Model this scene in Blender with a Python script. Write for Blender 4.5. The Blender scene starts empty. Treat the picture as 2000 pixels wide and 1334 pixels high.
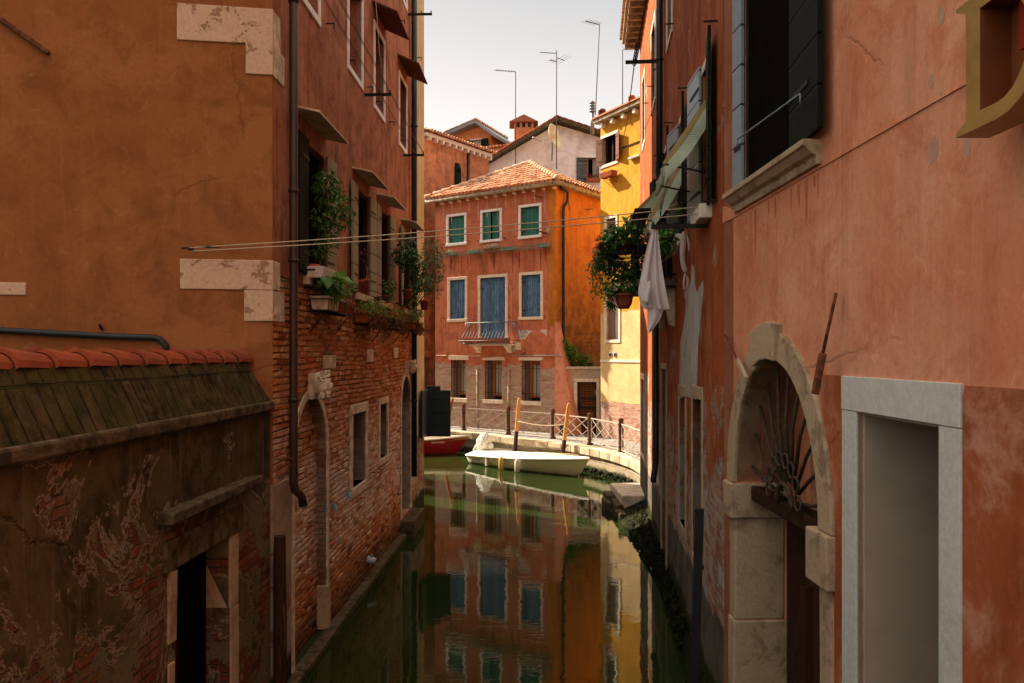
import bpy, math, random
from math import sin, cos, pi, sqrt, atan2, radians
from mathutils import Vector, Matrix
from mathutils.geometry import tessellate_polygon

# ------------------------------------------------------------------ scene, camera, world, sun
S = bpy.context.scene
COL = S.collection
FPX, CAMZ, HORY = 1556.0, 3.6, 690.0          # focal length and horizon row of the 2000 px wide photo, eye height over the water
cam_d = bpy.data.cameras.new('camera'); cam_d.sensor_width = 36; cam_d.lens = 28.0
cam_d.shift_y = (HORY - 667.0) / 2000.0; cam_d.clip_end = 1000; cam_d.clip_start = 0.1
cam = bpy.data.objects.new('camera', cam_d); COL.objects.link(cam)
cam.location = (0, 0, CAMZ); cam.rotation_euler = (pi / 2, 0, 0); S.camera = cam

SUN_EL, SUN_AZ = 39.0, -54.7                   # azimuth from +Y towards +X
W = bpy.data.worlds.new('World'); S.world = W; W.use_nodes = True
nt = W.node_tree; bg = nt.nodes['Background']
sky = nt.nodes.new('ShaderNodeTexSky'); sky.sky_type = 'NISHITA'; sky.sun_disc = False
sky.sun_elevation = radians(SUN_EL); sky.sun_rotation = radians(SUN_AZ)
sky.dust_density = 5.0; sky.air_density = 1.0; sky.ozone_density = 0.6; sky.altitude = 0
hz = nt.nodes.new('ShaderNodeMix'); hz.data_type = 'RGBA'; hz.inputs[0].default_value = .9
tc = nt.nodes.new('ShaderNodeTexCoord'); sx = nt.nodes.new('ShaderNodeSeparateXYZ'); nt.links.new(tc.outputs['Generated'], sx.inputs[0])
rp = nt.nodes.new('ShaderNodeValToRGB'); nt.links.new(sx.outputs[2], rp.inputs[0])   # haze brighter low down; overhead, out of view, added brightness lights shaded walls
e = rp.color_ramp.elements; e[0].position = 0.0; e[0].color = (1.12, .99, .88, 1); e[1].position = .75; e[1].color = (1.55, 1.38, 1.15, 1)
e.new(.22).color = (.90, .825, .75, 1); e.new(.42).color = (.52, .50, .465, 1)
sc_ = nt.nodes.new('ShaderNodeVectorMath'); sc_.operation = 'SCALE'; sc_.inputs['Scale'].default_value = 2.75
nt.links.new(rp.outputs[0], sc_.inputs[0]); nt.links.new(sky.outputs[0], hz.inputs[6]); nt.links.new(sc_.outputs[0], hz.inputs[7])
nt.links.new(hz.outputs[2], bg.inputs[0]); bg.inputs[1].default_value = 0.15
sd = bpy.data.lights.new('sun', 'SUN'); sd.energy = 5.0; sd.angle = radians(0.6); sd.color = (1.0, 0.86, 0.66)
sun = bpy.data.objects.new('sun', sd); COL.objects.link(sun)
az, el = radians(SUN_AZ), radians(SUN_EL)
sdir = Vector((sin(az) * cos(el), cos(az) * cos(el), sin(el)))
sun.rotation_euler = sdir.to_track_quat('Z', 'Y').to_euler(); sun.location = sdir * 60
S.view_settings.view_transform = 'Standard'; S.view_settings.look = 'None'
S.view_settings.exposure = 1.5; S.view_settings.gamma = 1.0
S.render.engine = 'CYCLES'
S.cycles.use_denoising = True; S.cycles.max_bounces = 10; S.cycles.diffuse_bounces = 6
S.cycles.glossy_bounces = 4; S.cycles.transmission_bounces = 4
S.cycles.caustics_reflective = False; S.cycles.caustics_refractive = False
S.cycles.sample_clamp_indirect = 6.0

# ------------------------------------------------------------------ helpers
def tag(o, label=None, cat=None, group=None, kind=None):
    if label: o['label'] = label
    if cat: o['category'] = cat
    if group: o['group'] = group
    if kind: o['kind'] = kind
    return o

def empty(name, loc=(0, 0, 0), rz=0.0, parent=None):
    o = bpy.data.objects.new(name, None); COL.objects.link(o)
    o.location = loc; o.rotation_euler = (0, 0, rz); o.empty_display_size = .2
    if parent: o.parent = parent
    return o

class MB:
    """collects shapes and links them as one mesh object"""
    def __init__(s): s.v = []; s.f = []; s.m = []; s.sm = []; s.cuts = []; s.hold = False
    def add(s, vs, fs, mi=0, smooth=False):
        if not s.hold: s.cuts.append((len(s.v), len(s.f)))
        b = len(s.v); s.v += [tuple(p) for p in vs]
        for f in fs: s.f.append([b + i for i in f]); s.m.append(mi); s.sm.append(smooth)
        return s
    def quad(s, a, b, c, d, mi=0): return s.add([a, b, c, d], [(0, 1, 2, 3)], mi)
    def box(s, x0, x1, y0, y1, z0, z1, mi=0, jit=0.0):
        vs = [(x, y, z) for z in (z0, z1) for y in (y0, y1) for x in (x0, x1)]
        if jit: vs = [tuple(c + random.uniform(-jit, jit) for c in p) for p in vs]
        return s.add(vs, [(0, 2, 3, 1), (4, 5, 7, 6), (0, 1, 5, 4), (2, 6, 7, 3), (0, 4, 6, 2), (1, 3, 7, 5)], mi)
    def hexa(s, bot, top, mi=0):
        n = len(bot); vs = list(bot) + list(top)
        return s.add(vs, [tuple(range(n))[::-1], tuple(range(n, 2 * n))] + [(i, (i + 1) % n, n + (i + 1) % n, n + i) for i in range(n)], mi)
    def bar(s, a, b, w, h=None, mi=0):
        h = h or w; a = Vector(a); b = Vector(b); d = (b - a).normalized()
        up = Vector((0, 0, 1)) if abs(d.z) < .95 else Vector((1, 0, 0))
        x = d.cross(up).normalized(); y = x.cross(d).normalized(); x *= w / 2; y *= h / 2
        return s.hexa([a - x - y, a + x - y, a + x + y, a - x + y], [b - x - y, b + x - y, b + x + y, b - x + y], mi)
    def tube(s, pts, r, n=8, mi=0, caps=True, smooth=True):
        pts = [Vector(p) for p in pts]; R = r if isinstance(r, (list, tuple)) else [r] * len(pts)
        rings = []; prev = None
        for i, p in enumerate(pts):
            d = (pts[min(i + 1, len(pts) - 1)] - pts[max(i - 1, 0)])
            if d.length < 1e-9: d = Vector((0, 0, 1))
            d.normalize()
            up = prev if prev is not None and abs(prev.dot(d)) < .95 else (Vector((0, 0, 1)) if abs(d.z) < .9 else Vector((1, 0, 0)))
            x = d.cross(up).normalized(); y = x.cross(d).normalized(); prev = y
            rings.append([p + x * R[i] * cos(2 * pi * k / n) + y * R[i] * sin(2 * pi * k / n) for k in range(n)])
        vs = [q for r_ in rings for q in r_]; fs = []
        for i in range(len(pts) - 1):
            for k in range(n):
                fs.append((i * n + k, i * n + (k + 1) % n, (i + 1) * n + (k + 1) % n, (i + 1) * n + k))
        if caps: fs += [tuple(range(n))[::-1], tuple(range((len(pts) - 1) * n, len(pts) * n))]
        return s.add(vs, fs, mi, smooth)
    def lathe(s, prof, c=(0, 0, 0), n=16, mi=0, smooth=True):
        vs = []; m = len(prof)
        for k in range(n):
            a = 2 * pi * k / n
            vs += [(c[0] + r * cos(a), c[1] + r * sin(a), c[2] + z) for r, z in prof]
        fs = [(k * m + i, ((k + 1) % n) * m + i, ((k + 1) % n) * m + i + 1, k * m + i + 1) for k in range(n) for i in range(m - 1)]
        return s.add(vs, fs, mi, smooth)
    def blob(s, c, r, mi=0, seg=10, ring=7, wob=0.0, rng=random):
        vs = []; fs = []
        for i in range(ring + 1):
            th = pi * i / ring
            for k in range(seg):
                a = 2 * pi * k / seg; q = 1 + rng.uniform(-wob, wob)
                vs.append((c[0] + r[0] * q * sin(th) * cos(a), c[1] + r[1] * q * sin(th) * sin(a), c[2] + r[2] * q * cos(th)))
        for i in range(ring):
            for k in range(seg): fs.append((i * seg + k, (i + 1) * seg + k, (i + 1) * seg + (k + 1) % seg, i * seg + (k + 1) % seg))
        return s.add(vs, fs, mi, True)
    def poly_prism(s, pts, y0, y1, mi=0):
        """pts are (x, z); extruded from y0 to y1"""
        tri = tessellate_polygon([[Vector((p[0], p[1], 0)) for p in pts]])
        n = len(pts); vs = [(p[0], y0, p[1]) for p in pts] + [(p[0], y1, p[1]) for p in pts]
        fs = [tuple(t) for t in tri] + [tuple(n + i for i in t)[::-1] for t in tri] + [(i, (i + 1) % n, n + (i + 1) % n, n + i) for i in range(n)]
        return s.add(vs, fs, mi)
    def each(s, name, mats, parent=None, **k):
        """one object for every shape added"""
        out = []; c = s.cuts + [(len(s.v), len(s.f))]
        for (v0, f0), (v1, f1) in zip(c[:-1], c[1:]):
            q = MB(); q.add(s.v[v0:v1], [[i - v0 for i in f] for f in s.f[f0:f1]]); q.m = s.m[f0:f1]; q.sm = s.sm[f0:f1]
            out.append(q.build(name, mats, parent, **k))
        return out
    def build(s, name, mats, parent=None, bevel=0.0, loc=None, fixn=True, sub=0):
        me = bpy.data.meshes.new(name); me.from_pydata(s.v, [], s.f)
        for m in (mats if isinstance(mats, (list, tuple)) else [mats]): me.materials.append(m)
        me.polygons.foreach_set('material_index', s.m); me.polygons.foreach_set('use_smooth', s.sm)
        me.validate(); me.update()
        if fixn:
            import bmesh
            bm = bmesh.new(); bm.from_mesh(me); bmesh.ops.recalc_face_normals(bm, faces=bm.faces); bm.to_mesh(me); bm.free()
        o = bpy.data.objects.new(name, me); COL.objects.link(o)
        if parent: o.parent = parent
        if loc: o.location = loc
        if bevel:
            b = o.modifiers.new('bevel', 'BEVEL'); b.width = bevel; b.segments = 2; b.limit_method = 'ANGLE'; b.angle_limit = radians(50)
        if sub:
            b = o.modifiers.new('sub', 'SUBSURF'); b.levels = sub; b.render_levels = sub
        return o

def lit(x, y, Y):
    """the point on the photo's pixel (x, y) at distance Y"""
    return Vector(((x - 1000) / FPX * Y, Y, CAMZ + (HORY - y) / FPX * Y))

class Frame:
    """a vertical wall plane: local x along the wall to the viewer's right, local y into the wall, local z up"""
    def __init__(s, ox, oy, ux, uy):
        n = sqrt(ux * ux + uy * uy); s.o = (ox, oy); s.u = (ux / n, uy / n); s.v = (-uy / n, ux / n); s.rz = atan2(uy, ux)
    def s(s, px, off=0.0):
        d = (px - 1000) / FPX; ux, uy = s.u; vx, vy = s.v
        return (d * (s.o[1] + off * vy) - s.o[0] - off * vx) / (ux - d * uy)
    def Y(s, px, off=0.0): return s.o[1] + Frame.s(s, px, off) * s.u[1] + off * s.v[1]
    def z(s, px, py, off=0.0): return CAMZ + (HORY - py) / FPX * s.Y(px, off)
    def loc(s, px, py, off=0.0): return (Frame.s(s, px, off), off, s.z(px, py, off))
    def sz(s, px, py, off=0.0): return (Frame.s(s, px, off), s.z(px, py, off))
    def w(s, x, y, z): return Vector((s.o[0] + x * s.u[0] + y * s.v[0], s.o[1] + x * s.u[1] + y * s.v[1], z))
    def wp(s, px, py, off=0.0): return s.w(*s.loc(px, py, off))
    def at(s, X, Y):
        """local x, y of a world point"""
        dx, dy = X - s.o[0], Y - s.o[1]; return (dx * s.u[0] + dy * s.u[1], dx * s.v[0] + dy * s.v[1])
    def empty(s, name, x=0, y=0, z=0): return empty(name, s.w(x, y, z), s.rz)

FL = Frame(-2.74, 0, 54, 1556)          # left bank walls
FB = Frame(-2.458, 8.136, 9700, 1556)   # brown end wall facing the camera
FP = Frame(2.0, 0, 29, -1556)           # pink house, right bank
FD = Frame(1.154, 0, -157, -1556)       # dark red house, right bank
FR = Frame(1.568, 28.7, 2200, -1556)    # red corner house, front
FS = Frame(1.568, 28.7, 1556, 2200)     # its side wall
FY = Frame(3.065, 27.55, -830 * -1, -1556)   # yellow house
FW = Frame(1.568, 28.7, 1.592, -0.3)    # terrace wall with the door
FO = Frame(-3.69, 33.0, 1556, 2200)     # tall orange house behind
def L(F, px): return Frame.s(F, px)

# ------------------------------------------------------------------ materials
class N:
    def __init__(s, name):
        s.mat = bpy.data.materials.new(name); s.mat.use_nodes = True; s.t = s.mat.node_tree
        s.b = s.t.nodes['Principled BSDF']; s.b.inputs['Roughness'].default_value = .85
        s.b.inputs['Specular IOR Level'].default_value = .05
    def n(s, typ, props=None, **ins):
        x = s.t.nodes.new('ShaderNode' + typ)
        for k, v in (props or {}).items(): setattr(x, k, v)
        for k, v in ins.items(): s.set(x.inputs[int(k[1:]) if k[0] == 'i' and k[1:].isdigit() else k.replace('_', ' ')], v)
        return x
    def set(s, inp, v):
        if isinstance(v, bpy.types.NodeSocket): s.t.links.new(v, inp)
        elif isinstance(v, (tuple, list)) and len(v) == 3 and inp.type == 'RGBA': inp.default_value = (*v, 1)
        else: inp.default_value = v
    def coord(s): return s.n('TexCoord').outputs['Object']
    def vec(s, scale=(1, 1, 1), src=None):
        if src is None: src = s.coord()
        return s.n('Mapping', i0=src, i3=scale).outputs[0]
    def noise(s, v, sc=1.0, det=4, rough=.6, dist=0.0, out=0):
        return s.n('TexNoise', Vector=v, Scale=sc, Detail=det, Roughness=rough, Distortion=dist).outputs[out]
    def m(s, op, a, b=0.0, c=0.0, clamp=False):
        return s.n('Math', {'operation': op, 'use_clamp': clamp}, i0=a, i1=b, i2=c).outputs[0]
    def ramp(s, f, a, b, lo=0.0, hi=1.0, interp='SMOOTHSTEP'):
        return s.n('MapRange', {'interpolation_type': interp}, i0=f, i1=a, i2=b, i3=lo, i4=hi).outputs[0]
    def mix(s, f, a, b, mode='MIX'):
        x = s.n('Mix', {'data_type': 'RGBA', 'blend_type': mode}); s.set(x.inputs[0], f)
        s.set(x.inputs[6], a if not isinstance(a, (int, float)) else (a,) * 3); s.set(x.inputs[7], b if not isinstance(b, (int, float)) else (b,) * 3)
        return x.outputs[2]
    def cr(s, f, stops, interp='LINEAR'):
        x = s.n('ValToRGB', i0=f); x.color_ramp.interpolation = interp; e = x.color_ramp.elements
        while len(e) < len(stops): e.new(.5)
        for i, (p, c) in enumerate(stops): e[i].position = p; e[i].color = (*c, 1)
        return x.outputs[0]
    def done(s, col=None, rough=None, h=None, dist=.01, strength=1.0, metal=None):
        if col is not None: s.set(s.b.inputs['Base Color'], col)
        if rough is not None: s.set(s.b.inputs['Roughness'], rough)
        if metal is not None: s.b.inputs['Metallic'].default_value = metal
        if h is not None:
            bp = s.n('Bump', Height=h, Distance=dist, Strength=strength); s.t.links.new(bp.outputs[0], s.b.inputs['Normal'])
        return s.mat

def plain(name, col, rough=.8, var=.25, sc=8, bump=.003, metal=None, col2=None, stretch=(1, 1, 1)):
    n = N(name); n.b.inputs['Specular IOR Level'].default_value = .4 if rough < .51 else (.12 if rough < .8 else .04)
    v = n.vec(stretch); a = n.noise(v, sc, 6, .65); b = n.noise(v, sc * 6, 3)
    c2 = col2 or tuple(c * (1 - var) for c in col); c1 = tuple(min(1, c * (1 + var * .5)) for c in col)
    c = n.mix(n.ramp(a, .3, .7), c2, c1)
    return n.done(c, rough, n.m('ADD', a, n.m('MULTIPLY', b, .4)), bump, metal=metal)

def wallmat(name, c1, c2, c3=None, streak=.25, zb=None, zamp=.3, brick=((.30, .10, .05), (.42, .17, .08), (.20, .07, .04), (.45, .26, .15)),
            mortar=(.30, .22, .15), white=.0, whitez=None, peel=0.0, peelz=(0, 0), under=(.42, .36, .28), underamt=.25, algae=.5, grime=None,
            bw=.25, bh=.072, bumpd=.012, rand=0.0, blotch=.25, rim=(.40, .34, .27), zband=None, cband=(.2, .17, .14), zfirst=False):
    """painted plaster over brick; zb = height under which the plaster is gone"""
    n = N(name); co = n.coord(); sp = n.n('SeparateXYZ', i0=co).outputs
    s_ = n.m('ADD', sp[0], sp[1]); z = sp[2]
    v = n.n('CombineXYZ', i0=s_, i1=z, i2=rand).outputs[0]
    big = n.noise(v, .55, 5, .6, .4); mid = n.noise(v, 2.3, 9, .74, .5); fine = n.noise(v, 26, 5, .75); grit = n.noise(v, 120, 2)
    st = n.noise(n.vec((3.2, .32, 1), v), 1.6, 7, .7, .5)
    st2 = n.noise(n.vec((9, .7, 1), v), 1.3, 6, .75, .4)
    col = n.mix(n.ramp(big, .36, .64), c1, c2)
    col = n.mix(n.m('MULTIPLY', n.ramp(mid, .44, .66), .8), col, c3 or tuple(c * .62 for c in c1))
    col = n.mix(n.m('MULTIPLY', n.ramp(n.noise(v, 1.1, 7, .7, .8), .50, .64), blotch), col, tuple(c * .38 for c in c1))
    col = n.mix(n.m('MULTIPLY', n.ramp(n.noise(v, 6.5, 6, .75, 1.0), .56, .70), .35), col, tuple(min(1, c * 1.25 + .04) for c in c2))
    col = n.mix(n.m('MULTIPLY', n.ramp(st, .48, .75), streak), col, tuple(c * .35 for c in c1))
    col = n.mix(n.m('MULTIPLY', n.ramp(st2, .50, .72), streak * .7), col, tuple(min(1, c * 1.35 + .03) for c in c2))
    col = n.mix(n.m('MULTIPLY', n.ramp(fine, .45, .72), .30), col, tuple(c * .55 for c in c1))
    # hairline cracks
    vo = n.n('TexVoronoi', {'feature': 'DISTANCE_TO_EDGE'}, Vector=n.n('VectorMath', i0=v, i1=n.n('VectorMath', {'operation': 'SCALE'}, i0=n.noise(v, 3, 5, .7, 0, 1), Scale=.22).outputs[0]).outputs[0], Scale=.4).outputs[0]
    crack = n.m('MULTIPLY', n.ramp(vo, .0, .006, 1, 0), n.ramp(n.noise(v, .5), .52, .6))
    col = n.mix(n.m('MULTIPLY', crack, .3), col, tuple(c * .25 for c in c1))
    height = n.m('ADD', n.m('MULTIPLY', fine, .12), n.m('MULTIPLY', n.m('SUBTRACT', mid, crack), .25))
    def band(col):
        bm_ = n.ramp(n.m('ADD', z, n.m('MULTIPLY', n.m('SUBTRACT', n.noise(v, 1.8, 8, .7), .5), -.5)), zband - .03, zband + .03, 1, 0)
        return n.mix(bm_, col, n.mix(n.ramp(mid, .35, .7), cband, tuple(c * (.72 if zfirst else .45) for c in cband)))
    if zband and zfirst: col = band(col)
    if zb is not None or peel > 0:
        nb = n.noise(v, 1.4, 8, .72, .6)
        mask = None
        if zb is not None:
            mask = n.ramp(n.m('ADD', z, n.m('MULTIPLY', n.m('SUBTRACT', nb, .5), -zamp * 2)), zb - .01, zb + .01, 1, 0)
        if peel > 0:
            hz = n.ramp(z, peelz[0], peelz[1], peel, 0.0, 'LINEAR')
            pv = n.m('ADD', n.noise(v, .9, 10, .72, .6), hz); pm = n.ramp(pv, .615, .63)
            mask = pm if mask is None else n.m('MAXIMUM', mask, pm)
            col = n.mix(n.m('MULTIPLY', n.ramp(pv, .595, .612), .75), col, rim)
        # the bricks
        wv = n.n('VectorMath', i0=v, i1=n.n('VectorMath', {'operation': 'SCALE'}, i0=n.noise(v, 5, 3, .6, 0, 1), Scale=.035).outputs[0]).outputs[0]
        bp = {'offset': .5, 'squash': .8, 'squash_frequency': 3}
        bk = n.n('TexBrick', bp, Vector=wv, Color1=(0, 0, 0), Color2=(1, 1, 1), Mortar=(.5, .5, .5), Scale=1.0, Mortar_Size=.0085, Mortar_Smooth=.6, Bias=0.0, Brick_Width=bw, Row_Height=bh)
        k = len(brick); bc = n.cr(bk.outputs[0], [((i + .5) / k, c) for i, c in enumerate(brick)])
        bc = n.mix(n.m('MULTIPLY', n.ramp(fine, .4, .75), .7), bc, tuple(c * .4 for c in brick[0]))
        bc = n.mix(n.m('MULTIPLY', n.ramp(n.noise(v, 9, 4), .5, .7), .5), bc, brick[-1])
        mcol = n.mix(n.ramp(mid, .35, .6), tuple(c * .3 for c in mortar), mortar)
        bc = n.mix(bk.outputs[1], bc, mcol)
        if white:
            wn = n.m('ADD', n.noise(v, 1.1, 7, .7, .3), n.m('MULTIPLY', n.noise(n.vec((4, 14, 1), v), 1, 3, .7), .35))
            if whitez: wn = n.m('ADD', wn, n.m('MULTIPLY', n.m('MULTIPLY', n.ramp(z, whitez[0], whitez[1]), n.ramp(z, whitez[2], whitez[3], 1, 0)), .22))
            bc = n.mix(n.m('MULTIPLY', n.m('MULTIPLY', n.ramp(wn, .66, .95), white), n.m('SUBTRACT', 1.0, n.m('MULTIPLY', bk.outputs[1], .85))), bc, (.50, .43, .38))
        # remains of undercoat
        um = n.m('MULTIPLY', n.ramp(n.noise(v, 1.7, 8, .7, .4), .66 - underamt * .6, .68 - underamt * .6), 1.0)
        bc = n.mix(um, bc, n.mix(mid, under, tuple(c * .6 for c in under)))
        hb = n.m('ADD', n.m('MULTIPLY', n.m('SUBTRACT', 1.0, bk.outputs[1]), n.m('SUBTRACT', 1.0, um)), n.m('MULTIPLY', fine, .7))
        hb = n.m('ADD', n.m('MULTIPLY', hb, .5), n.m('MULTIPLY', um, .55))
        height = n.mix(mask, n.m('ADD', height, 1.25), hb)
        col = n.mix(mask, col, bc)
    if zband and not zfirst: col = band(col)
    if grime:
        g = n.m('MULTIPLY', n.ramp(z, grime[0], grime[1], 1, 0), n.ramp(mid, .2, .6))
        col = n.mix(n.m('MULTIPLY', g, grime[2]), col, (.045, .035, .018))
    if algae:
        am = n.ramp(n.m('ADD', z, n.m('MULTIPLY', n.m('SUBTRACT', nb if (zb is not None or peel > 0) else mid, .5), -.5)), algae, algae + .12, 1, 0)
        col = n.mix(am, col, n.mix(fine, (.012, .016, .006), (.05, .055, .022)))
    return n.done(col, n.ramp(mid, .3, .7, .78, .95), height, bumpd)

M = {}
def patchy(name, c1, c2, th=.56, sc=5, bump=.008, wd=.04):
    n = N(name); v = n.coord(); a = n.noise(v, sc, 10, .75, .4); f = n.noise(v, 34, 5, .8); g = n.noise(v, 2, 5)
    k = n.ramp(n.m('ADD', a, n.m('MULTIPLY', n.m('SUBTRACT', g, .5), .4)), th, th + wd)
    c = n.mix(n.m('MULTIPLY', k, .8), n.mix(n.ramp(f, .35, .7), c1, tuple(x * .8 for x in c1)), c2)
    return n.done(c, .9, n.m('SUBTRACT', n.m('MULTIPLY', f, .6), n.m('MULTIPLY', k, .5)), bump)
M['brickhouse'] = wallmat('brick_and_coral_plaster', (.37, .145, .08), (.46, .205, .12), (.18, .07, .038), .75, blotch=.6, zb=4.40, zamp=.03,
    brick=((.34, .10, .035), (.50, .17, .06), (.20, .06, .028), (.56, .26, .11), (.44, .22, .14)), mortar=(.17, .11, .07), white=.95, whitez=(.5, 1.2, 1.9, 3.3), underamt=.02, algae=.12, bumpd=.035)
M['brown'] = wallmat('brown_plaster', (.235, .086, .028), (.30, .118, .043), (.19, .068, .022), .22, blotch=.0, algae=0, rand=3)
M['gardenwall'] = wallmat('mossy_broken_plaster', (.092, .070, .034), (.13, .098, .052), (.024, .019, .009), .7, blotch=.75, peel=.30, peelz=(-.2, 2.9),
    brick=((.17, .040, .02), (.26, .065, .03), (.10, .03, .018), (.22, .10, .06)), mortar=(.13, .10, .075), white=.3, under=(.20, .16, .10), underamt=.28, rim=(.40, .31, .22), algae=.15, rand=5, bumpd=.045)
M['pink'] = wallmat('salmon_plaster', (.64, .25, .135), (.74, .36, .22), (.54, .17, .08), .3, blotch=.06, algae=.3, rand=7)
M['pinklow'] = wallmat('rust_orange_plaster', (.44, .12, .045), (.34, .085, .03), (.58, .30, .19), .3, blotch=.4, algae=.3, rand=9)
M['darkred'] = wallmat('dark_red_plaster', (.33, .085, .028), (.40, .12, .042), (.20, .045, .018), .9, peel=.46, peelz=(-.2, 3.4),
    brick=((.32, .1, .05), (.42, .16, .08), (.42, .3, .2), (.5, .32, .2)), mortar=(.4, .34, .26), white=.8, under=(.46, .42, .37), underamt=.24, algae=.45, zband=1.15, cband=(.16, .14, .12), rand=11, bumpd=.02)
M['bare'] = wallmat('bare_blue_grey_plaster', (.46, .45, .42), (.52, .50, .46), (.34, .27, .21), .6, algae=0, rand=41, bumpd=.03)
M['redhouse'] = wallmat('brick_red_plaster', (.54, .165, .09), (.60, .21, .11), (.36, .10, .07), .6, zb=3.15, zamp=.42,
    brick=((.42, .20, .14), (.55, .30, .22), (.48, .34, .29), (.38, .15, .09), (.52, .40, .34)), mortar=(.5, .42, .36), white=.8, under=(.50, .38, .24), underamt=.22, algae=0, rand=13)
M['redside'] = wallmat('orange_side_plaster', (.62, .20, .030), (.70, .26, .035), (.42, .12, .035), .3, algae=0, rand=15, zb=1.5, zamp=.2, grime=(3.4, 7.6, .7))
M['buttress'] = wallmat('salmon_buttress', (.66, .26, .17), (.72, .32, .22), (.55, .16, .06), .2, algae=0, rand=17)
M['yellow'] = wallmat('yellow_plaster', (.58, .27, .022), (.66, .34, .045), (.44, .21, .035), .5, blotch=.2, zb=1.95, zamp=.12,
    brick=((.42, .20, .14), (.55, .30, .22), (.48, .34, .29), (.38, .15, .09)), mortar=(.5, .42, .36), white=.5, underamt=.05, algae=0, rand=19, zband=5.0, cband=(.72, .50, .25), zfirst=True)
M['terrace'] = wallmat('pale_grey_plaster', (.50, .42, .30), (.44, .38, .29), (.46, .25, .15), .3, algae=0, rand=21)
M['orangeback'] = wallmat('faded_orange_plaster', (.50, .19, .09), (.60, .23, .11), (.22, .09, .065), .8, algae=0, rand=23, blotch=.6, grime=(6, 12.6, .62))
M['orangeattic'] = wallmat('bright_orange_plaster', (.62, .24, .10), (.66, .28, .12), (.50, .17, .07), .2, algae=0, rand=25)
M['white_h'] = wallmat('white_violet_plaster', (.84, .75, .73), (.88, .81, .79), (.66, .50, .49), .2, algae=0, rand=27)
M['narrow'] = wallmat('beige_yellow_plaster', (.52, .40, .20), (.58, .46, .26), (.40, .30, .16), .3, zb=1.75, zamp=.1, white=.5, algae=.35, rand=29)
M['hidden'] = wallmat('ochre_plaster', (.50, .30, .14), (.45, .25, .12), None, .3, algae=.3, rand=31)
M['stone'] = plain('istrian_stone', (.68, .58, .46), .8, .4, 7, .006)
M['stone_warm'] = patchy('weathered_warm_stone', (.52, .385, .245), (.27, .185, .105), .50, 5, .016, .2)
M['stone_pale'] = patchy('pale_quoin_stone', (.58, .40, .27), (.30, .155, .075))
M['stone_dark'] = plain('mossy_stone', (.115, .09, .055), .9, .5, 9, .012, col2=(.04, .032, .018))
M['stone_kerb'] = plain('pale_quay_stone', (.56, .47, .34), .85, .4, 3, .01, col2=(.34, .26, .17))
M['whitestone'] = patchy('white_door_stone', (.62, .62, .57), (.46, .44, .37), .52, 3, .003, .25)
M['whitepaint'] = plain('white_window_frame', (.84, .81, .78), .7, .12, 14, .004)
M['creamstone'] = plain('cream_window_frame', (.76, .66, .54), .75, .2, 10, .004)
M['concrete'] = plain('pale_canopy_render', (.60, .48, .34), .9, .3, 6, .004)
M['mast'] = plain('dark_grey_mast', (.10, .10, .11), .7, .2, 12, .001)
M['iron'] = plain('black_iron', (.022, .02, .019), .55, .4, 30, .002)
M['iron_blue'] = plain('grey_blue_iron', (.075, .078, .09), .5, .3, 30, .001)
M['rust'] = plain('rusty_iron', (.17, .06, .028), .9, .5, 25, .004, col2=(.06, .028, .018))
M['rustbar'] = plain('worn_brown_iron', (.085, .058, .04), .8, .5, 40, .004)
M['pipe'] = plain('dark_brown_drainpipe', (.040, .022, .015), .5, .3, 6, .001)
M['pipeblack'] = plain('black_drainpipe', (.016, .016, .017), .45, .3, 6, .001)
M['dark'] = plain('painted_dark_interior', (.008, .007, .006), 1.0, .2, 3, .001); M['dark'].node_tree.nodes['Principled BSDF'].inputs['Specular IOR Level'].default_value = 0  # near-black colour stands in for the shade inside rooms
M['black_rubber'] = plain('black_hose', (.012, .012, .013), .5, .2, 20, .001)
def planks(name, c1, c2, rough=.6, w=.09, wear=.3, c3=(.3, .3, .3), axis=0):
    n = N(name); n.b.inputs['Specular IOR Level'].default_value = .08; co = n.coord(); sp = n.n('SeparateXYZ', i0=co).outputs
    u = n.m('ADD', sp[0], sp[1]) if axis == 0 else sp[2]
    fr = n.m('FRACT', n.m('DIVIDE', n.m('ADD', u, 20.0), w)); idx = n.m('FLOOR', n.m('DIVIDE', n.m('ADD', u, 20.0), w))
    rnd = n.n('TexWhiteNoise', {'noise_dimensions': '1D'}, W=idx).outputs[0]
    g = n.noise(n.vec((30, 30, 2.0) if axis == 0 else (2, 2, 30), co), 1.5, 6, .7)
    c = n.mix(n.m('MULTIPLY', rnd, .6), c1, c2); c = n.mix(n.m('MULTIPLY', n.ramp(g, .5, .72), wear), c, c3); c = n.mix(n.m('MULTIPLY', n.ramp(n.noise(n.vec((1, 1, .5), co), 6, 6, .75), .45, .7), wear * .6), c, tuple(x * .45 for x in c1))
    gap = n.ramp(n.m('ABSOLUTE', n.m('SUBTRACT', fr, .5)), .455, .49)
    c = n.mix(gap, c, tuple(x * .15 for x in c1))
    return n.done(c, rough, n.m('ADD', n.m('MULTIPLY', n.m('SUBTRACT', 1.0, gap), .8), n.m('MULTIPLY', g, .25)), .008)
M['green_sh'] = planks('green_painted_boards', (.035, .15, .12), (.06, .21, .165), .55, .18, .3, (.07, .2, .17))
M['blue_sh'] = planks('weathered_blue_boards', (.05, .12, .24), (.12, .24, .40), .7, .11, .9, (.34, .40, .48))
M['dkgreen'] = planks('dark_green_shutter', (.006, .010, .006), (.010, .014, .009), .75, .3, .2, (.04, .05, .035), 1)
M['grey_sh'] = planks('pale_grey_green_shutter_back', (.27, .25, .19), (.23, .22, .17), .5, .3, .35, (.16, .15, .11), 1)
M['blue_sheen'] = planks('shutter_face_with_painted_sheen', (.26, .32, .35), (.20, .26, .29), .35, .32, .3, (.07, .09, .10), 1)  # pale sky reflection on the shutters put into the board colour
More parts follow.
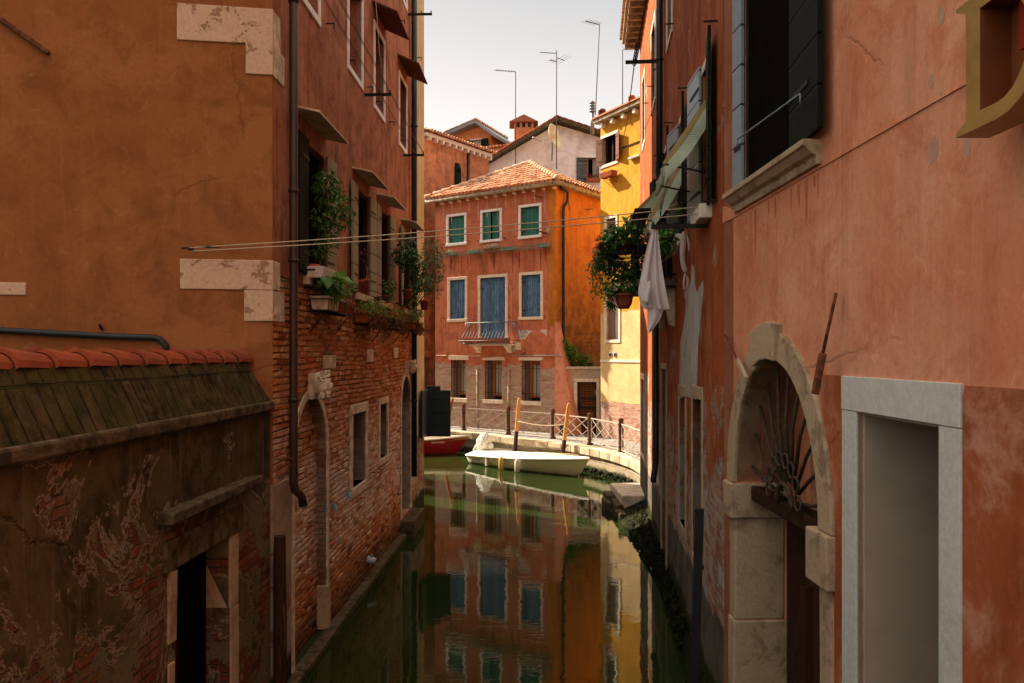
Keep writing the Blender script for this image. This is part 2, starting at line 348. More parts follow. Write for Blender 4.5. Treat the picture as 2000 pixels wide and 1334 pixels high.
M['brown_sh'] = planks('brown_louvre_shutter', (.17, .075, .05), (.20, .09, .06), .7, .055, .4, (.10, .045, .03), 1)
M['mauve_sh'] = planks('mauve_brown_shutter', (.20, .13, .11), (.24, .16, .13), .7, .2, .3, (.12, .08, .07))
M['louvre'] = planks('black_white_louvre', (.07, .08, .07), (.10, .11, .10), .6, .09, .6, (.5, .5, .48), 1)
M['wood'] = plain('orange_varnished_wood', (.36, .11, .018), .45, .3, 6, .002, stretch=(8, 8, .8))
M['wood_dark'] = plain('old_dark_wood', (.060, .028, .017), .8, .5, 5, .006, col2=(.022, .012, .009), stretch=(10, 10, 1))
M['wood_door'] = planks('dark_red_brown_door', (.075, .028, .018), (.06, .022, .015), .6, .25, .3, (.03, .012, .01))
M['wood_post'] = plain('weathered_brown_post', (.12, .058, .032), .85, .5, 8, .006, col2=(.05, .025, .016), stretch=(10, 10, 1))
M['glass'] = plain('dim_window_glass', (.05, .06, .06), .08, .2, 3, .0005)
M['curtain'] = plain('grey_curtain', (.42, .44, .38), .9, .3, 4, .01, stretch=(12, 12, .3))
M['terracotta'] = plain('terracotta', (.36, .10, .045), .8, .3, 12, .002)
M['potred'] = plain('dark_red_pot', (.15, .03, .02), .5, .3, 10, .001)
M['tan'] = plain('tan_rope', (.48, .38, .26), .95, .2, 60, .002)
M['cable'] = plain('grey_cable', (.12, .11, .10), .6, .2, 20, .001)
M['galv'] = plain('galvanised_steel', (.22, .24, .26), .45, .3, 12, .001, metal=.3)
M['leadpipe'] = plain('grey_conduit', (.33, .31, .31), .6, .25, 12, .002)
M['pavement'] = plain('grey_trachyte_paving', (.27, .25, .235), .85, .3, 2.5, .006)
M['gutter'] = plain('weathered_gutter', (.46, .38, .27), .8, .5, 7, .006, col2=(.20, .17, .13))
# more materials: roof tiles, leaves, water, cloth, boats
def attr_mat(name, stops, rough=.85, bump=.004, sc=20, dirt=.4, dirtc=(.05, .035, .025)):
    n = N(name); a = n.n('Attribute', {'attribute_name': 'tint'}).outputs['Fac']
    c = n.cr(a, stops); v = n.coord(); f = n.noise(v, sc, 5, .7); g = n.noise(v, 2.2, 5, .7)
    c = n.mix(n.m('MULTIPLY', n.ramp(g, .45, .7), dirt), c, dirtc)
    return n.done(c, rough, f, bump)
def settint(o, vals):
    at = o.data.attributes.new('tint', 'FLOAT', 'FACE')
    at.data.foreach_set('value', vals)

M['tile'] = attr_mat('sun_bleached_roof_tiles', [(0, (.33, .12, .06)), (.3, (.52, .24, .13)), (.6, (.62, .34, .20)), (.85, (.66, .44, .29)), (1, (.30, .20, .15))], dirt=.25, dirtc=(.22, .14, .10))
M['ridge_tile'] = attr_mat('red_ridge_tiles', [(0, (.22, .055, .025)), (.5, (.30, .075, .035)), (.9, (.26, .07, .035)), (1, (.16, .14, .10))], dirt=.3)
def brickmat(name, stops, white=.8, wz=(.4, 1.2, 2.0, 3.4), wcol=(.68, .58, .50)):
    n = N(name); a = n.n('Attribute', {'attribute_name': 'tint'}).outputs['Fac']; c = n.cr(a, stops); v = n.coord(); z = n.n('SeparateXYZ', i0=v).outputs[2]
    f = n.noise(v, 28, 6, .8); g = n.noise(v, 7, 6, .75); h = n.noise(v, 1.3, 6, .7)
    c = n.mix(n.m('MULTIPLY', n.ramp(f, .42, .7), .55), c, (.10, .035, .015)); c = n.mix(n.m('MULTIPLY', n.ramp(g, .5, .68), .45), c, (.52, .27, .12))
    w = n.m('ADD', n.m('MULTIPLY', n.m('MULTIPLY', n.ramp(z, wz[0], wz[1]), n.ramp(z, wz[2], wz[3], 1, 0)), .17), n.m('ADD', n.m('MULTIPLY', h, .55), n.m('MULTIPLY', g, .45)))
    w = n.m('ADD', w, n.m('MULTIPLY', n.m('SUBTRACT', n.n('TexWhiteNoise', {'noise_dimensions': '1D'}, W=a).outputs[0], .5), .16))
    c = n.mix(n.m('MULTIPLY', n.ramp(w, .565, .73), white), c, wcol)
    c = n.mix(n.m('MULTIPLY', n.ramp(z, .15, .7, 1, 0), .75), c, (.03, .025, .012))
    return n.done(c, .9, n.m('ADD', f, g), .012)
BST = [(0, (.22, .065, .03)), (.25, (.44, .14, .05)), (.5, (.62, .24, .09)), (.75, (.54, .29, .17)), (1, (.72, .44, .22))]
M['bricks'] = brickmat('weathered_orange_bricks', BST)
M['bricksdark'] = brickmat('dark_red_wall_bricks', [(0, (.09, .022, .012)), (.5, (.20, .045, .022)), (1, (.26, .10, .055))], .35, (0, .5, 1.5, 2.4), (.22, .17, .12))
def brickwork(parent, s0, s1, z0, z1, skip, mat, rng, bw=.25, bh=.068, y=0.0, name='brickwork', out=.010, keep=None):
    mb = MB(); tn = []; nr = int((z1 - z0) / bh)
    for j in range(nr):
        z = z0 + j * bh; s = s0 - rng.uniform(0, bw); wav = .006 * sin(j * 1.7)
        while s < s1:
            hd = rng.random() < .4; l = (bw * .5 if hd else bw) * rng.uniform(.88, 1.08); a, b_ = max(s, s0), min(s + l - .011, s1)
            s += l
            if b_ - a < .03: continue
            zc = z + .012 * sin(a * 1.3) + .006 * sin(a * 4.1 + j); t0, t1 = zc + rng.uniform(.001, .006), zc + bh - .009 - rng.uniform(0, .006)
            cm, zm = (a + b_) / 2, (t0 + t1) / 2
            if any(k(a, t0, b_, t1) for k in skip): continue
            if keep and not keep(cm, zm): continue
            if rng.random() < .012: continue
            o_ = out + rng.uniform(-.005, .007); e = .006
            B = [(a, y + .005, t0), (b_, y + .005, t0), (b_, y + .005, t1), (a, y + .005, t1)]
            r = lambda: rng.uniform(-.003, .003)
            F = [(a + e + r(), y - o_ + r(), t0 + e + r()), (b_ - e + r(), y - o_ + r(), t0 + e + r()), (b_ - e + r(), y - o_ + r(), t1 - e + r()), (a + e + r(), y - o_ + r(), t1 - e + r())]
            mb.add(B + F, [(4, 5, 6, 7), (0, 1, 5, 4), (1, 2, 6, 5), (2, 3, 7, 6), (3, 0, 4, 7)]); tv = min(1, max(0, rng.gauss(.48, .26))); tn += [tv] * 5
    o = mb.build(name, mat, parent, fixn=False); settint(o, tn); return o
def skip_rect(x0, x1, z0, z1): return lambda a, c, b, d: b > x0 and a < x1 and d > z0 and c < z1
def skip_arch(o, d):
    c = (o[0][0] + o[-1][0]) / 2; r = (o[-1][0] - o[0][0]) / 2 + d; zs = o[1][1]; ri = max(p[1] for p in o) - zs + d
    def f(a, t0, b, t1):
        if b < c - r or a > c + r: return False
        if t0 < zs: return True
        m = min(abs(a - c), abs(b - c)) if (a - c) * (b - c) > 0 else 0
        return (m / r) ** 2 + ((t0 - zs) / ri) ** 2 < 1
    return f
def leafmat(name, stops, rough=.4, trans=.25):
    n = N(name); a = n.n('Attribute', {'attribute_name': 'tint'}).outputs['Fac']
    c = n.cr(a, stops); n.b.inputs['Specular IOR Level'].default_value = .35
    n.done(c, rough)
    tr = n.n('BsdfTranslucent', Color=c); ad = n.n('MixShader', i0=trans, i1=n.b.outputs[0], i2=tr.outputs[0])
    n.t.links.new(ad.outputs[0], n.t.nodes['Material Output'].inputs[0]); return n.mat
M['leaf'] = leafmat('green_leaves', [(0, (.025, .085, .008)), (.5, (.06, .20, .018)), (1, (.16, .34, .05))])
M['leafdark'] = leafmat('dark_green_leaves', [(0, (.014, .055, .008)), (.6, (.032, .125, .016)), (1, (.08, .22, .035))])
M['leafbright'] = leafmat('bright_green_leaves', [(0, (.04, .12, .008)), (.5, (.08, .24, .012)), (1, (.20, .36, .03))], .5, .35)
M['leafyellow'] = leafmat('yellow_green_trailing_leaves', [(0, (.06, .13, .012)), (.5, (.14, .25, .035)), (1, (.30, .40, .09))], .5, .3)
M['leafolive'] = leafmat('grey_olive_leaves', [(0, (.05, .075, .03)), (.5, (.11, .15, .065)), (1, (.22, .26, .13))], .5, .25)
M['leafdry'] = leafmat('dry_brown_leaves', [(0, (.07, .028, .010)), (.5, (.14, .06, .02)), (1, (.22, .11, .035))], .8, .2)
M['fl_red'] = leafmat('red_petals', [(0, (.35, .015, .02)), (1, (.5, .03, .05))], .5)
M['fl_pink'] = leafmat('magenta_petals', [(0, (.38, .06, .16)), (1, (.5, .12, .24))], .5)
M['fl_white'] = leafmat('white_petals', [(0, (.6, .58, .52)), (1, (.75, .74, .7))], .5)

def water():
    n = N('dark_green_canal_water'); co = n.coord()
    a = n.noise(n.vec((1.1, 1.6, 1), co), .9, 3, .5); b = n.noise(n.vec((1.0, 2.2, 1), co), 5.5, 3, .5)
    n.b.inputs['IOR'].default_value = 1.36; n.b.inputs['Specular IOR Level'].default_value = .5
    c = n.mix(n.ramp(n.noise(co, .25, 3), .35, .65), (.010, .020, .0045), (.015, .028, .006))
    return n.done(c, .015, n.m('ADD', n.m('MULTIPLY', a, .8), n.m('MULTIPLY', b, .16)), .009, .5)
M['water'] = water()
def cloth(name, c1, c2, weave=900):
    n = N(name); co = n.coord(); sp = n.n('SeparateXYZ', i0=co).outputs
    w = n.m('MULTIPLY', n.m('SINE', n.m('MULTIPLY', sp[0], weave)), n.m('SINE', n.m('MULTIPLY', sp[2], weave)))
    c = n.mix(n.ramp(n.noise(co, 6, 4), .3, .7), c1, c2); c = n.mix(n.m('MULTIPLY', n.ramp(w, -.2, .6), .25), c, tuple(x * .6 for x in c1))
    n.done(c, .95, w, .003, .6)
    tr = n.n('BsdfTranslucent', Color=c); ad = n.n('MixShader', i0=.42, i1=n.b.outputs[0], i2=tr.outputs[0])
    n.t.links.new(ad.outputs[0], n.t.nodes['Material Output'].inputs[0]); return n.mat
M['towel'] = cloth('mauve_white_waffle_cloth', (.92, .88, .88), (.86, .80, .80), 420)
M['garment'] = cloth('pale_pink_cloth', (.66, .54, .50), (.58, .46, .42), 700)
M['awning'] = cloth('faded_green_awning_cloth', (.78, .84, .62), (.66, .74, .56), 300)
M['awnedge'] = cloth('tan_awning_hem', (.62, .48, .22), (.54, .40, .18), 300)
M['awnwhite'] = cloth('dirty_white_rag', (.58, .54, .48), (.48, .44, .38), 500)
M['hull_cream'] = plain('cream_gelcoat', (.70, .68, .42), .28, .06, 4, .0008)
def hullmat(name, c1, stain):
    n = N(name); n.b.inputs['Specular IOR Level'].default_value = .4; co = n.coord(); z = n.n('SeparateXYZ', i0=co).outputs[2]
    a = n.noise(n.vec((3, 3, 9), co), 2, 6, .7); s_ = n.ramp(n.m('ADD', z, n.m('MULTIPLY', n.m('SUBTRACT', a, .5), -.14)), .015, .07, 1, 0)
    st = n.ramp(n.noise(n.vec((9, 9, .8), co), 2, 5, .7), .55, .75)
    c = n.mix(n.m('MULTIPLY', st, .35), c1, tuple(x * .6 for x in c1)); c = n.mix(n.m('MULTIPLY', s_, .85), c, stain)
    return n.done(c, .32, a, .002)
M['hull_cream'] = hullmat('cream_hull_with_waterline', (.70, .68, .42), (.16, .15, .06)); M['hull_red'] = hullmat('red_hull_with_waterline', (.27, .010, .013), (.05, .02, .012))
M['deck'] = plain('off_white_deck', (.78, .74, .62), .5, .08, 6, .001)
M['boatwood'] = plain('varnished_boat_wood', (.50, .22, .06), .4, .3, 8, .001, stretch=(1, 8, 8))
M['tarp'] = plain('white_crumpled_tarp', (.74, .72, .68), .6, .08, 5, .03)
M['fender'] = plain('white_fender_rubber', (.72, .68, .58), .5, .15, 8, .001)
M['fender_y'] = plain('orange_stained_fender', (.66, .42, .12), .5, .15, 8, .001)
M['ink'] = plain('dark_ink', (.05, .07, .09), .6, .1)
M['inkwhite'] = plain('pale_lettering', (.75, .70, .62), .6, .1)
M['teal'] = plain('dark_teal_paint', (.008, .026, .030), .45, .2, 5, .001)
M['white_plastic'] = plain('cream_plastic_box', (.66, .58, .40), .5, .1)
M['grey_box'] = plain('grey_metal_box', (.36, .34, .32), .5, .2)
M['sign_ochre'] = plain('ochre_brass_letter', (.33, .20, .055), .42, .25, 5, .001)
M['sign_side'] = plain('rust_orange_letter_inside', (.20, .055, .015), .5, .2, 5, .001)
M['sign_red'] = plain('red_lamp_panel', (.30, .02, .012), .4, .1)
M['blue_plastic'] = plain('pale_blue_plastic', (.10, .28, .40), .4, .1)
M['lightblue'] = plain('white_chipped_cup', (.5, .55, .6), .5, .1)
M['dish'] = plain('yellowed_dish', (.72, .62, .42), .6, .35, 2.5, .001, col2=(.62, .34, .06))
M['peg'] = plain('orange_plastic', (.70, .20, .02), .5, .1)
M['yellow_pl'] = plain('yellow_nylon', (.72, .48, .04), .5, .1)
M['brassgrid'] = None

def tri_grille():
    n = N('wired_brown_door_glass'); co = n.coord()
    v = n.n('TexVoronoi', {'feature': 'DISTANCE_TO_EDGE'}, Vector=co, Scale=11.0, Randomness=.0).outputs[0]
    w = n.ramp(v, .05, .12)
    return n.done(n.mix(w, (.028, .016, .010), (.15, .06, .018)), .35, w, .006)
M['brassgrid'] = tri_grille()
def weedmat():
    n = N('wet_black_weed'); co = n.coord(); a = n.noise(co, 9, 8, .8); b = n.noise(co, 30, 4, .8)
    c = n.mix(n.ramp(a, .45, .6), (.012, .014, .006), (.05, .052, .02)); c = n.mix(n.ramp(b, .62, .70), c, (.24, .22, .18))
    return n.done(c, .8, n.m('ADD', a, b), .05)
M['weed'] = weedmat()

# ------------------------------------------------------------------ walls with openings
def arc(s0, s1, z0, zs, rise, n=14):
    """opening outline: bottom z0, springing at zs, elliptic head"""
    c = (s0 + s1) / 2; r = (s1 - s0) / 2
    return [(s0, z0)] + [(c - r * cos(pi * i / n), zs + rise * sin(pi * i / n)) for i in range(n + 1)] + [(s1, z0)]
def rect(s0, s1, z0, z1): return [(s0, z0), (s0, z1), (s1, z1), (s1, z0)]

def wall(parent, outer, holes, mat, depth=.22, thick=.4, name='wall', revmat=None, y0=0.0):
    mb = MB(); loops = [[Vector((p[0], p[1], 0)) for p in outer]] + [[Vector((p[0], p[1], 0)) for p in h] for h in holes]
    tri = tessellate_polygon(loops); flat = [p for l in loops for p in l]
    mb.add([(p.x, y0, p.y) for p in flat], [tuple(t) for t in tri], 0)
    mb.add([(p.x, y0 + thick, p.y) for p in flat], [tuple(t) for t in tri], 0)
    for k, l in enumerate(loops):
        d = thick
        n = len(l); mb.add([(p.x, y0, p.y) for p in l] + [(p.x, y0 + d, p.y) for p in l], [(i, (i + 1) % n, n + (i + 1) % n, n + i) for i in range(n)], 1 if k and revmat else 0)
    return mb.build(name, [mat, revmat] if revmat else mat, parent, fixn=True)

def ring(parent, inner, outer, y0, y1, mat, name='arch_stone', bevel=.008):
    """stone band between two outlines that have the same number of points"""
    mb = MB(); n = len(inner)
    for i in range(n - 1):
        a, b, c, d = inner[i], inner[i + 1], outer[i + 1], outer[i]
        mb.hexa([(p[0], y0, p[1]) for p in (a, b, c, d)], [(p[0], y1, p[1]) for p in (a, b, c, d)])
    return mb.build(name, mat, parent)

def surround(s0, s1, z0, z1, w, y0, y1, sill=0.0, wt=None):
    """four-piece stone frame; s0..z1 is the clear opening"""
    mb = MB(); wt = wt or w
    mb.box(s0 - w, s0, y0, y1, z0, z1); mb.box(s1, s1 + w, y0, y1, z0, z1)
    mb.box(s0 - w, s1 + w, y0 - .002, y1, z1, z1 + wt)
    mb.box(s0 - w - sill, s1 + w + sill, y0 - .002 - sill, y1, z0 - w, z0)
    return mb

def shutters_closed(parent, s0, s1, z0, z1, y, mat, hinges=True, gap=.012, ajar=0.0):
    mid = (s0 + s1) / 2
    for k, (a, b) in enumerate(((s0 + gap, mid - gap / 2), (mid + gap / 2, s1 - gap))):
        mb = MB()
        if k == 0 and ajar: mb.hexa([(a, y, z0), (b, y - ajar, z0), (b, y - ajar + .04, z0), (a, y + .04, z0)], [(a, y, z1), (b, y - ajar, z1), (b, y - ajar + .04, z1), (a, y + .04, z1)])
        else: mb.box(a, b, y, y + .04, z0 + .01, z1 - .01)
        sh = mb.build('shutter', mat, parent, bevel=.004)
        if hinges:
            h = MB()
            for zz in (z0 + .16 * (z1 - z0), z0 + .84 * (z1 - z0)):
                if k == 0: h.box(s0 - .02, s0 + .16, y - .009, y - .001, zz - .015, zz + .015)
                else: h.box(s1 - .16, s1 + .02, y - .009, y - .001, zz - .015, zz + .015)
            h.each('hinge', M['iron'], sh)

def open_leaf(parent, hinge, side, z0, z1, w, ang, matface, matedge=None, t=.045, name='shutter'):
    """leaf hinged at local x=hinge, folded outward; side -1 goes to smaller x; ang from the wall in degrees"""
    a = radians(ang); dx, dy = side * cos(a) * w, -sin(a) * w; t = .03
    nx, ny = (sin(a) * side * t, cos(a) * t)
    mb = MB(); y = -.012
    p = [(hinge, y), (hinge + dx, y + dy), (hinge + dx - nx * 1, y + dy - ny), (hinge - nx * 1, y - ny)]
    mb.hexa([(q[0], q[1], z0) for q in p], [(q[0], q[1], z1) for q in p])
    o = mb.build(name, matface, parent, bevel=.004)
    h = MB()
    for zz in (z0 + .15 * (z1 - z0), z0 + .85 * (z1 - z0)):
        q = (hinge - nx * 1.15, y - ny * 1.15); r = (q[0] + dx * .7, q[1] + dy * .7)
        h.bar((q[0], q[1], zz), (r[0], r[1], zz), .006, .03)
    h.each('hinge', M['iron'], o)
    return o

def leaves(mb, rng, c, r, n, size, droop=.3, tint=None, aspect=.45, shell=.35, mi=0):
    """leaf-shaped faces through an ellipsoid; returns tints"""
    t = []
    for _ in range(n):
        while True:
            p = Vector((rng.uniform(-1, 1), rng.uniform(-1, 1), rng.uniform(-1, 1)))
            if p.length < 1 and p.length > shell * rng.random(): break
        q = Vector((c[0] + p.x * r[0], c[1] + p.y * r[1], c[2] + p.z * r[2]))
        d = Vector((p.x + rng.uniform(-.8, .8), p.y + rng.uniform(-.8, .8), rng.uniform(-.6, .6) - droop)).normalized()
        s_ = d.cross(Vector((rng.uniform(-.5, .5), rng.uniform(-.5, .5), 1))).normalized(); up = s_.cross(d)
        l = size * rng.uniform(.6, 1.25); w = l * aspect * .5
        a = q; b = q + d * l * .45 + s_ * w + up * l * .08; e = q + d * l + up * -l * .12; f = q + d * l * .45 - s_ * w + up * l * .08; g = q + d * l * .5
        mb.add([a, b, e, f, g], [(0, 1, 4), (1, 2, 4), (2, 3, 4), (3, 0, 4)], mi)
        tv = min(1, max(0, rng.gauss(.45, .22) if tint is None else rng.gauss(tint, .15))); t += [tv] * 4
    return t

def foliage(name, parent, rng, blobs, size, mat, droop=.3, aspect=.45, tint=None):
    mb = MB(); t = []
    for (c, r, n) in blobs: t += leaves(mb, rng, c, r, n, size, droop, tint, aspect)
    o = mb.build(name, mat, parent, fixn=False); settint(o, t); return o

def stems(name, parent, rng, base, blobs, r, mat, n=2):
    mb = MB()
    for (c, rr, _) in blobs:
        for _k in range(n):
            e = Vector((c[0] + rng.uniform(-.5, .5) * rr[0], c[1] + rng.uniform(-.5, .5) * rr[1], c[2] + rng.uniform(-.3, .6) * rr[2])); b = Vector(base)
            m1 = b.lerp(e, .5) + Vector((rng.uniform(-.05, .05), rng.uniform(-.05, .05), rng.uniform(0, .06)))
            mb.tube([b, m1, e], [r, r * .7, r * .3], 5)
    return mb.build(name, mat, parent)

def pot(mb, c, r, h, mi=0):
    x, y, z = c
    mb.lathe([(0, z), (r * .68, z), (r * .92, z + h * .8), (r * 1.05, z + h * .8), (r * 1.05, z + h), (r * .85, z + h), (r * .8, z + h * .85), (0, z + h * .85)], (x, y, 0), 16, mi)

def textmesh(name, txt, size, mat, parent, loc, rot, ext=.002, sx=1.0):
    cu = bpy.data.curves.new(name, 'FONT'); cu.body = txt; cu.size = size; cu.extrude = ext; cu.align_x = 'CENTER'
    tmp = bpy.data.objects.new('tmp', cu); COL.objects.link(tmp)
    dg = bpy.context.evaluated_depsgraph_get(); dg.update(); me = bpy.data.meshes.new_from_object(tmp.evaluated_get(dg))
    bpy.data.objects.remove(tmp); me.materials.clear(); me.materials.append(mat)
    o = bpy.data.objects.new(name, me); COL.objects.link(o); o.parent = parent; o.location = loc; o.rotation_euler = rot; o.scale = (sx, 1, 1); return o

def tiles(mb, P0, U, Wd, Sv, L_, inside, rng, w=.17, l=.32, tints=None, cap=.045):
    """barrel tiles on the plane P0 + u U + v Sv"""
    U = Vector(U).normalized(); Sv = Vector(Sv).normalized(); Nn = U.cross(Sv).normalized()
    if Nn.z < 0: Nn = -Nn
    nu = int(Wd / w); nv = int(L_ / l) + 1
    for j in range(nv):
        for i in range(nu + 1):
            u = (i + .5) * w; v = j * l
            if not inside(u, v + l * .5): continue
            for kind in (0, 1):          # 0: channel below, 1: cover on top
                uu = u + (w / 2 if kind else 0) + rng.uniform(-.008, .008); vv = v - .04 + rng.uniform(-.02, .02)
                r0 = w * (.36 if kind else .40); r1 = r0 * .82; seg = 5; vs = []
                lift = .055 if kind else .03
                for (q, rr, dz) in ((vv, r0, lift + .012), (vv + l + .07, r1, lift - .012)):
                    for k in range(seg + 1):
                        a = pi * k / seg; h = rr * sin(a) * .75 * (1 if kind else -1)
                        vs.append(Vector(P0) + U * (uu - rr * cos(a)) + Sv * q + Nn * (dz + h))
                fs = [(k, k + 1, seg + 2 + k, seg + 1 + k) for k in range(seg)]
                mb.add(vs, fs, 0, True); tv = min(1, max(0, rng.gauss(.5, .24))) * (1 if kind else .6)
                if tints is not None: tints += [tv] * len(fs)
# ------------------------------------------------------------------ setting: water, canal bed, pavement
rng = random.Random(11)
mb = MB(); mb.quad((-150, -60, 0), (150, -60, 0), (150, 250, 0), (-150, 250, 0)); tag(mb.build('canal_water', M['water']), kind='structure')
mb = MB(); mb.quad((-400, -300, -1.5), (400, -300, -1.5), (400, 700, -1.5), (-400, 700, -1.5)); tag(mb.build('ground', M['weed']), kind='structure')

QZ = .72
qp = [(853.6, 841.5), (932.8, 848.5), (1007, 858), (1084, 866), (1132, 874), (1180, 884), (1228, 899), (1250, 912)]
edge = []
for x, y in qp:
    Y = (CAMZ - QZ) * FPX / (y - HORY); edge.append(((x - 1000) / FPX * Y, Y))
edge = [(-14.0, 36.6), (-5.6, 31.3)] + edge + [(3.36, 19.35)]
def smooth_path(p, k=5):
    out = []
    for i in range(len(p) - 1):
        p0 = p[max(i - 1, 0)]; p1 = p[i]; p2 = p[i + 1]; p3 = p[min(i + 2, len(p) - 1)]
        for j in range(k):
            t = j / k
            out.append(tuple(.5 * ((2 * p1[a]) + (-p0[a] + p2[a]) * t + (2 * p0[a] - 5 * p1[a] + 4 * p2[a] - p3[a]) * t * t + (-p0[a] + 3 * p1[a] - 3 * p2[a] + p3[a]) * t ** 3) for a in range(2)))
    return out + [p[-1]]
ed = smooth_path(edge, 5)
def offs(p, d):
    o = []
    for i in range(len(p)):
        a = Vector(p[max(i - 1, 0)]); b = Vector(p[min(i + 1, len(p) - 1)]); t = (b - a).normalized(); o.append((p[i][0] - t.y * d, p[i][1] + t.x * d))
    return o
def inland(p, d): return offs(p, d)
e_in = inland(ed, .38)
# pavement sheet
poly = [Vector((x, y, 0)) for x, y in e_in] + [Vector((12, 19.35, 0)), Vector((60, 60, 0)), Vector((-60, 90, 0)), Vector((-14, 45, 0))]
tri = tessellate_polygon([poly])
mb = MB(); mb.add([(p.x, p.y, QZ) for p in poly], [tuple(t) for t in tri])
n = N('fondamenta_paving'); co = n.coord()
rot = n.n('Mapping', i0=co, i2=(0, 0, radians(-35.5))).outputs[0]
bk = n.n('TexBrick', {'offset': .5}, Vector=rot, Color1=(0, 0, 0), Color2=(1, 1, 1), Mortar=(.5, .5, .5), Scale=1.0, Mortar_Size=.008, Mortar_Smooth=.3, Brick_Width=.8, Row_Height=.42)
c = n.mix(bk.outputs[0], (.23, .21, .20), (.33, .31, .29)); f = n.noise(co, 5, 6, .7); c = n.mix(n.ramp(f, .4, .7), c, (.20, .185, .17)); c = n.mix(bk.outputs[1], c, (.09, .08, .07))
M['paving'] = n.done(c, .8, n.m('SUBTRACT', f, bk.outputs[1]), .006)
tag(mb.build('fondamenta_pavement', M['paving']), kind='structure')
# quay wall: coping blocks with lip, second course, algae foot
def strip(mb, a, b, z0, z1, jit=0.0, gap=.006, step=1, skip=0):
    for i in range(skip, len(a) - step, step):
        j = i + step; dz = rng.uniform(-jit, jit)
        ta = Vector((a[j][0] - a[i][0], a[j][1] - a[i][1])).normalized() * gap
        A = [(a[i][0] + ta.x, a[i][1] + ta.y), (a[j][0] - ta.x, a[j][1] - ta.y), (b[j][0] - ta.x, b[j][1] - ta.y), (b[i][0] + ta.x, b[i][1] + ta.y)]
        mb.hexa([(x, y, z0) for x, y in A], [(x, y, z1 + dz) for x, y in A])
mb = MB(); strip(mb, ed, inland(ed, .39), QZ - .20, QZ + .035, .006, .008, 2)
tag(mb.build('quay_coping', M['stone_kerb'], bevel=.02), kind='structure')
quay = wallmat('quay_wall', (.42, .35, .25), (.48, .41, .30), (.3, .22, .15), .5, zb=.46, zamp=.08, brick=((.42, .33, .22), (.48, .40, .28), (.36, .22, .13), (.30, .26, .18)), mortar=(.25, .2, .14), bw=.7, bh=.2, algae=.17, rand=33)
mb = MB(); e1 = inland(ed, .07); e2 = inland(ed, .6)
acc = 0; 
for i in range(len(ed) - 1):
    for (A, z0, z1) in ((e1, -1.4, QZ - .19),):
        mb.quad((*A[i], z0), (*A[i + 1], z0), (*A[i + 1], z1), (*A[i], z1))
tag(mb.build('quay_wall', quay), kind='structure')
mb = MB()   # weed clumps along the foot of the quay
rw = random.Random(4)
for i in range(len(ed) - 1):
    a = Vector(e1[i]); b = Vector(e1[i + 1]); L0 = (b - a).length
    if a.y > 33: continue
    for _ in range(int(L0 * 42)):
        t = rw.random(); p = a.lerp(b, t); dn = (a - p).normalized() if t > .01 else Vector((0, 0)); nn = Vector((b.y - a.y, a.x - b.x)).normalized()
        h = rw.uniform(0, .20) * rw.random(); r = rw.uniform(.015, .05)
        mb.blob((p.x + nn.x * .02, p.y + nn.y * .02, h), (r * 1.3, r, r), 0, 5, 4, .3, rw)
tag(mb.build('quay_weed', M['weed']), kind='stuff', label='dark wet weed growing along the foot of the quay', cat='weed')

# ------------------------------------------------------------------ LEFT BANK: big brick and coral house
H_L = 15.5
bl = FL.empty('brick_house'); tag(bl, 'large coral plaster house with bare brick lower storey and plants at its windows, left bank', 'house')
s0, s1 = L(FL, 530), L(FL, 808)
arch1 = arc(L(FL, 573), L(FL, 637), .06, 2.38, .70)
arch2 = arc(15.75, 16.85, .32, 2.55, .58)
rw1 = (11.62, 12.50, 1.62, 2.70); rw2 = (13.62, 14.26, 1.78, 2.72)
pn = [(9.33, 10.15), (11.87, 12.74), (13.62, 14.42), (15.95, 16.78)]       # piano nobile
PZ0, PZ1 = 4.50, 6.08
up = [(9.02, 9.84), (11.42, 12.24), (13.22, 13.98), (15.55, 16.32)]       # upper floor
UZ0, UZ1 = 7.74, 9.02
up3 = [(s + .02, e + .02) for s, e in up]
holes = [arch1, arch2, rect(*rw1), rect(*rw2)] + [rect(a, b, PZ0, PZ1) for a, b in pn] + [rect(a, b, UZ0, UZ1) for a, b in up] + [rect(a, b, 10.72, 12.0) for a, b in up3]
wall(bl, [(s0, -1.0), (s0, H_L), (s1, H_L), (s1, -1.0)], holes, M['brickhouse'], thick=.45)
sk = [skip_arch(arch1, .09), skip_arch(arch2, .09), skip_rect(8.0, 8.72, -1, 2.25), skip_rect(rw1[0] - .145, rw1[1] + .145, rw1[2] - .145, rw1[3] + .145), skip_rect(rw2[0] - .105, rw2[1] + .105, rw2[2] - .105, rw2[3] + .105)]
for (xa, ya, xb, yb) in ((631, 694, 655, 720), (716, 682, 728, 707), (768, 679, 776, 699)): sk.append(skip_rect(L(FL, xa), L(FL, xb), FL.z(xa, yb), FL.z(xa, ya)))
for (a, b) in pn: sk.append(skip_rect(a - .1, b + .1, PZ0 - .1, PZ1))
import mathutils
brickwork(bl, s0 + .01, s1 - .01, .02, 4.42, sk, M['bricks'], random.Random(51), keep=lambda x, z: z < 4.36 + .05 * sin(x * 2.1) + .03 * sin(x * 7))
brickwork(bl, arch1[0][0], arch1[-1][0], .06, 3.1, [], M['bricks'], random.Random(52), y=.12, name='blocked_brickwork', keep=lambda x, z: abs(x - 9.54) < .62 and (z < 2.4 or ((x - 9.54) / .66) ** 2 + ((z - 2.38) / .66) ** 2 < 1))
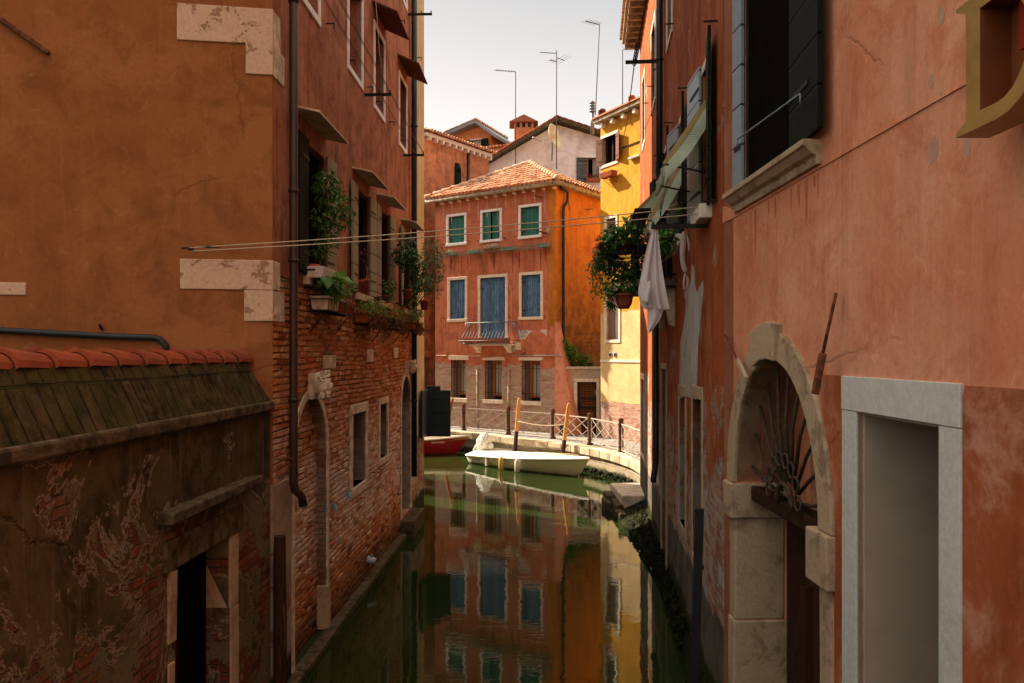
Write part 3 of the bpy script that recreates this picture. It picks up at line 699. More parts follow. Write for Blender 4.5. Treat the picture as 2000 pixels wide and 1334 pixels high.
# brown front wall facing the camera and the body behind
cx, cy = FL.at(FB.o[0], FB.o[1])
fb = empty('front_wall_frame', (0, 0, 0))
bpy.data.objects.remove(fb)
def in_parent(F, P, p):
    """a local point of frame F in the local space of frame P"""
    w_ = F.w(*p); x, y = P.at(w_.x, w_.y); return (x, y, p[2])
def child_frame(name, F, P, parent):
    """an object space of frame F under a thing that stands in frame P: returns loc, rot for a part"""
    x, y = P.at(F.o[0], F.o[1]); return (x, y, 0), F.rz - P.rz
def put(o, F, P):
    l, r = child_frame('', F, P, None); o.location = l; o.rotation_euler = (0, 0, r); return o
mb = MB(); mb.box(-9.5, .012, 0.0, .4, -1.0, H_L)
put(mb.build('end_wall', M['brown'], bl), FB, FL)
mb = MB(); mb.box(s0 + .02, s1, .45, 8, H_L - .02, H_L + .15); mb.box(s0, s1, 8, 8.3, -1, H_L); mb.box(s1 - .3, s1 - .002, .45, 8, -1, H_L)
mb.each('outer_wall', M['hidden'], bl)
mb = MB(); mb.box(s0 + .45, s1 - .35, 1.6, 1.7, -1, H_L - .1)
for zf in (4.2, 7.2, 10.3): mb.box(s0 + .45, s1 - .35, .46, 1.59, zf, zf + .12)
mb.each('inner_wall', M['dark'], bl)
# quoins
mb = MB(); q = MB()
for (xa, ya, xb, yb) in ((346, 12, 530, 84), (480, 84, 530, 147), (352, 506, 530, 566), (477, 566, 530, 628), (0, 551, 52, 577)):
    sa = L(FB, xa); sb = .0 if xb == 530 else L(FB, xb)
    za = FB.z((xa + xb) / 2, ya); zb_ = FB.z((xa + xb) / 2, yb)
    x1 = sb + (.02 if xb == 530 else 0)
    mb.box(sa, x1, -.018, .03, zb_ + .004, za - .004, jit=.003)
    if xb == 530:
        w_ = FB.w(.0, 0, 0); a0 = FL.at(w_.x, w_.y)[0]
        ww = .30 if (xb - xa) < 100 else .16
        q.box(a0 - .012, a0 + ww + .08, -.016, .03, zb_ + .006, za - .006, jit=.003)
[put(o, FB, FL) for o in mb.each('quoin', M['stone_pale'], bl, bevel=.008)]
q.each('quoin_side', M['stone'], bl, bevel=.008)
# fall pipes
def pipe_part(parent, pts, r, mat, collars=(), name='drainpipe'):
    o = MB().tube(pts, r, 12).build(name, mat, parent)
    if collars:
        c = MB()
        for p in collars: c.tube([(p[0], p[1], p[2] - .02), (p[0], p[1], p[2] + .02)], r * 1.25, 12)
        c.each('collar', mat, o)
    return o
sp_ = L(FL, 559) - .03
pipe_part(bl, [(sp_, -.09, H_L), (sp_, -.09, 2.32), (sp_, -.09, 2.20), (sp_ + .02, -.10, 2.12), (sp_ + .09, -.12, 2.08), (sp_ + .13, -.14, 2.03), (sp_ + .14, -.15, 1.93)], .047, M['pipe'], [(sp_, -.09, z) for z in (3.1, 4.6, 5.35, 7.4)])
sp2 = Frame.s(FL, 809, -.09) + .1
pipe_part(bl, [(sp2 - .1, -.09, H_L), (sp2 - .1, -.09, 1.0)], .06, M['pipeblack'], [(sp2 - .1, -.09, z) for z in (2.6, 5.1, 8.4)])
# arches
def outline_off(o, d):
    c = (o[0][0] + o[-1][0]) / 2; r = (o[-1][0] - o[0][0]) / 2
    top = max(p[1] for p in o); zs = o[1][1]; rise = top - zs; n_ = len(o) - 3
    return [(o[0][0] - d, o[0][1])] + [(c - (r + d) * cos(pi * i / n_), zs + (rise + d) * sin(pi * i / n_)) for i in range(n_ + 1)] + [(o[-1][0] + d, o[-1][1])]
def arch_surround(parent, o, d, y0, y1, mat, infill=None):
    return ring(parent, o, outline_off(o, d), y0, y1, mat)
a1 = arch_surround(bl, arch1, .09, -.018, .13, M['stone'])
mb = MB(); mb.poly_prism(arch1, .12, .44); mb.build('blocked_doorway', M['brickhouse'], bl)
mb = MB(); mb.box(arch1[-1][0] - .02, arch1[-1][0] + .12, -.03, .2, .02, .62); mb.build('door_jamb_foot', M['stone_warm'], bl, bevel=.01)
a2 = arch_surround(bl, arch2, .09, -.02, .44, M['stone'])
mb = MB(); mb.poly_prism(arch2, .38, .43); mb.build('water_door', M['wood_dark'], bl)
mb = MB(); mb.box(arch2[0][0] - .1, arch2[-1][0] + .2, -.28, .3, -.4, .30); mb.build('water_step', M['stone_dark'], bl, bevel=.02)
# carved keystone heads
def head(parent, s, z, k, beard=True):
    m_ = MB(); r = random.Random(3)
    m_.box(s - .12 * k, s + .10 * k, -.07 * k, .05, z - .15 * k, z + .15 * k, jit=.006)
    m_.blob((s, -.12 * k, z + .02), (.105 * k, .12 * k, .15 * k), 0, 12, 10, .05, r)          # skull
    m_.blob((s, -.235 * k, z - .0 * k), (.022 * k, .035 * k, .045 * k), 0, 8, 6)               # nose
    m_.blob((s, -.20 * k, z + .055 * k), (.075 * k, .03 * k, .016 * k), 0, 8, 5)               # brow
    for d in (-1, 1):
        m_.blob((s + d * .042 * k, -.205 * k, z + .025 * k), (.018 * k, .015 * k, .012 * k), 0, 6, 5)
        m_.blob((s + d * .06 * k, -.18 * k, z - .03 * k), (.03 * k, .03 * k, .03 * k), 0, 6, 5)
    m_.blob((s, -.20 * k, z - .065 * k), (.035 * k, .03 * k, .010 * k), 0, 6, 5)
    for _ in range(60 if beard else 22):
        a = r.uniform(0, 2 * pi); rr = .105 * k
        zz = z + (r.uniform(-.16, -.07) if beard and r.random() < .6 else r.uniform(.03, .17)) * k
        m_.blob((s + rr * cos(a) * .9, -.12 * k - abs(sin(a)) * .10 * k, zz), (.022 * k,) * 3, 0, 5, 4, .2, r)
    return m_.build('carved_head', M['stone'], parent)
head(bl, 9.54, 3.21, 1.0); head(bl, 16.3, 3.30, .95, False)
# ground floor windows
for k, (a, b, z0, z1) in enumerate((rw1, rw2)):
    w_ = surround(a, b, z0, z1, .14 if k == 0 else .1, -.025, .30, .0).build('window', M['stone'], bl, bevel=.008)
    g = MB()
    for i in range(5): g.bar((a + (b - a) * (i + .5) / 5, .2, z0), (a + (b - a) * (i + .5) / 5, .2, z1), .014)
    for i in range(4): g.bar((a, .2, z0 + (z1 - z0) * (i + .5) / 4), (b, .2, z0 + (z1 - z0) * (i + .5) / 4), .014)
    g.build('grille', M['rustbar'], w_)
    MB().box(a, b, .33, .36, z0, z1).build('pane_or_dark_sheet', M['glass'], w_)
# small stones, hooks, vent
mb = MB()
for (xa, ya, xb, yb) in ((631, 694, 655, 720), (716, 682, 728, 707), (768, 679, 776, 699)):
    a, z1_ = FL.sz(xa, ya); b, z0_ = FL.sz(xb, yb); z0_ = FL.z(xa, yb); mb.box(a, b, -.012, .02, z0_, z1_, jit=.006)
mb.each('inset_stone', M['stone'], bl, bevel=.005)
mb = MB()
for (x, y, l_) in ((515, 898, .20), (540, 910, .16), (560, 945, .12), (600, 1022, .12), (735, 918, .12), (722, 924, .14), (765, 880, .1), (778, 836, .1), (775, 915, .1), (700, 975, .1), (775, 965, .12), (745, 1030, .1), (690, 1100, .2)):
    p = FL.loc(max(x, 532), y); mb.bar((p[0], 0, p[2]), (p[0] + .02, -l_, p[2] + .015), .012)
mb.each('iron_spike', M['rust'], bl)
for (x, y) in ((637, 46), (680, 118), (716, 170), (733, 198), (759, 238), (782, 274), (814, 112), (780, 40)):
    p = FL.loc(x, y); mb = MB(); mb.bar((p[0], 0, p[2]), (p[0], -.10, p[2]), .014); mb.bar((p[0], -.10, p[2] + .01), (p[0], -.10, p[2] - .07), .014); mb.build('shutter_hook', M['iron'], bl)
p = FL.loc(572, 243); mb = MB(); mb.tube([(p[0] + .05, .0, p[2]), (p[0] + .05, -.03, p[2])], .075, 20); mb.build('vent', M['stone_warm'], bl)
# kerb at the water
mb = MB(); x = 8.1
while x < 15.55:
    w_ = rng.uniform(.7, 1.1); mb.box(x, min(x + w_ - .01, 15.6), -.14, .02, -.6, .075 + rng.uniform(-.01, .01), jit=.006); x += w_
mb.each('foot_stone', M['stone_dark'], bl, bevel=.015)
mb = MB(); mb.box(8.12, 8.72, -.03, .05, -.8, 2.25, jit=.01); mb.build('plaster_pier', wallmat('pale_pier_plaster', (.36, .27, .2), (.42, .33, .25), (.22, .14, .09), .5, algae=.25, rand=37, peel=.2, peelz=(0, 2.4)), bl)
# canopies
mb_mat = M['creamstone']
for k, (a, b) in enumerate(pn):
    m_ = MB(); wd = .17; a_, b_ = a - .22 - .27 * (k == 0), b + .16 - .1 * (k == 0)
    z_ = PZ1 + .26 - .03 * k
    m_.hexa([(a_, .02, z_), (b_, .02, z_), (b_, -.30, z_ - .07), (a_, -.30, z_ - .07)], [(a_, .02, z_ + .028), (b_, .02, z_ + .028), (b_, -.30, z_ - .045), (a_, -.30, z_ - .045)])
    m_.build('canopy', M['concrete'], bl, bevel=.004)
for (a, b) in (up[2], up[3]):
    m_ = MB(); z_ = UZ1 + .34
    m_.hexa([(a - .2, .02, z_), (b + .2, .02, z_), (b + .2, -.42, z_ - .2), (a - .2, -.42, z_ - .2)], [(a - .2, .02, z_ + .03), (b + .2, .02, z_ + .03), (b + .2, -.42, z_ - .17), (a - .2, -.42, z_ - .17)])
    m_.build('canopy', M['rust'], bl, bevel=.004)
# windows with leaves
for k, (a, b) in enumerate(pn):
    m_ = MB(); m_.box(a - .10, b + .10, -.07, .30, PZ0 - .10, PZ0); w_ = m_.build('window', M['stone'], bl, bevel=.008)
    f_ = MB(); f_.box(a, a + .04, .03, .068, PZ0, PZ1); f_.box(b - .055, b - .013, .03, .068, PZ0, PZ1); f_.box(a + .041, b - .056, .03, .068, PZ1 - .05, PZ1); f_.build('window_frame', M['wood_dark'], w_)
    MB().box(a, b, .07, .09, PZ0, PZ1).build('pane_or_dark_sheet', M['dark'], w_)  # black sheet stands in for the unlit room behind the window
    q_ = MB(); q_.box(b - .012, b - .001, .01, .068, PZ0, PZ1); q_.build('jamb_board', M['wood_dark'], w_)
    open_leaf(w_, a, -1, PZ0 + .02, PZ1 + .02, .44, 3, M['dkgreen'] if k == 0 else M['grey_sh'])
    open_leaf(w_, b, 1, PZ0 + .02, PZ1 + .02, .40, 3, M['grey_sh'])
    c_ = MB(); c_.bar((a - .46, -.14 - .1 * (k == 0), PZ0 + .03), (a - .40, -.01, PZ0 + .03), .02); c_.bar((b + .44, -.13, PZ0 + .03), (b + .40, -.01, PZ0 + .03), .02); c_.each('shutter_catch', M['iron'], w_)
for rowi, row in enumerate((up, up3)):
    z0_, z1_ = (UZ0, UZ1) if rowi == 0 else (10.72, 12.0)
    for k, (a, b) in enumerate(row):
        w_ = surround(a, b, z0_, z1_, .085, -.02, .06).build('window', M['whitepaint'], bl, bevel=.006)
        MB().box(a - .001, b + .001, .36, .40, z0_, z1_).build('shutter', M['brown_sh'], w_)
        if k in (1, 2): 
            t_ = MB(); t_.blob((b - .12, .2, z0_ + .09), (.05, .05, .09), 0, 8, 6, .1); t_.build('sill_pot', M['terracotta'], w_)
# ------------------------------------------------------------------ narrow yellow house past the pipe and its wing down the side canal
ny = FL.empty('narrow_house'); tag(ny, 'narrow beige and yellow plaster house end past the black drainpipe, left bank', 'house')
sA, sB = s1, 18.9
wall(ny, [(sA + .003, -1), (sA + .003, 14.2), (sB, 14.2), (sB, -1)], [], M['narrow'], thick=.4)
w0 = FL.w(sB, 0, 0); FN = Frame(w0.x, w0.y, 2200, -1556)   # side canal front, seen from the far side
mb = MB(); mb.box(-10, -.0, -.4, -.01, -1, 13.4); put(mb.build('side_wall', M['hidden'], ny), FN, FL)
w2 = FL.w(sB, 0, 0)
mb = MB(); mb.box(sA, sB, .4, 6, 14.0, 14.2); mb.build('roof', M['tile'], ny)
# unseen building added down the side canal to shade the dark red house
sc_ = empty('added_shade_house', (-4.4, 22.3, 0), FR.rz); tag(sc_, 'unseen ochre house added along the side canal to shade the dark red house', 'house')
wall(sc_, [(-9, -1), (-9, 11.2), (0, 11.2), (0, -1)], [rect(-1.8, -1.0, 2, 3.6), rect(-3.8, -3.0, 2, 3.6), rect(-1.8, -1.0, 6, 7.6), rect(-3.8, -3, 6, 7.6)], M['hidden'], thick=.4, y0=-.4 + 1.6)
mb = MB(); mb.box(-9, 0, -.4, 1.2, -1, 11.18); mb.build('house_body', M['hidden'], sc_); mb = MB(); mb.box(-9.2, .2, -.5, 1.8, 11.2, 11.32); mb.build('roof', M['tile'], sc_)
# dark teal screen fixed on the corner over the water
ts = FL.empty('screen', L(FL, 817), 0, 0); tag(ts, 'dark teal angular screen fixed over the water at the far left corner', 'screen')
w_ = MB(); y1 = FL.z(822, 770); y0_ = FL.z(822, 858)
sx = L(FL, 817)
w_.box(.0, .95, -.10, -.05, FL.z(817, 857), FL.z(817, 764)); w_.build('side_panel', M['teal'], ts, bevel=.005)
w_ = MB(); w_.box(.96, 1.02, -.62, -.05, 1.62, 2.72); w_.box(.965, 1.015, -.38, -.05, 2.70, 2.82)
for i in range(3): w_.box(.94, .96, -.62, -.05, 1.9 + i * .3, 1.92 + i * .3)
w_.build('front_panel', M['teal'], ts, bevel=.005)
w_ = MB(); w_.bar((.5, 0, 1.9), (.5, -.08, 1.9), .03); w_.bar((.5, 0, 2.5), (.5, -.08, 2.5), .03); w_.each('bracket', M['iron'], ts)

# ------------------------------------------------------------------ garden wall in the left foreground
gw = FL.empty('garden_wall', 0, 0, 0); tag(gw, 'mossy crumbling garden wall with red tile ridge and a black doorway, left foreground', 'garden wall')
ga, gb = -4.0, 8.10
da, db = 5.99, 7.02
wall(gw, [(ga, -1), (ga, 3.02), (gb, 3.02), (gb, -1)], [rect(da, db, -.6, 1.99)], M['gardenwall'], thick=.5)
mb = MB(); mb.box(ga, gb, -.055, .3, 3.02, 3.12); mb.build('lip', M['stone_dark'], gw, bevel=.02)
n = N('mossy_slates'); co = n.coord(); sp = n.n('SeparateXYZ', i0=co).outputs
v = n.n('CombineXYZ', i0=n.m('ADD', sp[0], n.m('MULTIPLY', n.noise(co, 3.0, 4), .07)), i1=n.m('ADD', sp[2], n.m('MULTIPLY', n.noise(co, 4.0, 4), .03))).outputs[0]
bk = n.n('TexBrick', {'offset': .37}, Vector=v, Color1=(0, 0, 0), Color2=(1, 1, 1), Mortar=(0, 0, 0), Scale=1, Mortar_Size=.010, Mortar_Smooth=.4, Brick_Width=.13, Row_Height=.343)
f = n.noise(co, 5, 9, .78, .6); c = n.mix(n.ramp(f, .40, .62), (.018, .015, .006), (.085, .062, .026)); c = n.mix(n.m('MULTIPLY', bk.outputs[0], .25), c, (.13, .085, .045)); c = n.mix(n.m('MULTIPLY', n.m('MULTIPLY', bk.outputs[1], n.ramp(n.noise(co, 3, 3), .3, .6)), .8), c, (.012, .010, .006))
c = n.mix(n.m('MULTIPLY', n.ramp(n.noise(co, 2.2, 5), .45, .65), .6), c, (.050, .055, .014))
M['slates'] = n.done(c, .9, n.m('ADD', n.m('SUBTRACT', 1.0, bk.outputs[1]), n.m('MULTIPLY', f, .9)), .02)
mb = MB(); 
mb.hexa([(ga, -.02, 3.12), (gb - .05, -.02, 3.12), (gb - .05, .5, 3.12), (ga, .5, 3.12)], [(ga, .17, 3.53), (gb - .25, .17, 3.53), (gb - .25, .4, 3.53), (ga, .4, 3.53)])
mb.build('sloping_top', M['slates'], gw)
mb = MB(); tn = []; rr = random.Random(8); x = ga
while x < 7.85:
    l_ = .365; r0, r1 = .118, .088; seg = 8; vs = []
    for (q_, r_, dz) in ((x, r0, .012), (x + l_ + .05, r1, .0)):
        for k in range(seg + 1): a = pi * k / seg; vs.append((q_ + rr.uniform(-.006, .006), .27 - r_ * cos(a) * 1.15, 3.51 + dz + r_ * sin(a)))
    # thickness of the lip of each tile
    for k in range(seg + 1): a = pi * k / seg; vs.append((x + .002, .27 - (r0 - .018) * cos(a) * 1.15, 3.51 + .0 + (r0 - .018) * sin(a)))
    fs = [(k, k + 1, seg + 2 + k, seg + 1 + k) for k in range(seg)] + [(k, k + 1, 2 * seg + 3 + k, 2 * seg + 2 + k) for k in range(seg)]
    mb.add(vs, fs, 0, False); tn += [1.0 if rr.random() < .07 else rr.uniform(.2, .85)] * len(fs); x += l_
o = mb.build('ridge_tiles', M['ridge_tile'], gw, fixn=False); settint(o, tn)
mb = MB(); mb.box(ga, 7.75, .22, .34, 3.50, 3.575); mb.build('mortar_bed', M['stone_warm'], gw)
mb = MB(); mb.box(5.71, 7.55, -.12, .05, 2.36, 2.45, jit=.004); mb.build('door_hood', M['stone_dark'], gw, bevel=.015)
d_ = MB(); d_.box(da - .2, db + .28, -.03, .3, 1.99, 2.22, jit=.006); d_.build('lintel', M['stone_dark'], gw, bevel=.012); d_ = MB(); d_.box(db, db + .2, -.02, .3, 1.35, 1.985, jit=.004); d_.box(db + .02, db + .2, -.018, .3, -.8, 1.34, jit=.003); d_.box(da - .13, da, -.02, .3, 1.45, 1.985, jit=.01); d_.box(da - .12, da - .01, -.02, .3, -.8, 1.3, jit=.012)
fr = d_.each('door_stone', M['stone_warm'], gw, bevel=.012)
MB().box(da - .3, db + .3, .20, .24, -.8, 2.4).build('doorway_dark_sheet', M['dark'], gw)  # black sheet painted dark for the shade inside the doorway
d_ = MB(); d_.box(da + .02, da + .07, .02, .19, -.7, 1.95); d_.build('door_leaf', M['wood_dark'], gw)
# things on the brown wall
t_ = FB.empty('black_hose', L(FB, 150), -.04, 0); ps = []
for (x, y) in ((-40, 643), (0, 645), (110, 651), (220, 657), (300, 659), (312, 663), (322, 674), (328, 700)):
    q_ = FB.loc(x, y, -.05); ps.append((q_[0] - L(FB, 150), 0, q_[2]))
tag(MB().tube(ps, .032, 10).build('tube', M['black_rubber'], t_), None); tag(t_, 'black hose running along the brown wall above the tiles', 'hose')
mb = MB(); q_ = FB.loc(196, 648, -.05); mb.bar((q_[0] - L(FB, 150), .05, q_[2] + .02), (q_[0] - L(FB, 150), -.04, q_[2] + .07), .02); mb.build('clip', M['iron'], t_)
t_ = FB.empty('iron_strap', L(FB, 50), 0, 0); mb = MB(); a = FB.loc(-30, 15); b = FB.loc(95, 104)
mb.bar((a[0] - L(FB, 50), -.03, a[2]), (b[0] - L(FB, 50), -.03, b[2]), .06, .045); mb.build('strap', M['rust'], t_, bevel=.01); tag(t_, 'rusty iron strap slanting down the brown wall, top left corner', 'iron strap')
MB().bar((b[0] - L(FB, 50), .02, b[2]), (b[0] - L(FB, 50), -.06, b[2]), .03).build('bolt', M['rust'], t_)
# mooring post in the foreground
mp = empty('mooring_post', (-2.33, 7.98, -1.4)); tag(mp, 'dark broken wooden mooring post against the plaster pier, left foreground', 'mooring post')
mb = MB(); mb.tube([(0, 0, 0), (.01, 0, 1.5), (.0, .0, 2.9), (.005, 0, 3.17)], [.075, .07, .062, .058], 9, smooth=False); mb.build('post', M['wood_dark'], mp)
mb = MB(); mb.tube([(.06, -.05, 2.5), (.075, -.06, 2.1), (.03, -.09, 1.95), (.06, -.06, 1.8)], .006, 6); mb.tube([(-.06, -.02, 3.0), (-.12, -.03, 2.95), (-.10, -.03, 2.85)], .01, 6); mb.each('rope', M['rust'], mp)
# ------------------------------------------------------------------ RIGHT BANK: salmon house
bp_ = FP.empty('salmon_house'); tag(bp_, 'salmon pink plaster house with arched water door and white framed doorway, right foreground', 'house')
pa, pb = L(FP, 1413), 8.0
pd = (L(FP, 1676), L(FP, 1838), -.9, 3.278)                     # white framed doorway
arch = arc(L(FP, 1439), L(FP, 1606), -.9, 2.52, 1.04, 18)
pw = (L(FP, 1457), L(FP, 1553), 4.92, 7.2)                    # upper window
zs_ = FP.z(1413, 434)
n_low = [(pa, -1), (pa, 3.28), (L(FP, 1648) - .0, 3.28)]
wall(bp_, [(pa, -1), (pa, 12.6), (pb, 12.6), (pb, -1)], [arch, rect(*pd), rect(*pw)], M['pink'], thick=.45, revmat=None)
# rust orange repaint round and right of the white doorway (thin coat)
def coat(parent, outline, mat, t=.006, name='repaint_patch'):
    mb = MB(); tri = tessellate_polygon([[Vector((p[0], p[1], 0)) for p in outline]])
    n_ = len(outline); mb.add([(p[0], -t, p[1]) for p in outline] + [(p[0], .001, p[1]) for p in outline], [tuple(x) for x in tri] + [(i, (i + 1) % n_, n_ + (i + 1) % n_, n_ + i) for i in range(n_)])
    return mb.build(name, mat, parent)
lx, rx = L(FP, 1648), L(FP, 1882)
rn = random.Random(5)
def wob(p, q, n_, a): return [(p[0] + (q[0] - p[0]) * i / n_ + rn.uniform(-a, a), p[1] + (q[1] - p[1]) * i / n_ + rn.uniform(-a, a)) for i in range(n_)]
coat(bp_, [(rx + .003, -.9), (rx + .003, 3.42)] + wob((rx + .02, 3.46), (pb - .01, 3.42), 14, .008) + [(pb - .01, 3.42), (pb - .01, -.9)], M['pinklow'])
coat(bp_, [(L(FP, 1634), -.9), (L(FP, 1634) - .02, 2.1), (L(FP, 1612), 3.0), (L(FP, 1600), 3.47), (lx - .003, 3.47), (lx - .003, -.9)], M['pinklow'])
# string line: upper coat stands a centimetre proud
coat(bp_, [(pa + .002, zs_ - .01), (pa + .002, 4.9)] + [(L(FP, 1440), 4.78), (L(FP, 1440), 4.905), (L(FP, 1605), 4.905), (L(FP, 1605), zs_), (pb - .01, zs_)] + [(pb - .01, zs_ - .012), (L(FP, 1605), zs_ - .014), (L(FP, 1605), 4.745), (L(FP, 1440), 4.74)], M['pink'], .008, 'string_line')
# white doorway
d = MB(); a, b, z0, z1 = pd
d.box(lx, a, -.012, .03, -.9, z1 - .003); d.box(b, rx, -.012, .03, -.9, z1 - .003); d.box(lx, rx, -.016, .03, z1, 3.47)
d.each('door_frame', M['whitestone'], bp_, bevel=.004)
d = MB(); pm = plain('beige_passage_paint', (.46, .37, .285), .8, .12, 2, .002)
d.box(a + .001, a + .012, .032, 2.2, -.9, z1 - .002); d.box(b - .012, b - .001, .032, 2.2, -.9, z1 - .002); d.box(a - .05, b + .05, 2.2, 2.3, -.9, z1 + .25); d.box(a + .013, b - .013, .033, 2.2, z1 - .02, z1 - .004)
d.each('passage_wall', pm, bp_)
MB().box(a - .05, b + .05, .3, 3, -.95, -.6).build('passage_floor', M['stone_warm'], bp_)
# arched water door
n_ = len(arch); ow = outline_off(arch, .20)

def vous(i0, i1, dr=0.0, y=-.03):
    q = MB(); inn = arch[i0:i1 + 1]; out = outline_off(arch, .20 + dr)[i0:i1 + 1]
    q.poly_prism(inn + out[::-1], y, .20); return q.build('arch_stone', M['stone_warm'], bp_, bevel=.010)
vous(1, 8); vous(8, 11, .07, -.06); vous(11, n_ - 2)
c_ = MB()
c_.box(arch[0][0] - .20, arch[0][0] + .035, -.06, .42, 2.23, 2.515, jit=.003); c_.box(arch[-1][0] - .12, arch[-1][0] + .20, -.06, .30, 2.19, 2.515, jit=.003)
c_.each('impost', M['stone_warm'], bp_, bevel=.012)
c_ = MB()
c_.box(arch[0][0] - .15, arch[0][0] + .012, -.02, .40, 1.38, 2.225, jit=.003); c_.box(arch[0][0] - .16, arch[0][0] + .016, -.03, .42, -.9, 1.375, jit=.004)
c_.box(arch[-1][0] - .02, arch[-1][0] + .16, -.012, .3, 1.5, 2.185, jit=.003); c_.box(arch[-1][0] - .03, arch[-1][0] + .15, -.02, .3, -.9, 1.495, jit=.005)
c_.each('door_pier', M['stone_warm'], bp_, bevel=.014)
# reveal lining of the arch (dark stained stone)
ring(bp_, arch[1:-1], outline_off(arch, .04)[1:-1], .2, .45, M['stone_warm'], 'arch_soffit')
cx = (arch[0][0] + arch[-1][0]) / 2
g = MB(); g.box(arch[0][0] + .036, arch[-1][0] + .02, .10, .24, 2.38, 2.50, jit=.006); g.build('transom', M['wood_dark'], bp_, bevel=.014)
fan = MB(); r_ = random.Random(2)
fan.hold = False
bars = MB()
for i in range(11):
    a = pi * (i + .5) / 11; rx_, rz_ = .84, 1.00
    x0, z0 = cx - .15 * cos(a), 2.52 + .15 * sin(a); x1, z1 = cx - rx_ * cos(a), 2.52 + rz_ * sin(a)
    xm, zm = (x0 + x1) / 2, (z0 + z1) / 2
    bars.tube([(x0, .12, z0), (xm + r_.uniform(-.02, .02), .09, zm + r_.uniform(-.02, .02)), (x1, .12, z1)], .014, 6)
bars.each('fan_bar', M['rustbar'], bp_)
g = MB(); g.tube([(cx - .15 * cos(pi * i / 12), .08, 2.5 + .15 * sin(pi * i / 12)) for i in range(13)], .020, 6)
for i in range(8):
    a = pi * (i + .5) / 8; q0 = Vector((cx - .30 * cos(a), .07, 2.5 + .33 * sin(a)))
    g.tube([q0 + Vector((.055 * cos(t), 0, .055 * sin(t))) for t in [2 * pi * k / 10 for k in range(11)]], .010, 5, caps=False)
g.build('fan_scroll', M['rustbar'], bp_)
MB().box(arch[0][0], arch[-1][0], .62, .66, 2.3, 3.7).build('fanlight_back', plain('peach_inner_plaster', (.62, .34, .20), .9, .4, 6, .004), bp_)
g = MB(); g.box(arch[0][0] + .52, arch[-1][0] - .0, .40, .46, -.9, 2.36); o = g.build('door_leaf', M['wood_door'], bp_, bevel=.005)
for (za, zb_) in ((1.2, 1.9), (.2, 1.05), (-.7, .05)):
    q = MB(); q.box(arch[0][0] + .66, arch[-1][0] - .62, .385, .399, za, zb_); q.build('door_panel', M['wood_door'], o, bevel=.006)
g = MB(); g.box(arch[0][0], arch[0][0] + .52, .42, .47, -.9, 2.36); g.build('door_leaf', M['wood_dark'], bp_, bevel=.005)
g = MB(); g.box(arch[0][0] + .53, arch[0][0] + .60, .34, .398, -.9, 1.82); g.build('door_post', M['wood_door'], bp_)
# rods beside the arch
def rod(pts, r, m, wide=None):
    t = MB(); t.tube(pts, r, 7); return t.build('hanging_rod', m, bp_)
a = FP.loc(1633, 572, -.05); b = FP.loc(1607, 690, -.10); c = FP.loc(1592, 770, -.14)
rod([a, b], .010, M['rust']); t = MB(); t.bar(b, c, .035, .05); t.build('rod_bracket', M['rust'], bp_, bevel=.008)
a = FP.loc(1417, 655, -.04); b = FP.loc(1441, 704, -.08); c = FP.loc(1458, 742, -.12)
rod([a, b], .008, M['rust']); t = MB(); t.bar(b, c, .03, .05); t.build('rod_bracket', M['stone_warm'], bp_, bevel=.008)
# drips under the sill and mended spots
dm = plain('rust_red_drip', (.50, .165, .08), .9, .2, 12, .001); dg = plain('grey_mended_spot', (.50, .30, .22), .9, .15, 12, .001); rn = random.Random(15)
for i in range(9):
    x = L(FP, 1448) + (L(FP, 1598) - L(FP, 1448)) * rn.random(); h = rn.uniform(.08, .42); w_ = rn.uniform(.008, .03)
    coat(bp_, [(x - w_, 4.72), (x + w_, 4.72), (x + w_ * .8, 4.72 - h * .6), (x + w_ * .2, 4.72 - h), (x - w_ * .5, 4.72 - h * .7)], dm, .0012, 'drip_stain')
for (px, py, r_) in ((1823, 292, .045), (1890, 282, .035), (1838, 190, .02), (1820, 157, .025), (1838, 30, .03)):
    q = FP.sz(px, py); coat(bp_, [(q[0] + r_ * cos(2 * pi * i / 12) * rn.uniform(.8, 1.1), q[1] + 1.5 * r_ * sin(2 * pi * i / 12) * rn.uniform(.8, 1.1)) for i in range(12)], dg, .0012, 'mended_spot')
# upper window
a, b, z0, z1 = pw
sl = MB(); sa, sb = L(FP, 1441), L(FP, 1604)
prof = [(0.0, .0), (-.045, .0), (-.055, -.03), (-.10, -.06), (-.12, -.075), (-.12, -.115), (0.0, -.115)]
prof = [(.02, -.155), (-.035, -.155), (-.035, -.10), (-.07, -.085), (-.105, -.045), (-.125, -.04), (-.125, 0.0), (.02, 0.0)]
vs = [(s_, p[0], 4.92 + p[1]) for s_ in (sa - .02, sb + .02) for p in prof]; k = len(prof)
sl.add(vs, [tuple(range(k))[::-1], tuple(range(k, 2 * k))] + [(i, (i + 1) % k, k + (i + 1) % k, k + i) for i in range(k)])
w_ = sl.build('window', M['stone_warm'], bp_, bevel=.006); w_['label'] = 'window with thick moulded stone sill'
f_ = MB(); f_.box(a, a + .03, .0, .011, z0, z1); f_.box(b - .03, b, .0, .011, z0, z1); f_.build('window_frame', M['wood_dark'], w_)
open_leaf(w_, a - .0, -1, z0 + .0, z1, .20, 3, M['blue_sheen'])
MB().box(a + .002, b - .002, .012, .03, z0, z1).build('pane_or_dark_sheet', M['dark'], w_)  # black sheet just behind the wall face, in place of room shade
open_leaf(w_, b, 1, z0 + .02, z1, .62, 5, M['dkgreen'])
t = MB(); p0 = FP.loc(1440, 272, -.24); p1 = FP.loc(1563, 183, -.12); t.tube([p0, p1], .006, 6); t.tube([p1, (p1[0], p1[1], p1[2] - .07)], .006, 6); t.tube([p0, (p0[0], p0[1], p0[2] - .06)], .008, 6)
t.build('rail', M['galv'], w_)
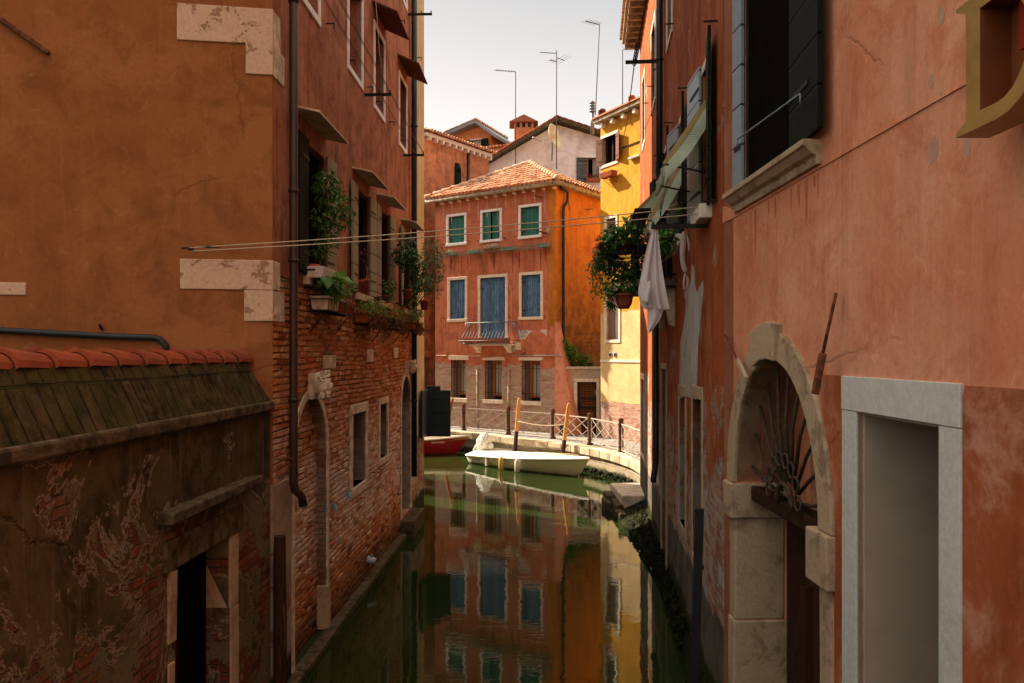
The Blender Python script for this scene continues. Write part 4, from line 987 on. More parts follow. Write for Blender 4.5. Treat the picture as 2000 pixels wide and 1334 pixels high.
MB().box(a - .4, b + .4, 1.3, 1.34, z0 - .3, z1 + .3).build('room_wall', M['dark'], bp_)
t = MB(); t.box(pa + .02, pb, .45, 6, 12.58, 12.72); t.build('roof', M['tile'], bp_)
t = MB(); t.box(pa - .003, pa + .3, .0, 6, -1, 12.58); t.build('end_wall', M['pink'], bp_)
# big box letter of the sign
sg = FP.empty('sign_letter', Frame.s(FP, 1881, -.2), -.08, 4.44); tag(sg, 'large ochre box letter D of a sign on the salmon wall, top right corner', 'sign')
H, T = .50, .13
def dshape():
    out = [(-.03, 0), (-.03, .015), (.035, .045), (.035, H - .045), (-.03, H - .015), (-.03, H)]
    out += [(.22, H)] + [(.22 + .26 * sin(t), H / 2 + H / 2 * cos(t)) for t in [pi * i / 12 for i in range(1, 12)]] + [(.22, 0)]
    inn = [(.125, .06)] + [(.225 + .17 * sin(t), H / 2 + (H / 2 - .06) * cos(t)) for t in [pi - pi * i / 12 for i in range(0, 13)]] + [(.125, H - .06)]
    return out, inn
out, inn = dshape(); mb = MB()
loops = [[Vector((p[0], p[1], 0)) for p in out], [Vector((p[0], p[1], 0)) for p in inn]]
tri = tessellate_polygon(loops); fl = out + inn
mb.add([(p[0], -T, p[1]) for p in fl], [tuple(t) for t in tri], 0); mb.add([(p[0], 0, p[1]) for p in fl], [tuple(t) for t in tri], 0)
for l, mi in ((out, 0), (inn, 1)):
    n_ = len(l); mb.add([(p[0], -T, p[1]) for p in l] + [(p[0], 0, p[1]) for p in l], [(i, (i + 1) % n_, n_ + (i + 1) % n_, n_ + i) for i in range(n_)], mi)
mb.build('letter', [M['sign_ochre'], M['sign_side']], sg, fixn=False)
t = MB(); t.box(.05, .40, -.012, -.002, .03, H - .03); t.build('back_plate', M['sign_side'], sg); t = MB(); t.box(.24, .30, -.06, -.013, .24, .42); t.build('lamp_strip', M['sign_red'], sg)
t = MB(); t.bar((.08, 0, .1), (.08, .08, .1), .02); t.bar((.08, 0, .4), (.08, .08, .4), .02); t.each('bracket', M['iron'], sg)

# ------------------------------------------------------------------ RIGHT BANK: dark red house
bd = FD.empty('dark_red_house'); tag(bd, 'tall dark red plaster house with peeling grey base, awnings and a balcony, right bank', 'house')
da_, db_ = L(FD, 1250), L(FD, 1411) + .05
def DY(Y): return -(Y) / abs(FD.u[1]) if False else FD.at(1.154 + .1009 * Y, Y)[0]
up_w = [(DY(8.32), DY(7.80), 5.05, 6.5), (DY(10.45), DY(9.95), 5.08, 6.6), (DY(12.55), DY(11.9), 4.75, 6.75), (DY(14.4), DY(13.8), 5.0, 6.75)]
dn_w = [(DY(9.15), DY(8.40), 1.32, 3.1), (DY(10.55), DY(9.87), 1.40, 3.05), (DY(14.75), DY(13.9), 1.40, 3.05), (DY(18.75), DY(17.75), 1.30, 3.0)]
hi_w = [(DY(15.4), DY(14.5), 8.3, 9.75), (DY(12.2), DY(11.5), 8.3, 9.75), (DY(18.2), DY(17.4), 8.3, 9.75), (DY(9.2), DY(8.4), 8.3, 9.75)]
ad = (DY(13.2), DY(12.35), -.5, 3.35)
wall(bd, [(da_, -1), (da_, 11.2), (db_, 11.2), (db_, -1)], [rect(*w) for w in up_w + dn_w + hi_w + [ad]], M['darkred'], thick=.4)
t = MB(); t.box(da_, da_ + .4, .4, 7, -1, 11.2); t.box(da_, db_, 6.8, 7.1, -1, 11.2); t.each('end_wall', M['darkred'], bd)
MB().box(da_ + .4, db_, 1.2, 1.25, -1, 11).build('inner_wall', M['dark'], bd)
MB().box(da_ + .4, db_ - .02, .4, 1.2, 4.3, 4.4).build('floor_slab', M['dark'], bd)
# eaves
t = MB(); t.box(da_ - .3, db_, -.42, 7, 11.22, 11.30); t.build('roof', M['stone_warm'], bd)
t = MB(); x = da_ - .22
while x < db_: t.box(x, x + .09, -.36, .05, 11.05, 11.215); x += .34
t.each('rafter_end', M['gutter'], bd)
t = MB(); x = da_ - .3; tn = []
while x < db_:
    for k in range(3):
        o0 = -.48 + k * .34; vs = []
        for (yy, rr_) in ((o0, .08), (o0 + .4, .07)): vs += [(x + .1 - rr_ * cos(pi * j / 5), yy, 11.31 + (yy + .48) * .25 + rr_ * sin(pi * j / 5)) for j in range(6)]
        fs = [(j, j + 1, 7 + j, 6 + j) for j in range(5)]; t.add(vs, fs); tn += [rng.uniform(.2, .9)] * 5
    x += .19
o = t.build('roof_tiles', M['tile'], bd, fixn=False); settint(o, tn)
# windows of the upper floor: shutters, sills
for k, (a, b, z0, z1) in enumerate(up_w):
    s_ = MB(); s_.box(a - .08, b + .12, -.12, .25, z0 - .14, z0) if k != 2 else s_.box(a - .05, b + .05, -.03, .25, z0 - .3, z0 - .2)
    w_ = s_.build('window', M['creamstone'], bd, bevel=.01)
    f_ = MB(); f_.box(a - .07, b + .07, -.012, .06, z1, z1 + .08); f_.box(b, b + .07, -.012, .06, z0, z1); f_.build('window_frame', M['creamstone'], w_)
    MB().box(a, b, .10, .12, z0, z1).build('pane_or_dark_sheet', M['dark'], w_)  # black sheet filling the opening as the shade of the room
    lw = (.60, .55, .5, .35)[k]
    open_leaf(w_, a + .0, -1, z0, z1 + (.1 if k == 0 else 0), lw, 5 if k == 0 else 9, M['blue_sheen'] if k < 2 else M['dkgreen'])
    open_leaf(w_, b, 1, z0 - .02, z1 + .12, .50 if k < 3 else .35, 6, M['dkgreen'])
    c_ = MB(); c_.bar((b + .47, -.13, z1 + .16), (b + .47, -.0, z1 + .16), .016); c_.bar((b + .45, -.12, z0 - .04), (b + .45, 0, z0 - .04), .02); c_.each('shutter_catch', M['iron'], w_)
for (a, b, z0, z1) in hi_w:
    w_ = surround(a, b, z0, z1, .09, -.02, .2).build('window', M['creamstone'], bd, bevel=.006)
    MB().box(a, b, .22, .26, z0, z1).build('shutter', M['brown_sh'], w_)
for k, (a, b, z0, z1) in enumerate(dn_w):
    w_ = surround(a, b, z0, z1, .10, -.012, .25, wt=.14).build('window', M['stone_warm'] if k < 2 else M['creamstone'], bd, bevel=.01)
    MB().box(a, b, .26, .30, z0, z1).build('shutter', M['wood_dark'], w_)
a, b, z0, z1 = ad
o = surround(a, b, z0 + .3, z1, .09, -.02, .25).build('side_door', M['stone_warm'], bd, bevel=.008); MB().box(a, b, .2, .25, z0, z1).build('door_leaf', M['wood_door'], o, bevel=.004)
for pts_ in (((745, 455), (757, 500), (757, 580), (770, 640), (790, 600), (812, 555), (815, 640), (800, 780), (788, 900), (778, 1000), (775, 1160), (770, 1334), (735, 1330), (700, 1310), (658, 1334), (658, 1200), (660, 1100), (665, 960), (680, 880), (695, 800), (700, 690), (690, 660), (705, 570), (715, 610), (735, 560), (740, 470)),
             ):
    coat(bd, [FD.sz(x / 3.335 + 1130, y / 3.335 + 380) for x, y in pts_], M['bare'], .003, 'bare_plaster')
# pipes
spx = L(FD, 1298)
pipe_part(bd, [(spx, -.08, 11.1), (spx, -.08, 4.9)], .052, M['pipeblack'], [(spx, -.08, z) for z in (9.8, 8.3, 6.2)])
sq = DY(13.45)
pipe_part(bd, [(sq, -.08, 4.7), (sq, -.08, 1.75), (sq, -.1, 1.62), (sq + .05, -.12, 1.55), (sq + .12, -.13, 1.45)], .05, M['pipeblack'], [(sq, -.08, 2.8)])
t = MB()
for (x, y) in ((1316, 46), (1287, 135), (1277, 168), (1266, 201)):
    p = FD.loc(x, y); t.bar((p[0], 0, p[2]), (p[0], -.12, p[2]), .016)
t.each('shutter_hook', M['iron'], bd)
# awnings
def awning(k, wallp, outp, Ya, Yb, zt, zo, p):
    aw = empty('awning', FD.w(DY(Ya), 0, zt), FD.rz)
    s0_, s1_ = DY(Yb) - DY(Ya), 0.0; m_ = MB(); nu, nv = 10, 12; rr = random.Random(k)
    dz = zo - zt; vs = []
    ph = [rr.uniform(0, 6) for _ in range(4)]
    for j in range(nv + 1):
        for i in range(nu + 1):
            u, v = i / nu, j / nv
            sag = .05 * sin(pi * v) * (1 + .5 * sin(5 * u + ph[0])) + .012 * sin(9 * u + 4 * v + ph[1]) + .008 * sin(17 * v + 6 * u)
            vs.append((s0_ + (s1_ - s0_) * u, -.04 - (p - .04) * v, dz * v - sag))
    fs = [(j * (nu + 1) + i, j * (nu + 1) + i + 1, (j + 1) * (nu + 1) + i + 1, (j + 1) * (nu + 1) + i) for j in range(nv) for i in range(nu)]
    m_.add(vs, fs, 0, True)
    # hanging valance at the outer edge
    vv = []; 
    for j in range(4):
        for i in range(nu + 1): vv.append((s0_ + (s1_ - s0_) * i / nu, -p - .02 * sin(2.5 * j + i), dz - .045 * j - (.03 * sin(i * 2.1 + ph[2]) if j == 3 else 0)))
    m_.add(vv, [(j * (nu + 1) + i, j * (nu + 1) + i + 1, (j + 1) * (nu + 1) + i + 1, (j + 1) * (nu + 1) + i) for j in range(3) for i in range(nu)], 0, True)
    o = m_.build('canopy', M['awning'], aw, fixn=False); md = o.modifiers.new('t', 'SOLIDIFY'); md.thickness = .004
    sd_ = MB(); vs2 = []; drop = (.26, .26, .34)[k - 1]
    for j in range(11):
        for i in range(9):
            v, u = i / 8, j / 10
            vs2.append((s1_ + .004 + .022 * sin(7 * v + 3 * u + ph[0]) * u + .02 * u, -.03 - (p - .03) * v, dz * v - drop * u * (1 - .25 * v) - .02 * sin(6 * v + ph[1]) * u))
    sd_.add(vs2, [(j * 9 + i, j * 9 + i + 1, (j + 1) * 9 + i + 1, (j + 1) * 9 + i) for j in range(10) for i in range(8)], 0, True)
    sd_.build('side_drop', M['awning'], aw, fixn=False)
    h = MB(); h.bar((s1_ + .004, -.03, .01), (s1_ + .004, -p, dz + .0), .012, .05); h.build('hem', M['awnedge'], aw)
    h = MB(); h.tube([(s0_ - .02, -p, dz), (s1_ + .02, -p, dz)], .014, 8); h.build('roller_bar', M['galv'], aw)
    h = MB(); h.tube([(s1_ + .01, 0, dz - .10), (s1_ + .01, -p, dz)], .010, 6); h.tube([(s0_ - .01, 0, dz - .10), (s0_ - .01, -p, dz)], .010, 6); h.each('arm', M['iron'], aw)
    return aw
tag(awning(1, 0, 0, 7.80, 8.75, 6.06, 5.46, .44), 'nearest of three faded green awnings, longest and highest in the picture', 'awning', 'green awnings on the dark red house')
tag(awning(2, 0, 0, 9.90, 10.8, 5.98, 5.26, .44), 'middle of three faded green awnings, with a white rag knotted to it', 'awning', 'green awnings on the dark red house')
tag(awning(3, 0, 0, 12.3, 13.5, 6.22, 5.72, .55), 'farthest and smallest of three faded green awnings, over the balcony plants', 'awning', 'green awnings on the dark red house')
# rag knotted to the awning
rg = empty('rag', lit(1300, 380, 9.0)); tag(rg, 'dirty white rag with green ends hanging off the nearest awning', 'rag')
m_ = MB(); m_.tube([(.05, 0, .33), (.01, 0, .2), (0, 0, .1), (-.03, 0, 0), (-.04, 0, -.12)], [.03, .028, .018, .02, .008], 8); m_.build('cloth', M['awnwhite'], rg)
m_ = MB(); m_.tube([(-.02, .01, .05), (-.05, .02, -.15), (-.06, .0, -.3)], [.012, .015, .004], 6); m_.build('ribbon', M['green_sh'], rg)
# balcony
BY0, BY1, BP, BZ = 10.9, 12.9, .55, 4.62
bal = empty('balcony', FD.w(DY(BY1), 0, BZ), FD.rz); tag(bal, 'dark iron balcony loaded with potted plants on the dark red house', 'balcony')
w_l = DY(BY0) - DY(BY1)
t = MB(); t.box(0, w_l, -BP, 0, -.10, 0); t.build('floor_slab', M['stone_dark'], bal, bevel=.01)
t = MB()
for x in (.25, w_l - .25):
    prof = [(0, -.10), (-BP * .55, -.10), (-BP * .52, -.22), (-BP * .36, -.30), (-.12, -.42), (-.08, -.62), (0, -.66)]
    k = len(prof); vs = [(x + d_, p[0], p[1]) for d_ in (-.07, .07) for p in prof]
    t.add(vs, [tuple(range(k))[::-1], tuple(range(k, 2 * k))] + [(i, (i + 1) % k, k + (i + 1) % k, k + i) for i in range(k)])
t.each('console', M['stone_warm'], bal, bevel=.01)
ZR = .92
t = MB()
for z_ in (.06, .55, ZR):
    t.tube([(0, 0, z_), (0, -BP + .03, z_), (w_l, -BP + .03, z_), (w_l, 0, z_)], .014 if z_ < ZR else .02, 6)
t.build('rails', M['iron'], bal)
t = MB(); k = 0
pts = [(0, -y) for y in [BP * i / 7 for i in range(1, 7)]] + [(w_l * i / 15, -BP + .03) for i in range(16)] + [(w_l, -BP * i / 7) for i in range(1, 7)]
for (x, y) in pts: t.tube([(x, y, 0), (x, y, ZR)], .009, 5)
t.each('baluster', M['iron'], bal)
t = MB(); 
for zc in (.75,):
    for x in (w_l + .005,):
        for yy in (-.25, -.6): t.tube([(x, yy + .09 * cos(a_), zc + .13 * sin(a_)) for a_ in [2 * pi * i / 14 for i in range(15)]], .008, 5, caps=False)
t.each('scroll', M['iron'], bal)
t = MB(); t.box(-.02, w_l + .04, -BP - .02, -BP + .20, ZR + .02, ZR + .05); t.build('shelf', M['wood_dark'], bal)

# landing and footing along the dark red house
tag_ = 'structure'
fp_ = [(2.55, 7.5), (2.24, 9.0), (2.30, 11.0), (2.34, 13.0), (2.33, 14.8), (2.24, 16.6), (2.16, 18.2), (2.14, 18.9), (2.45, 19.6), (3.25, 19.6)]
m_ = MB(); rr = random.Random(9)
outer = smooth_path(fp_[:8], 5)
inner_ = [(1.16 + .1009 * y + .01, y) for x, y in outer]
outer = [(min(x, 1.16 + .1009 * y - .12) + rr.uniform(-.015, .015), y) for x, y in outer]
for i in range(len(outer) - 1):
    a, b, c, d = outer[i], outer[i + 1], inner_[i + 1], inner_[i]
    z_ = .38
    m_.quad((*a, -.9), (*b, -.9), (b[0] + .04, b[1], .06), (a[0] + .04, a[1], .06)); m_.quad((a[0] + .04, a[1], .06), (b[0] + .04, b[1], .06), (c[0], c[1], z_), (d[0], d[1], z_))
o = m_.build('wall_footing', M['weed']); tag(o, kind='structure')
# big mooring stones at the far corner
for k, (x0, x1, y0, y1, z1) in enumerate(((2.42, 3.2, 17.6, 19.5, .44), (2.22, 2.50, 18.5, 19.3, .30), (2.12, 2.30, 18.2, 18.75, .20), (2.32, 2.5, 17.6, 18.45, .26), (2.26, 2.42, 16.9, 17.55, .18))):
    e_ = empty('landing_stone', ((x0 + x1) / 2, (y0 + y1) / 2, -.3)); q = MB(); q.box(-(x1 - x0) / 2, (x1 - x0) / 2, -(y1 - y0) / 2, (y1 - y0) / 2, -.6, z1 + .3, jit=.03)
    o = q.build('stone_block', M['stone' if k == 0 else 'stone_dark'], e_, bevel=.04)
    tag(e_, ['large flat pale landing stone at the far corner of the dark red house', 'dark worn step stone just left of the large pale landing stone', 'lowest outermost mooring stone at the water, left tip of the landing', 'dark stone block in front of the large pale landing stone', 'small dark stone nearest to the viewer below the landing'][k], 'stone', 'stones of the corner landing')
for o in [c for c in bpy.data.objects if c.name.startswith('stone_block')]: pass
# barnacled weed edge
m_ = MB()
for _ in range(700):
    Y = rr.uniform(9.5, 17.5); xw = 1.154 + .1009 * Y; xe = min(2.30, xw - .12) 
    t_ = rr.random(); m_.blob((xe + (xw - xe) * t_ * .9, Y, .05 + .30 * t_), (rr.uniform(.012, .032),) * 3, 0, 5, 4, .3, rr)
tag(m_.build('foot_weed', M['weed']), 'dark wet weed and barnacles along the foot of the dark red house', 'weed', kind='stuff')
# black board pole
bpz = lit(1363, 993, 7.3); pe = empty('black_pole', (bpz.x + .02, 7.3, -1.0)); tag(pe, 'flat black board pole standing in the water against the dark red house', 'pole')
m_ = MB(); m_.hexa([(-.13, -.02, 0), (-.055, -.02, 0), (-.055, .02, 0), (-.13, .02, 0)], [(-.045, -.02, bpz.z + 1), (.035, -.02, bpz.z + 1), (.035, .02, bpz.z + 1), (-.045, .02, bpz.z + 1)]); m_.build('board', M['pipeblack'], pe, bevel=.006)
m_ = MB(); m_.bar((-.0, .02, 2.6), (.06, .16, 2.6), .03); m_.build('bracket', M['iron'], pe)
# ------------------------------------------------------------------ the red corner house
br = FR.empty('red_corner_house'); tag(br, 'red corner house with green and blue shutters and hipped tile roof facing the canal bend', 'house')
HR = 9.70; QF = QZ - .02
rs = L(FR, 850)                                   # left end of the front (negative)
def S_(px, off=0): return Frame.s(FR, px, off)
top_w = []
for (xl, xr, yt, yb) in ((873, 911, 420, 482), (939, 980, 411, 474), (1013.5, 1057.5, 401.5, 468)):
    top_w.append([S_(xl) + .09, S_(xr) - .09, FR.z(xl, yt) - .1, FR.z(xl, yb) + .1])
z0 = sum(w[2] for w in top_w) / 3; z1 = 0
TZ1 = sum(w[2] for w in top_w) / 3; TZ0 = sum(w[3] for w in top_w) / 3
mid_w = [(S_(xl) + .10, S_(xr) - .09) for xl, xr in ((875, 912), (934, 991), (1014.5, 1060))]
MZ1 = (FR.z(875, 544) + FR.z(1014, 532)) / 2 - .1; MZ0 = (FR.z(875, 628) + FR.z(1014, 623)) / 2 + .08
MZD = FR.z(963, 668)
bot_w = [(S_(xl), S_(xr)) for xl, xr in ((880.5, 910), (946.6, 980), (1018.4, 1055))]
BZ1 = FR.z(947, 703.5); BZ0 = FR.z(947, 779.6)
holes = [rect(w[0], w[1], TZ0, TZ1) for w in top_w] + [rect(mid_w[0][0], mid_w[0][1], MZ0, MZ1), rect(mid_w[1][0], mid_w[1][1], MZD, MZ1), rect(mid_w[2][0], mid_w[2][1], MZ0, MZ1)] + [rect(a, b, BZ0, BZ1) for a, b in bot_w]
wall(br, [(rs, QF), (rs, HR), (0, HR), (0, QF)], holes, M['redhouse'], thick=.35)
# side wall, back wall
mb = MB(); mb.box(.36, 5.2, 0.0, .35, QF, HR); put(mb.build('side_wall', M['redside'], br), FS, FR)
mb = MB(); mb.box(-.005, .358, -.003, .3, 4.6, HR); put(mb.build('corner_strip', M['redside'], br), FS, FR)
mb = MB(); mb.box(rs, rs + .35, .352, 5.2, QF, HR); mb.box(rs + .35, -.36, 4.85, 5.2, QF, HR); mb.each('outer_wall', M['orangeback'], br)
mb = MB(); mb.box(rs + .36, -.36, 1.2, 1.25, QF, HR - .1); mb.box(rs + .36, -.36, .36, 1.19, 3.35, 3.45); mb.box(rs + .36, -.36, .36, 1.19, 6.3, 6.4); mb.each('inner_wall', M['dark'], br)
# buttress at the right foot
mb = MB(); fl = .92; zt = FR.z(1085, 628)
mb.hexa([(-.04, -.03, QF), (fl, -.03, QF), (fl, .35, QF), (-.04, .35, QF)], [(-.02, -.012, zt), (.004, -.012, zt), (.004, .35, zt), (-.02, .35, zt)])
mb.build('buttress', M['buttress'], br, bevel=.02)
# windows
for k, w in enumerate(top_w):
    w_ = surround(w[0], w[1], TZ0, TZ1, .10, -.035, .16, .02).build('window', M['whitepaint'], br, bevel=.012)
    shutters_closed(w_, w[0], w[1], TZ0, TZ1, .06, M['green_sh'], ajar=.10 if k == 1 else 0)
for k, (a, b) in enumerate(mid_w):
    zb_ = MZD if k == 1 else MZ0
    w_ = surround(a, b, zb_, MZ1, .11, -.03, .16, .02 if k != 1 else 0).build('window', M['creamstone'], br, bevel=.010)
    if k == 1: w_['label'] = 'tall balcony door with blue shutters'
    shutters_closed(w_, a, b, zb_, MZ1, .06, M['blue_sh'])
for k, (a, b) in enumerate(bot_w):
    mb = MB(); mb.box(a - .08, b + .08, -.07, .34, BZ0 - .15, BZ0, jit=.006); w_ = mb.build('window', M['creamstone'], br, bevel=.010); mb = MB(); mb.box(a - .12, b + .12, -.006, .1, BZ1, BZ1 + .13, jit=.01); mb.build('lintel', M['creamstone'], w_, bevel=.01)
    g = MB(); fx = a + .24
    g.box(fx, b, .22, .28, BZ1 - .16, BZ1); g.box(fx, fx + .10, .22, .28, BZ0 + .14, BZ1 - .16); g.box(b - .12, b, .22, .28, BZ0 + .14, BZ1 - .16); g.box(fx, b, .20, .29, BZ0 + .12, BZ0 + .20)
    g.build('window_frame', M['wood'], w_)
    g = MB(); g.box(a, fx, .30, .32, BZ0, BZ1); g.build('curtain', plain('mauve_reveal_board', (.20, .15, .14), .9, .2), w_) if k == 0 else g.build('reveal_board', bpy.data.materials['mauve_reveal_board'], w_)
    MB().box(fx + .1, b - .12, .265, .275, BZ0 + .2, BZ1 - .16).build('pane_or_dark_sheet', M['curtain'], w_)
    g = MB(); n_ = 6
    for i in range(n_): g.bar((a + (b - a) * i / (n_ - 1), .03, BZ0), (a + (b - a) * i / (n_ - 1), .03, BZ1 - .01), .018)
    for t_ in (.18, .8): g.bar((a, .03, BZ0 + (BZ1 - BZ0) * t_), (b, .03, BZ0 + (BZ1 - BZ0) * t_), .016)
    g.build('grille', M['iron'], w_)
# balcony
bx0, bx1 = S_(911, -.3), S_(1000, -.3); bz = FR.z(950, 672, -.2)
bal2 = FR.empty('curved_balcony', bx0, 0, bz); tag(bal2, 'bellied wrought iron balcony in front of the tall blue shutters', 'balcony')
wd = bx1 - bx0
t = MB(); t.box(.22, wd - .1, -.42, .0, -.06, .0); t.build('floor_slab', M['creamstone'], bal2, bevel=.01)
for x in (.42, wd - .28):
    t = MB(); prof = [(0, -.06), (-.34, -.06), (-.33, -.14), (-.20, -.18), (-.14, -.30), (0, -.34)]; k = len(prof); vs = [(x + d_, p[0], p[1]) for d_ in (-.08, .08) for p in prof]
    t.add(vs, [tuple(range(k))[::-1], tuple(range(k, 2 * k))] + [(i, (i + 1) % k, k + (i + 1) % k, k + i) for i in range(k)]); t.build('console', M['creamstone'], bal2, bevel=.01)
hb = FR.z(950, 630, -.3) - bz
bell = [(.10, 0), (.26, .03), (.30, .12), (.24, .26), (.12, .42), (.05, .6), (.06, hb)]
def bpt(u, o, z): return (u, -.36 - o + .0, z)
t = MB(); nb_ = 15
for i in range(nb_):
    x = wd * i / (nb_ - 1); q = [Vector((x + (.18 * (o_ - .1) * (-1 if i < nb_ / 2 else 1) if i in (0, nb_ - 1) else 0), -.30 - o_, z_)) for o_, z_ in bell]
    t.tube(q, .012, 5)
for sx_ in (0, wd):
    for i in (1, 2, 3): 
        sg_ = -1 if sx_ == 0 else 1
        t.tube([Vector((sx_ + sg_ * o_ * .6, -.12 * i + .04, z_)) for o_, z_ in bell], .012, 5)
t.each('baluster', M['iron_blue'], bal2)
t = MB(); t.tube([(0, 0, hb), (0, -.36, hb), (wd, -.36, hb), (wd, 0, hb)], .018, 6); t.tube([(0, 0, .02), (-.05, -.5, .02), (wd + .05, -.5, .02), (wd, 0, .02)], .015, 6); t.tube([(-.1, 0, .13), (-.16, -.6, .13), (wd + .16, -.6, .13), (wd + .1, 0, .13)], .012, 6)
t.build('rails', M['iron_blue'], bal2)
for k, (xa, xb) in enumerate(((.06, .42), (.62, wd - .08))):
    o = FR.empty('planter', bx0 + xa, -.42, bz + .03); t = MB(); l_ = xb - xa
    t.hexa([(0, -.09, 0), (l_, -.09, 0), (l_, .09, 0), (0, .09, 0)], [(-.02, -.12, .19), (l_ + .02, -.12, .19), (l_ + .02, .12, .19), (-.02, .12, .19)]); t.build('trough', M['terracotta'], o, bevel=.008)
    t = MB(); t.box(0, l_, -.09, .09, .17, .185); t.build('soil', M['stone_dark'], o)
    tag(o, ['short empty terracotta trough at the left end of the bellied balcony', 'long terracotta trough in the middle of the bellied balcony'][k], 'planter')
# flower shelf rack below the top windows
sx0, sx1 = S_(858, -.2), S_(1072, -.2); zs0 = FR.z(965, 491, -.2)
fs_ = FR.empty('flower_rack', sx0, 0, zs0); tag(fs_, 'long green metal flower rack under the three green shuttered windows', 'flower rack')
wd = sx1 - sx0
t = MB()
for yy in (-.28, -.06):
    for zz in (0, .11): t.bar((0, yy, zz), (wd, yy, zz), .018)
nn = 26
for i in range(nn + 1): x = wd * i / nn; t.bar((x, -.28, 0), (x, -.28, .11), .014); t.bar((x, -.28, 0), (x, 0, 0), .012)
t.build('frame', plain('grey_green_rack_metal', (.16, .20, .17), .6, .4, 12, .002), fs_)
t = MB()
for (a, b) in ((1.5, 2.0), (3.05, 3.6), (.5, .75)): t.box(a, b, -.26, -.08, .01, .10)
t.box(wd - .45, wd - .03, -.27, -.07, .01, .13)
t.each('rack_tray', plain('pale_green_trough', (.22, .36, .28), .6, .3, 8), fs_, bevel=.006)
for k, (px, py, w_, lab) in enumerate(((960, 486, .75, 'white flowering plant on the green rack under the middle top window'), (877, 490, .38, 'small pale green plant at the left end of the green rack'))):
    p = FR.loc(px, py, -.17); o = FR.empty('flowering_plant', p[0], -.17, zs0 + .02); tag(o, lab, 'plant')
    r_ = random.Random(k); foliage('leaves', o, r_, [((0, 0, .12), (w_ / 2, .1, .12), 120)], .07, M['leafyellow'])
    if k == 0: foliage('flowers', o, r_, [((.02, 0, .18), (w_ / 2, .11, .11), 260)], .05, M['fl_white'], aspect=.9)
    else: foliage('flowers', o, r_, [((.1, 0, .1), (.1, .1, .1), 30)], .05, M['fl_white'], aspect=.9)
    t = MB(); t.hexa([(-w_ / 2.4, -.07, 0), (w_ / 2.4, -.07, 0), (w_ / 2.4, .07, 0), (-w_ / 2.4, .07, 0)], [(-w_ / 2.2, -.08, .1), (w_ / 2.2, -.08, .1), (w_ / 2.2, .08, .1), (-w_ / 2.2, .08, .1)]); t.build('trough', M['terracotta'], o)
# eaves: gutter, corbels, plaster streaks
t = MB(); x = rs + .12; i = 0
xs = [rs + .42 + (-.45 - rs) * i / 12 for i in range(13)]
for x in xs:
    t.tube([(x, .02, HR - .13), (x, -.13, HR - .13)], .06, 10)
t.each('corbel', M['creamstone'], br, bevel=.008)
t = MB(); t.tube([(rs - .28, -.24, HR - .005), (rs * .5, -.24, HR - .02), (.26, -.24, HR - .005)], .085, 10); t.tube([(.24, -.26, HR - .005), (.24, 3, HR - .0), (.24, 5.4, HR - .005)], .085, 10)
t.each('gutter', M['gutter'], br)
t = MB(); t.box(rs - .22, .2, -.22, 5.4, HR - .03, HR + .06); t.build('eaves_board', M['stone_warm'], br)
sm = plain('washed_plaster_streak', (.56, .27, .18), .9, .2, 7, .001)
r_ = random.Random(12)
for x in xs:
    h = r_.uniform(.35, 1.0); w1 = r_.uniform(.03, .06)
    coat(br, [(x - w1 * .5, HR - .2), (x + w1 * .6, HR - .2), (x + w1, HR - .2 - h * .5), (x + w1 * .3, HR - .2 - h), (x - w1 * .4, HR - .2 - h * .9), (x - w1, HR - .2 - h * .4)], sm, .002, 'plaster_streak')
# rain streaks below the flower rack and the sills
sk_ = plain('dark_rain_streak', (.26, .085, .055), .95, .25, 9, .001); r_ = random.Random(19)
for i in range(26):
    x = rs + .3 + (-.5 - rs) * r_.random(); zt_ = zs0 - .03 if i < 18 else MZ0 - .14; h = r_.uniform(.3, 1.15) if i < 18 else r_.uniform(.2, .5); w1 = r_.uniform(.012, .04)
    if any(a - .25 < x < b + .25 for a, b in mid_w): h = min(h, zt_ - MZ1 - .2) if i < 18 else h
    if i >= 18 and mid_w[1][0] - .3 < x < mid_w[1][1] + .4: continue
    coat(br, [(x - w1 * .6, zt_), (x + w1 * .6, zt_), (x + w1, zt_ - h * .4), (x + w1 * .3, zt_ - h), (x - w1 * .5, zt_ - h * .8), (x - w1 * .9, zt_ - h * .3)], sk_, .0018, 'rain_streak')
# hipped roof
ap = Vector((rs / 2, 2.6, HR + 1.62)); cs = [Vector((rs - .3, -.3, HR + .05)), Vector((.3, -.3, HR + .05)), Vector((.3, 5.5, HR + .05)), Vector((rs - .3, 5.5, HR + .05))]
t = MB(); t.add([tuple(c) for c in cs] + [tuple(ap)], [(0, 1, 4), (1, 2, 4), (2, 3, 4), (3, 0, 4), (3, 2, 1, 0)]); rf = t.build('roof', M['ridge_tile'], br)
t = MB(); tn = []; r_ = random.Random(6)
for k in range(4):
    a, b = cs[k], cs[(k + 1) % 4]; U = (b - a); Wd = U.length; U.normalize(); f_ = (ap - a).dot(U); foot = a + U * f_; Sv = ap - foot; Ls = Sv.length
    if k == 2: continue
    tiles(t, a, U, Wd, Sv, Ls, lambda u, v, f_=f_, Wd=Wd, Ls=Ls: v < Ls - .1 and f_ * v / Ls < u < Wd - (Wd - f_) * v / Ls, r_, w=.185, l=.33, tints=tn)
o = t.build('roof_tiles', M['tile'], rf, fixn=False); settint(o, tn)
t = MB(); tn = []
for k in (0, 1, 3):
    a = cs[k]; d_ = ap - a; n_ = int(d_.length / .36)
    for i in range(n_):
        q = a.lerp(ap, i / n_) + Vector((0, 0, .08)); e_ = a.lerp(ap, (i + 1.12) / n_) + Vector((0, 0, .06)); t.tube([q, e_], [.115, .09], 8); tn += [r_.uniform(.55, .95)] * 10
o = t.build('hip_tiles', M['tile'], rf, fixn=False); settint(o, tn)
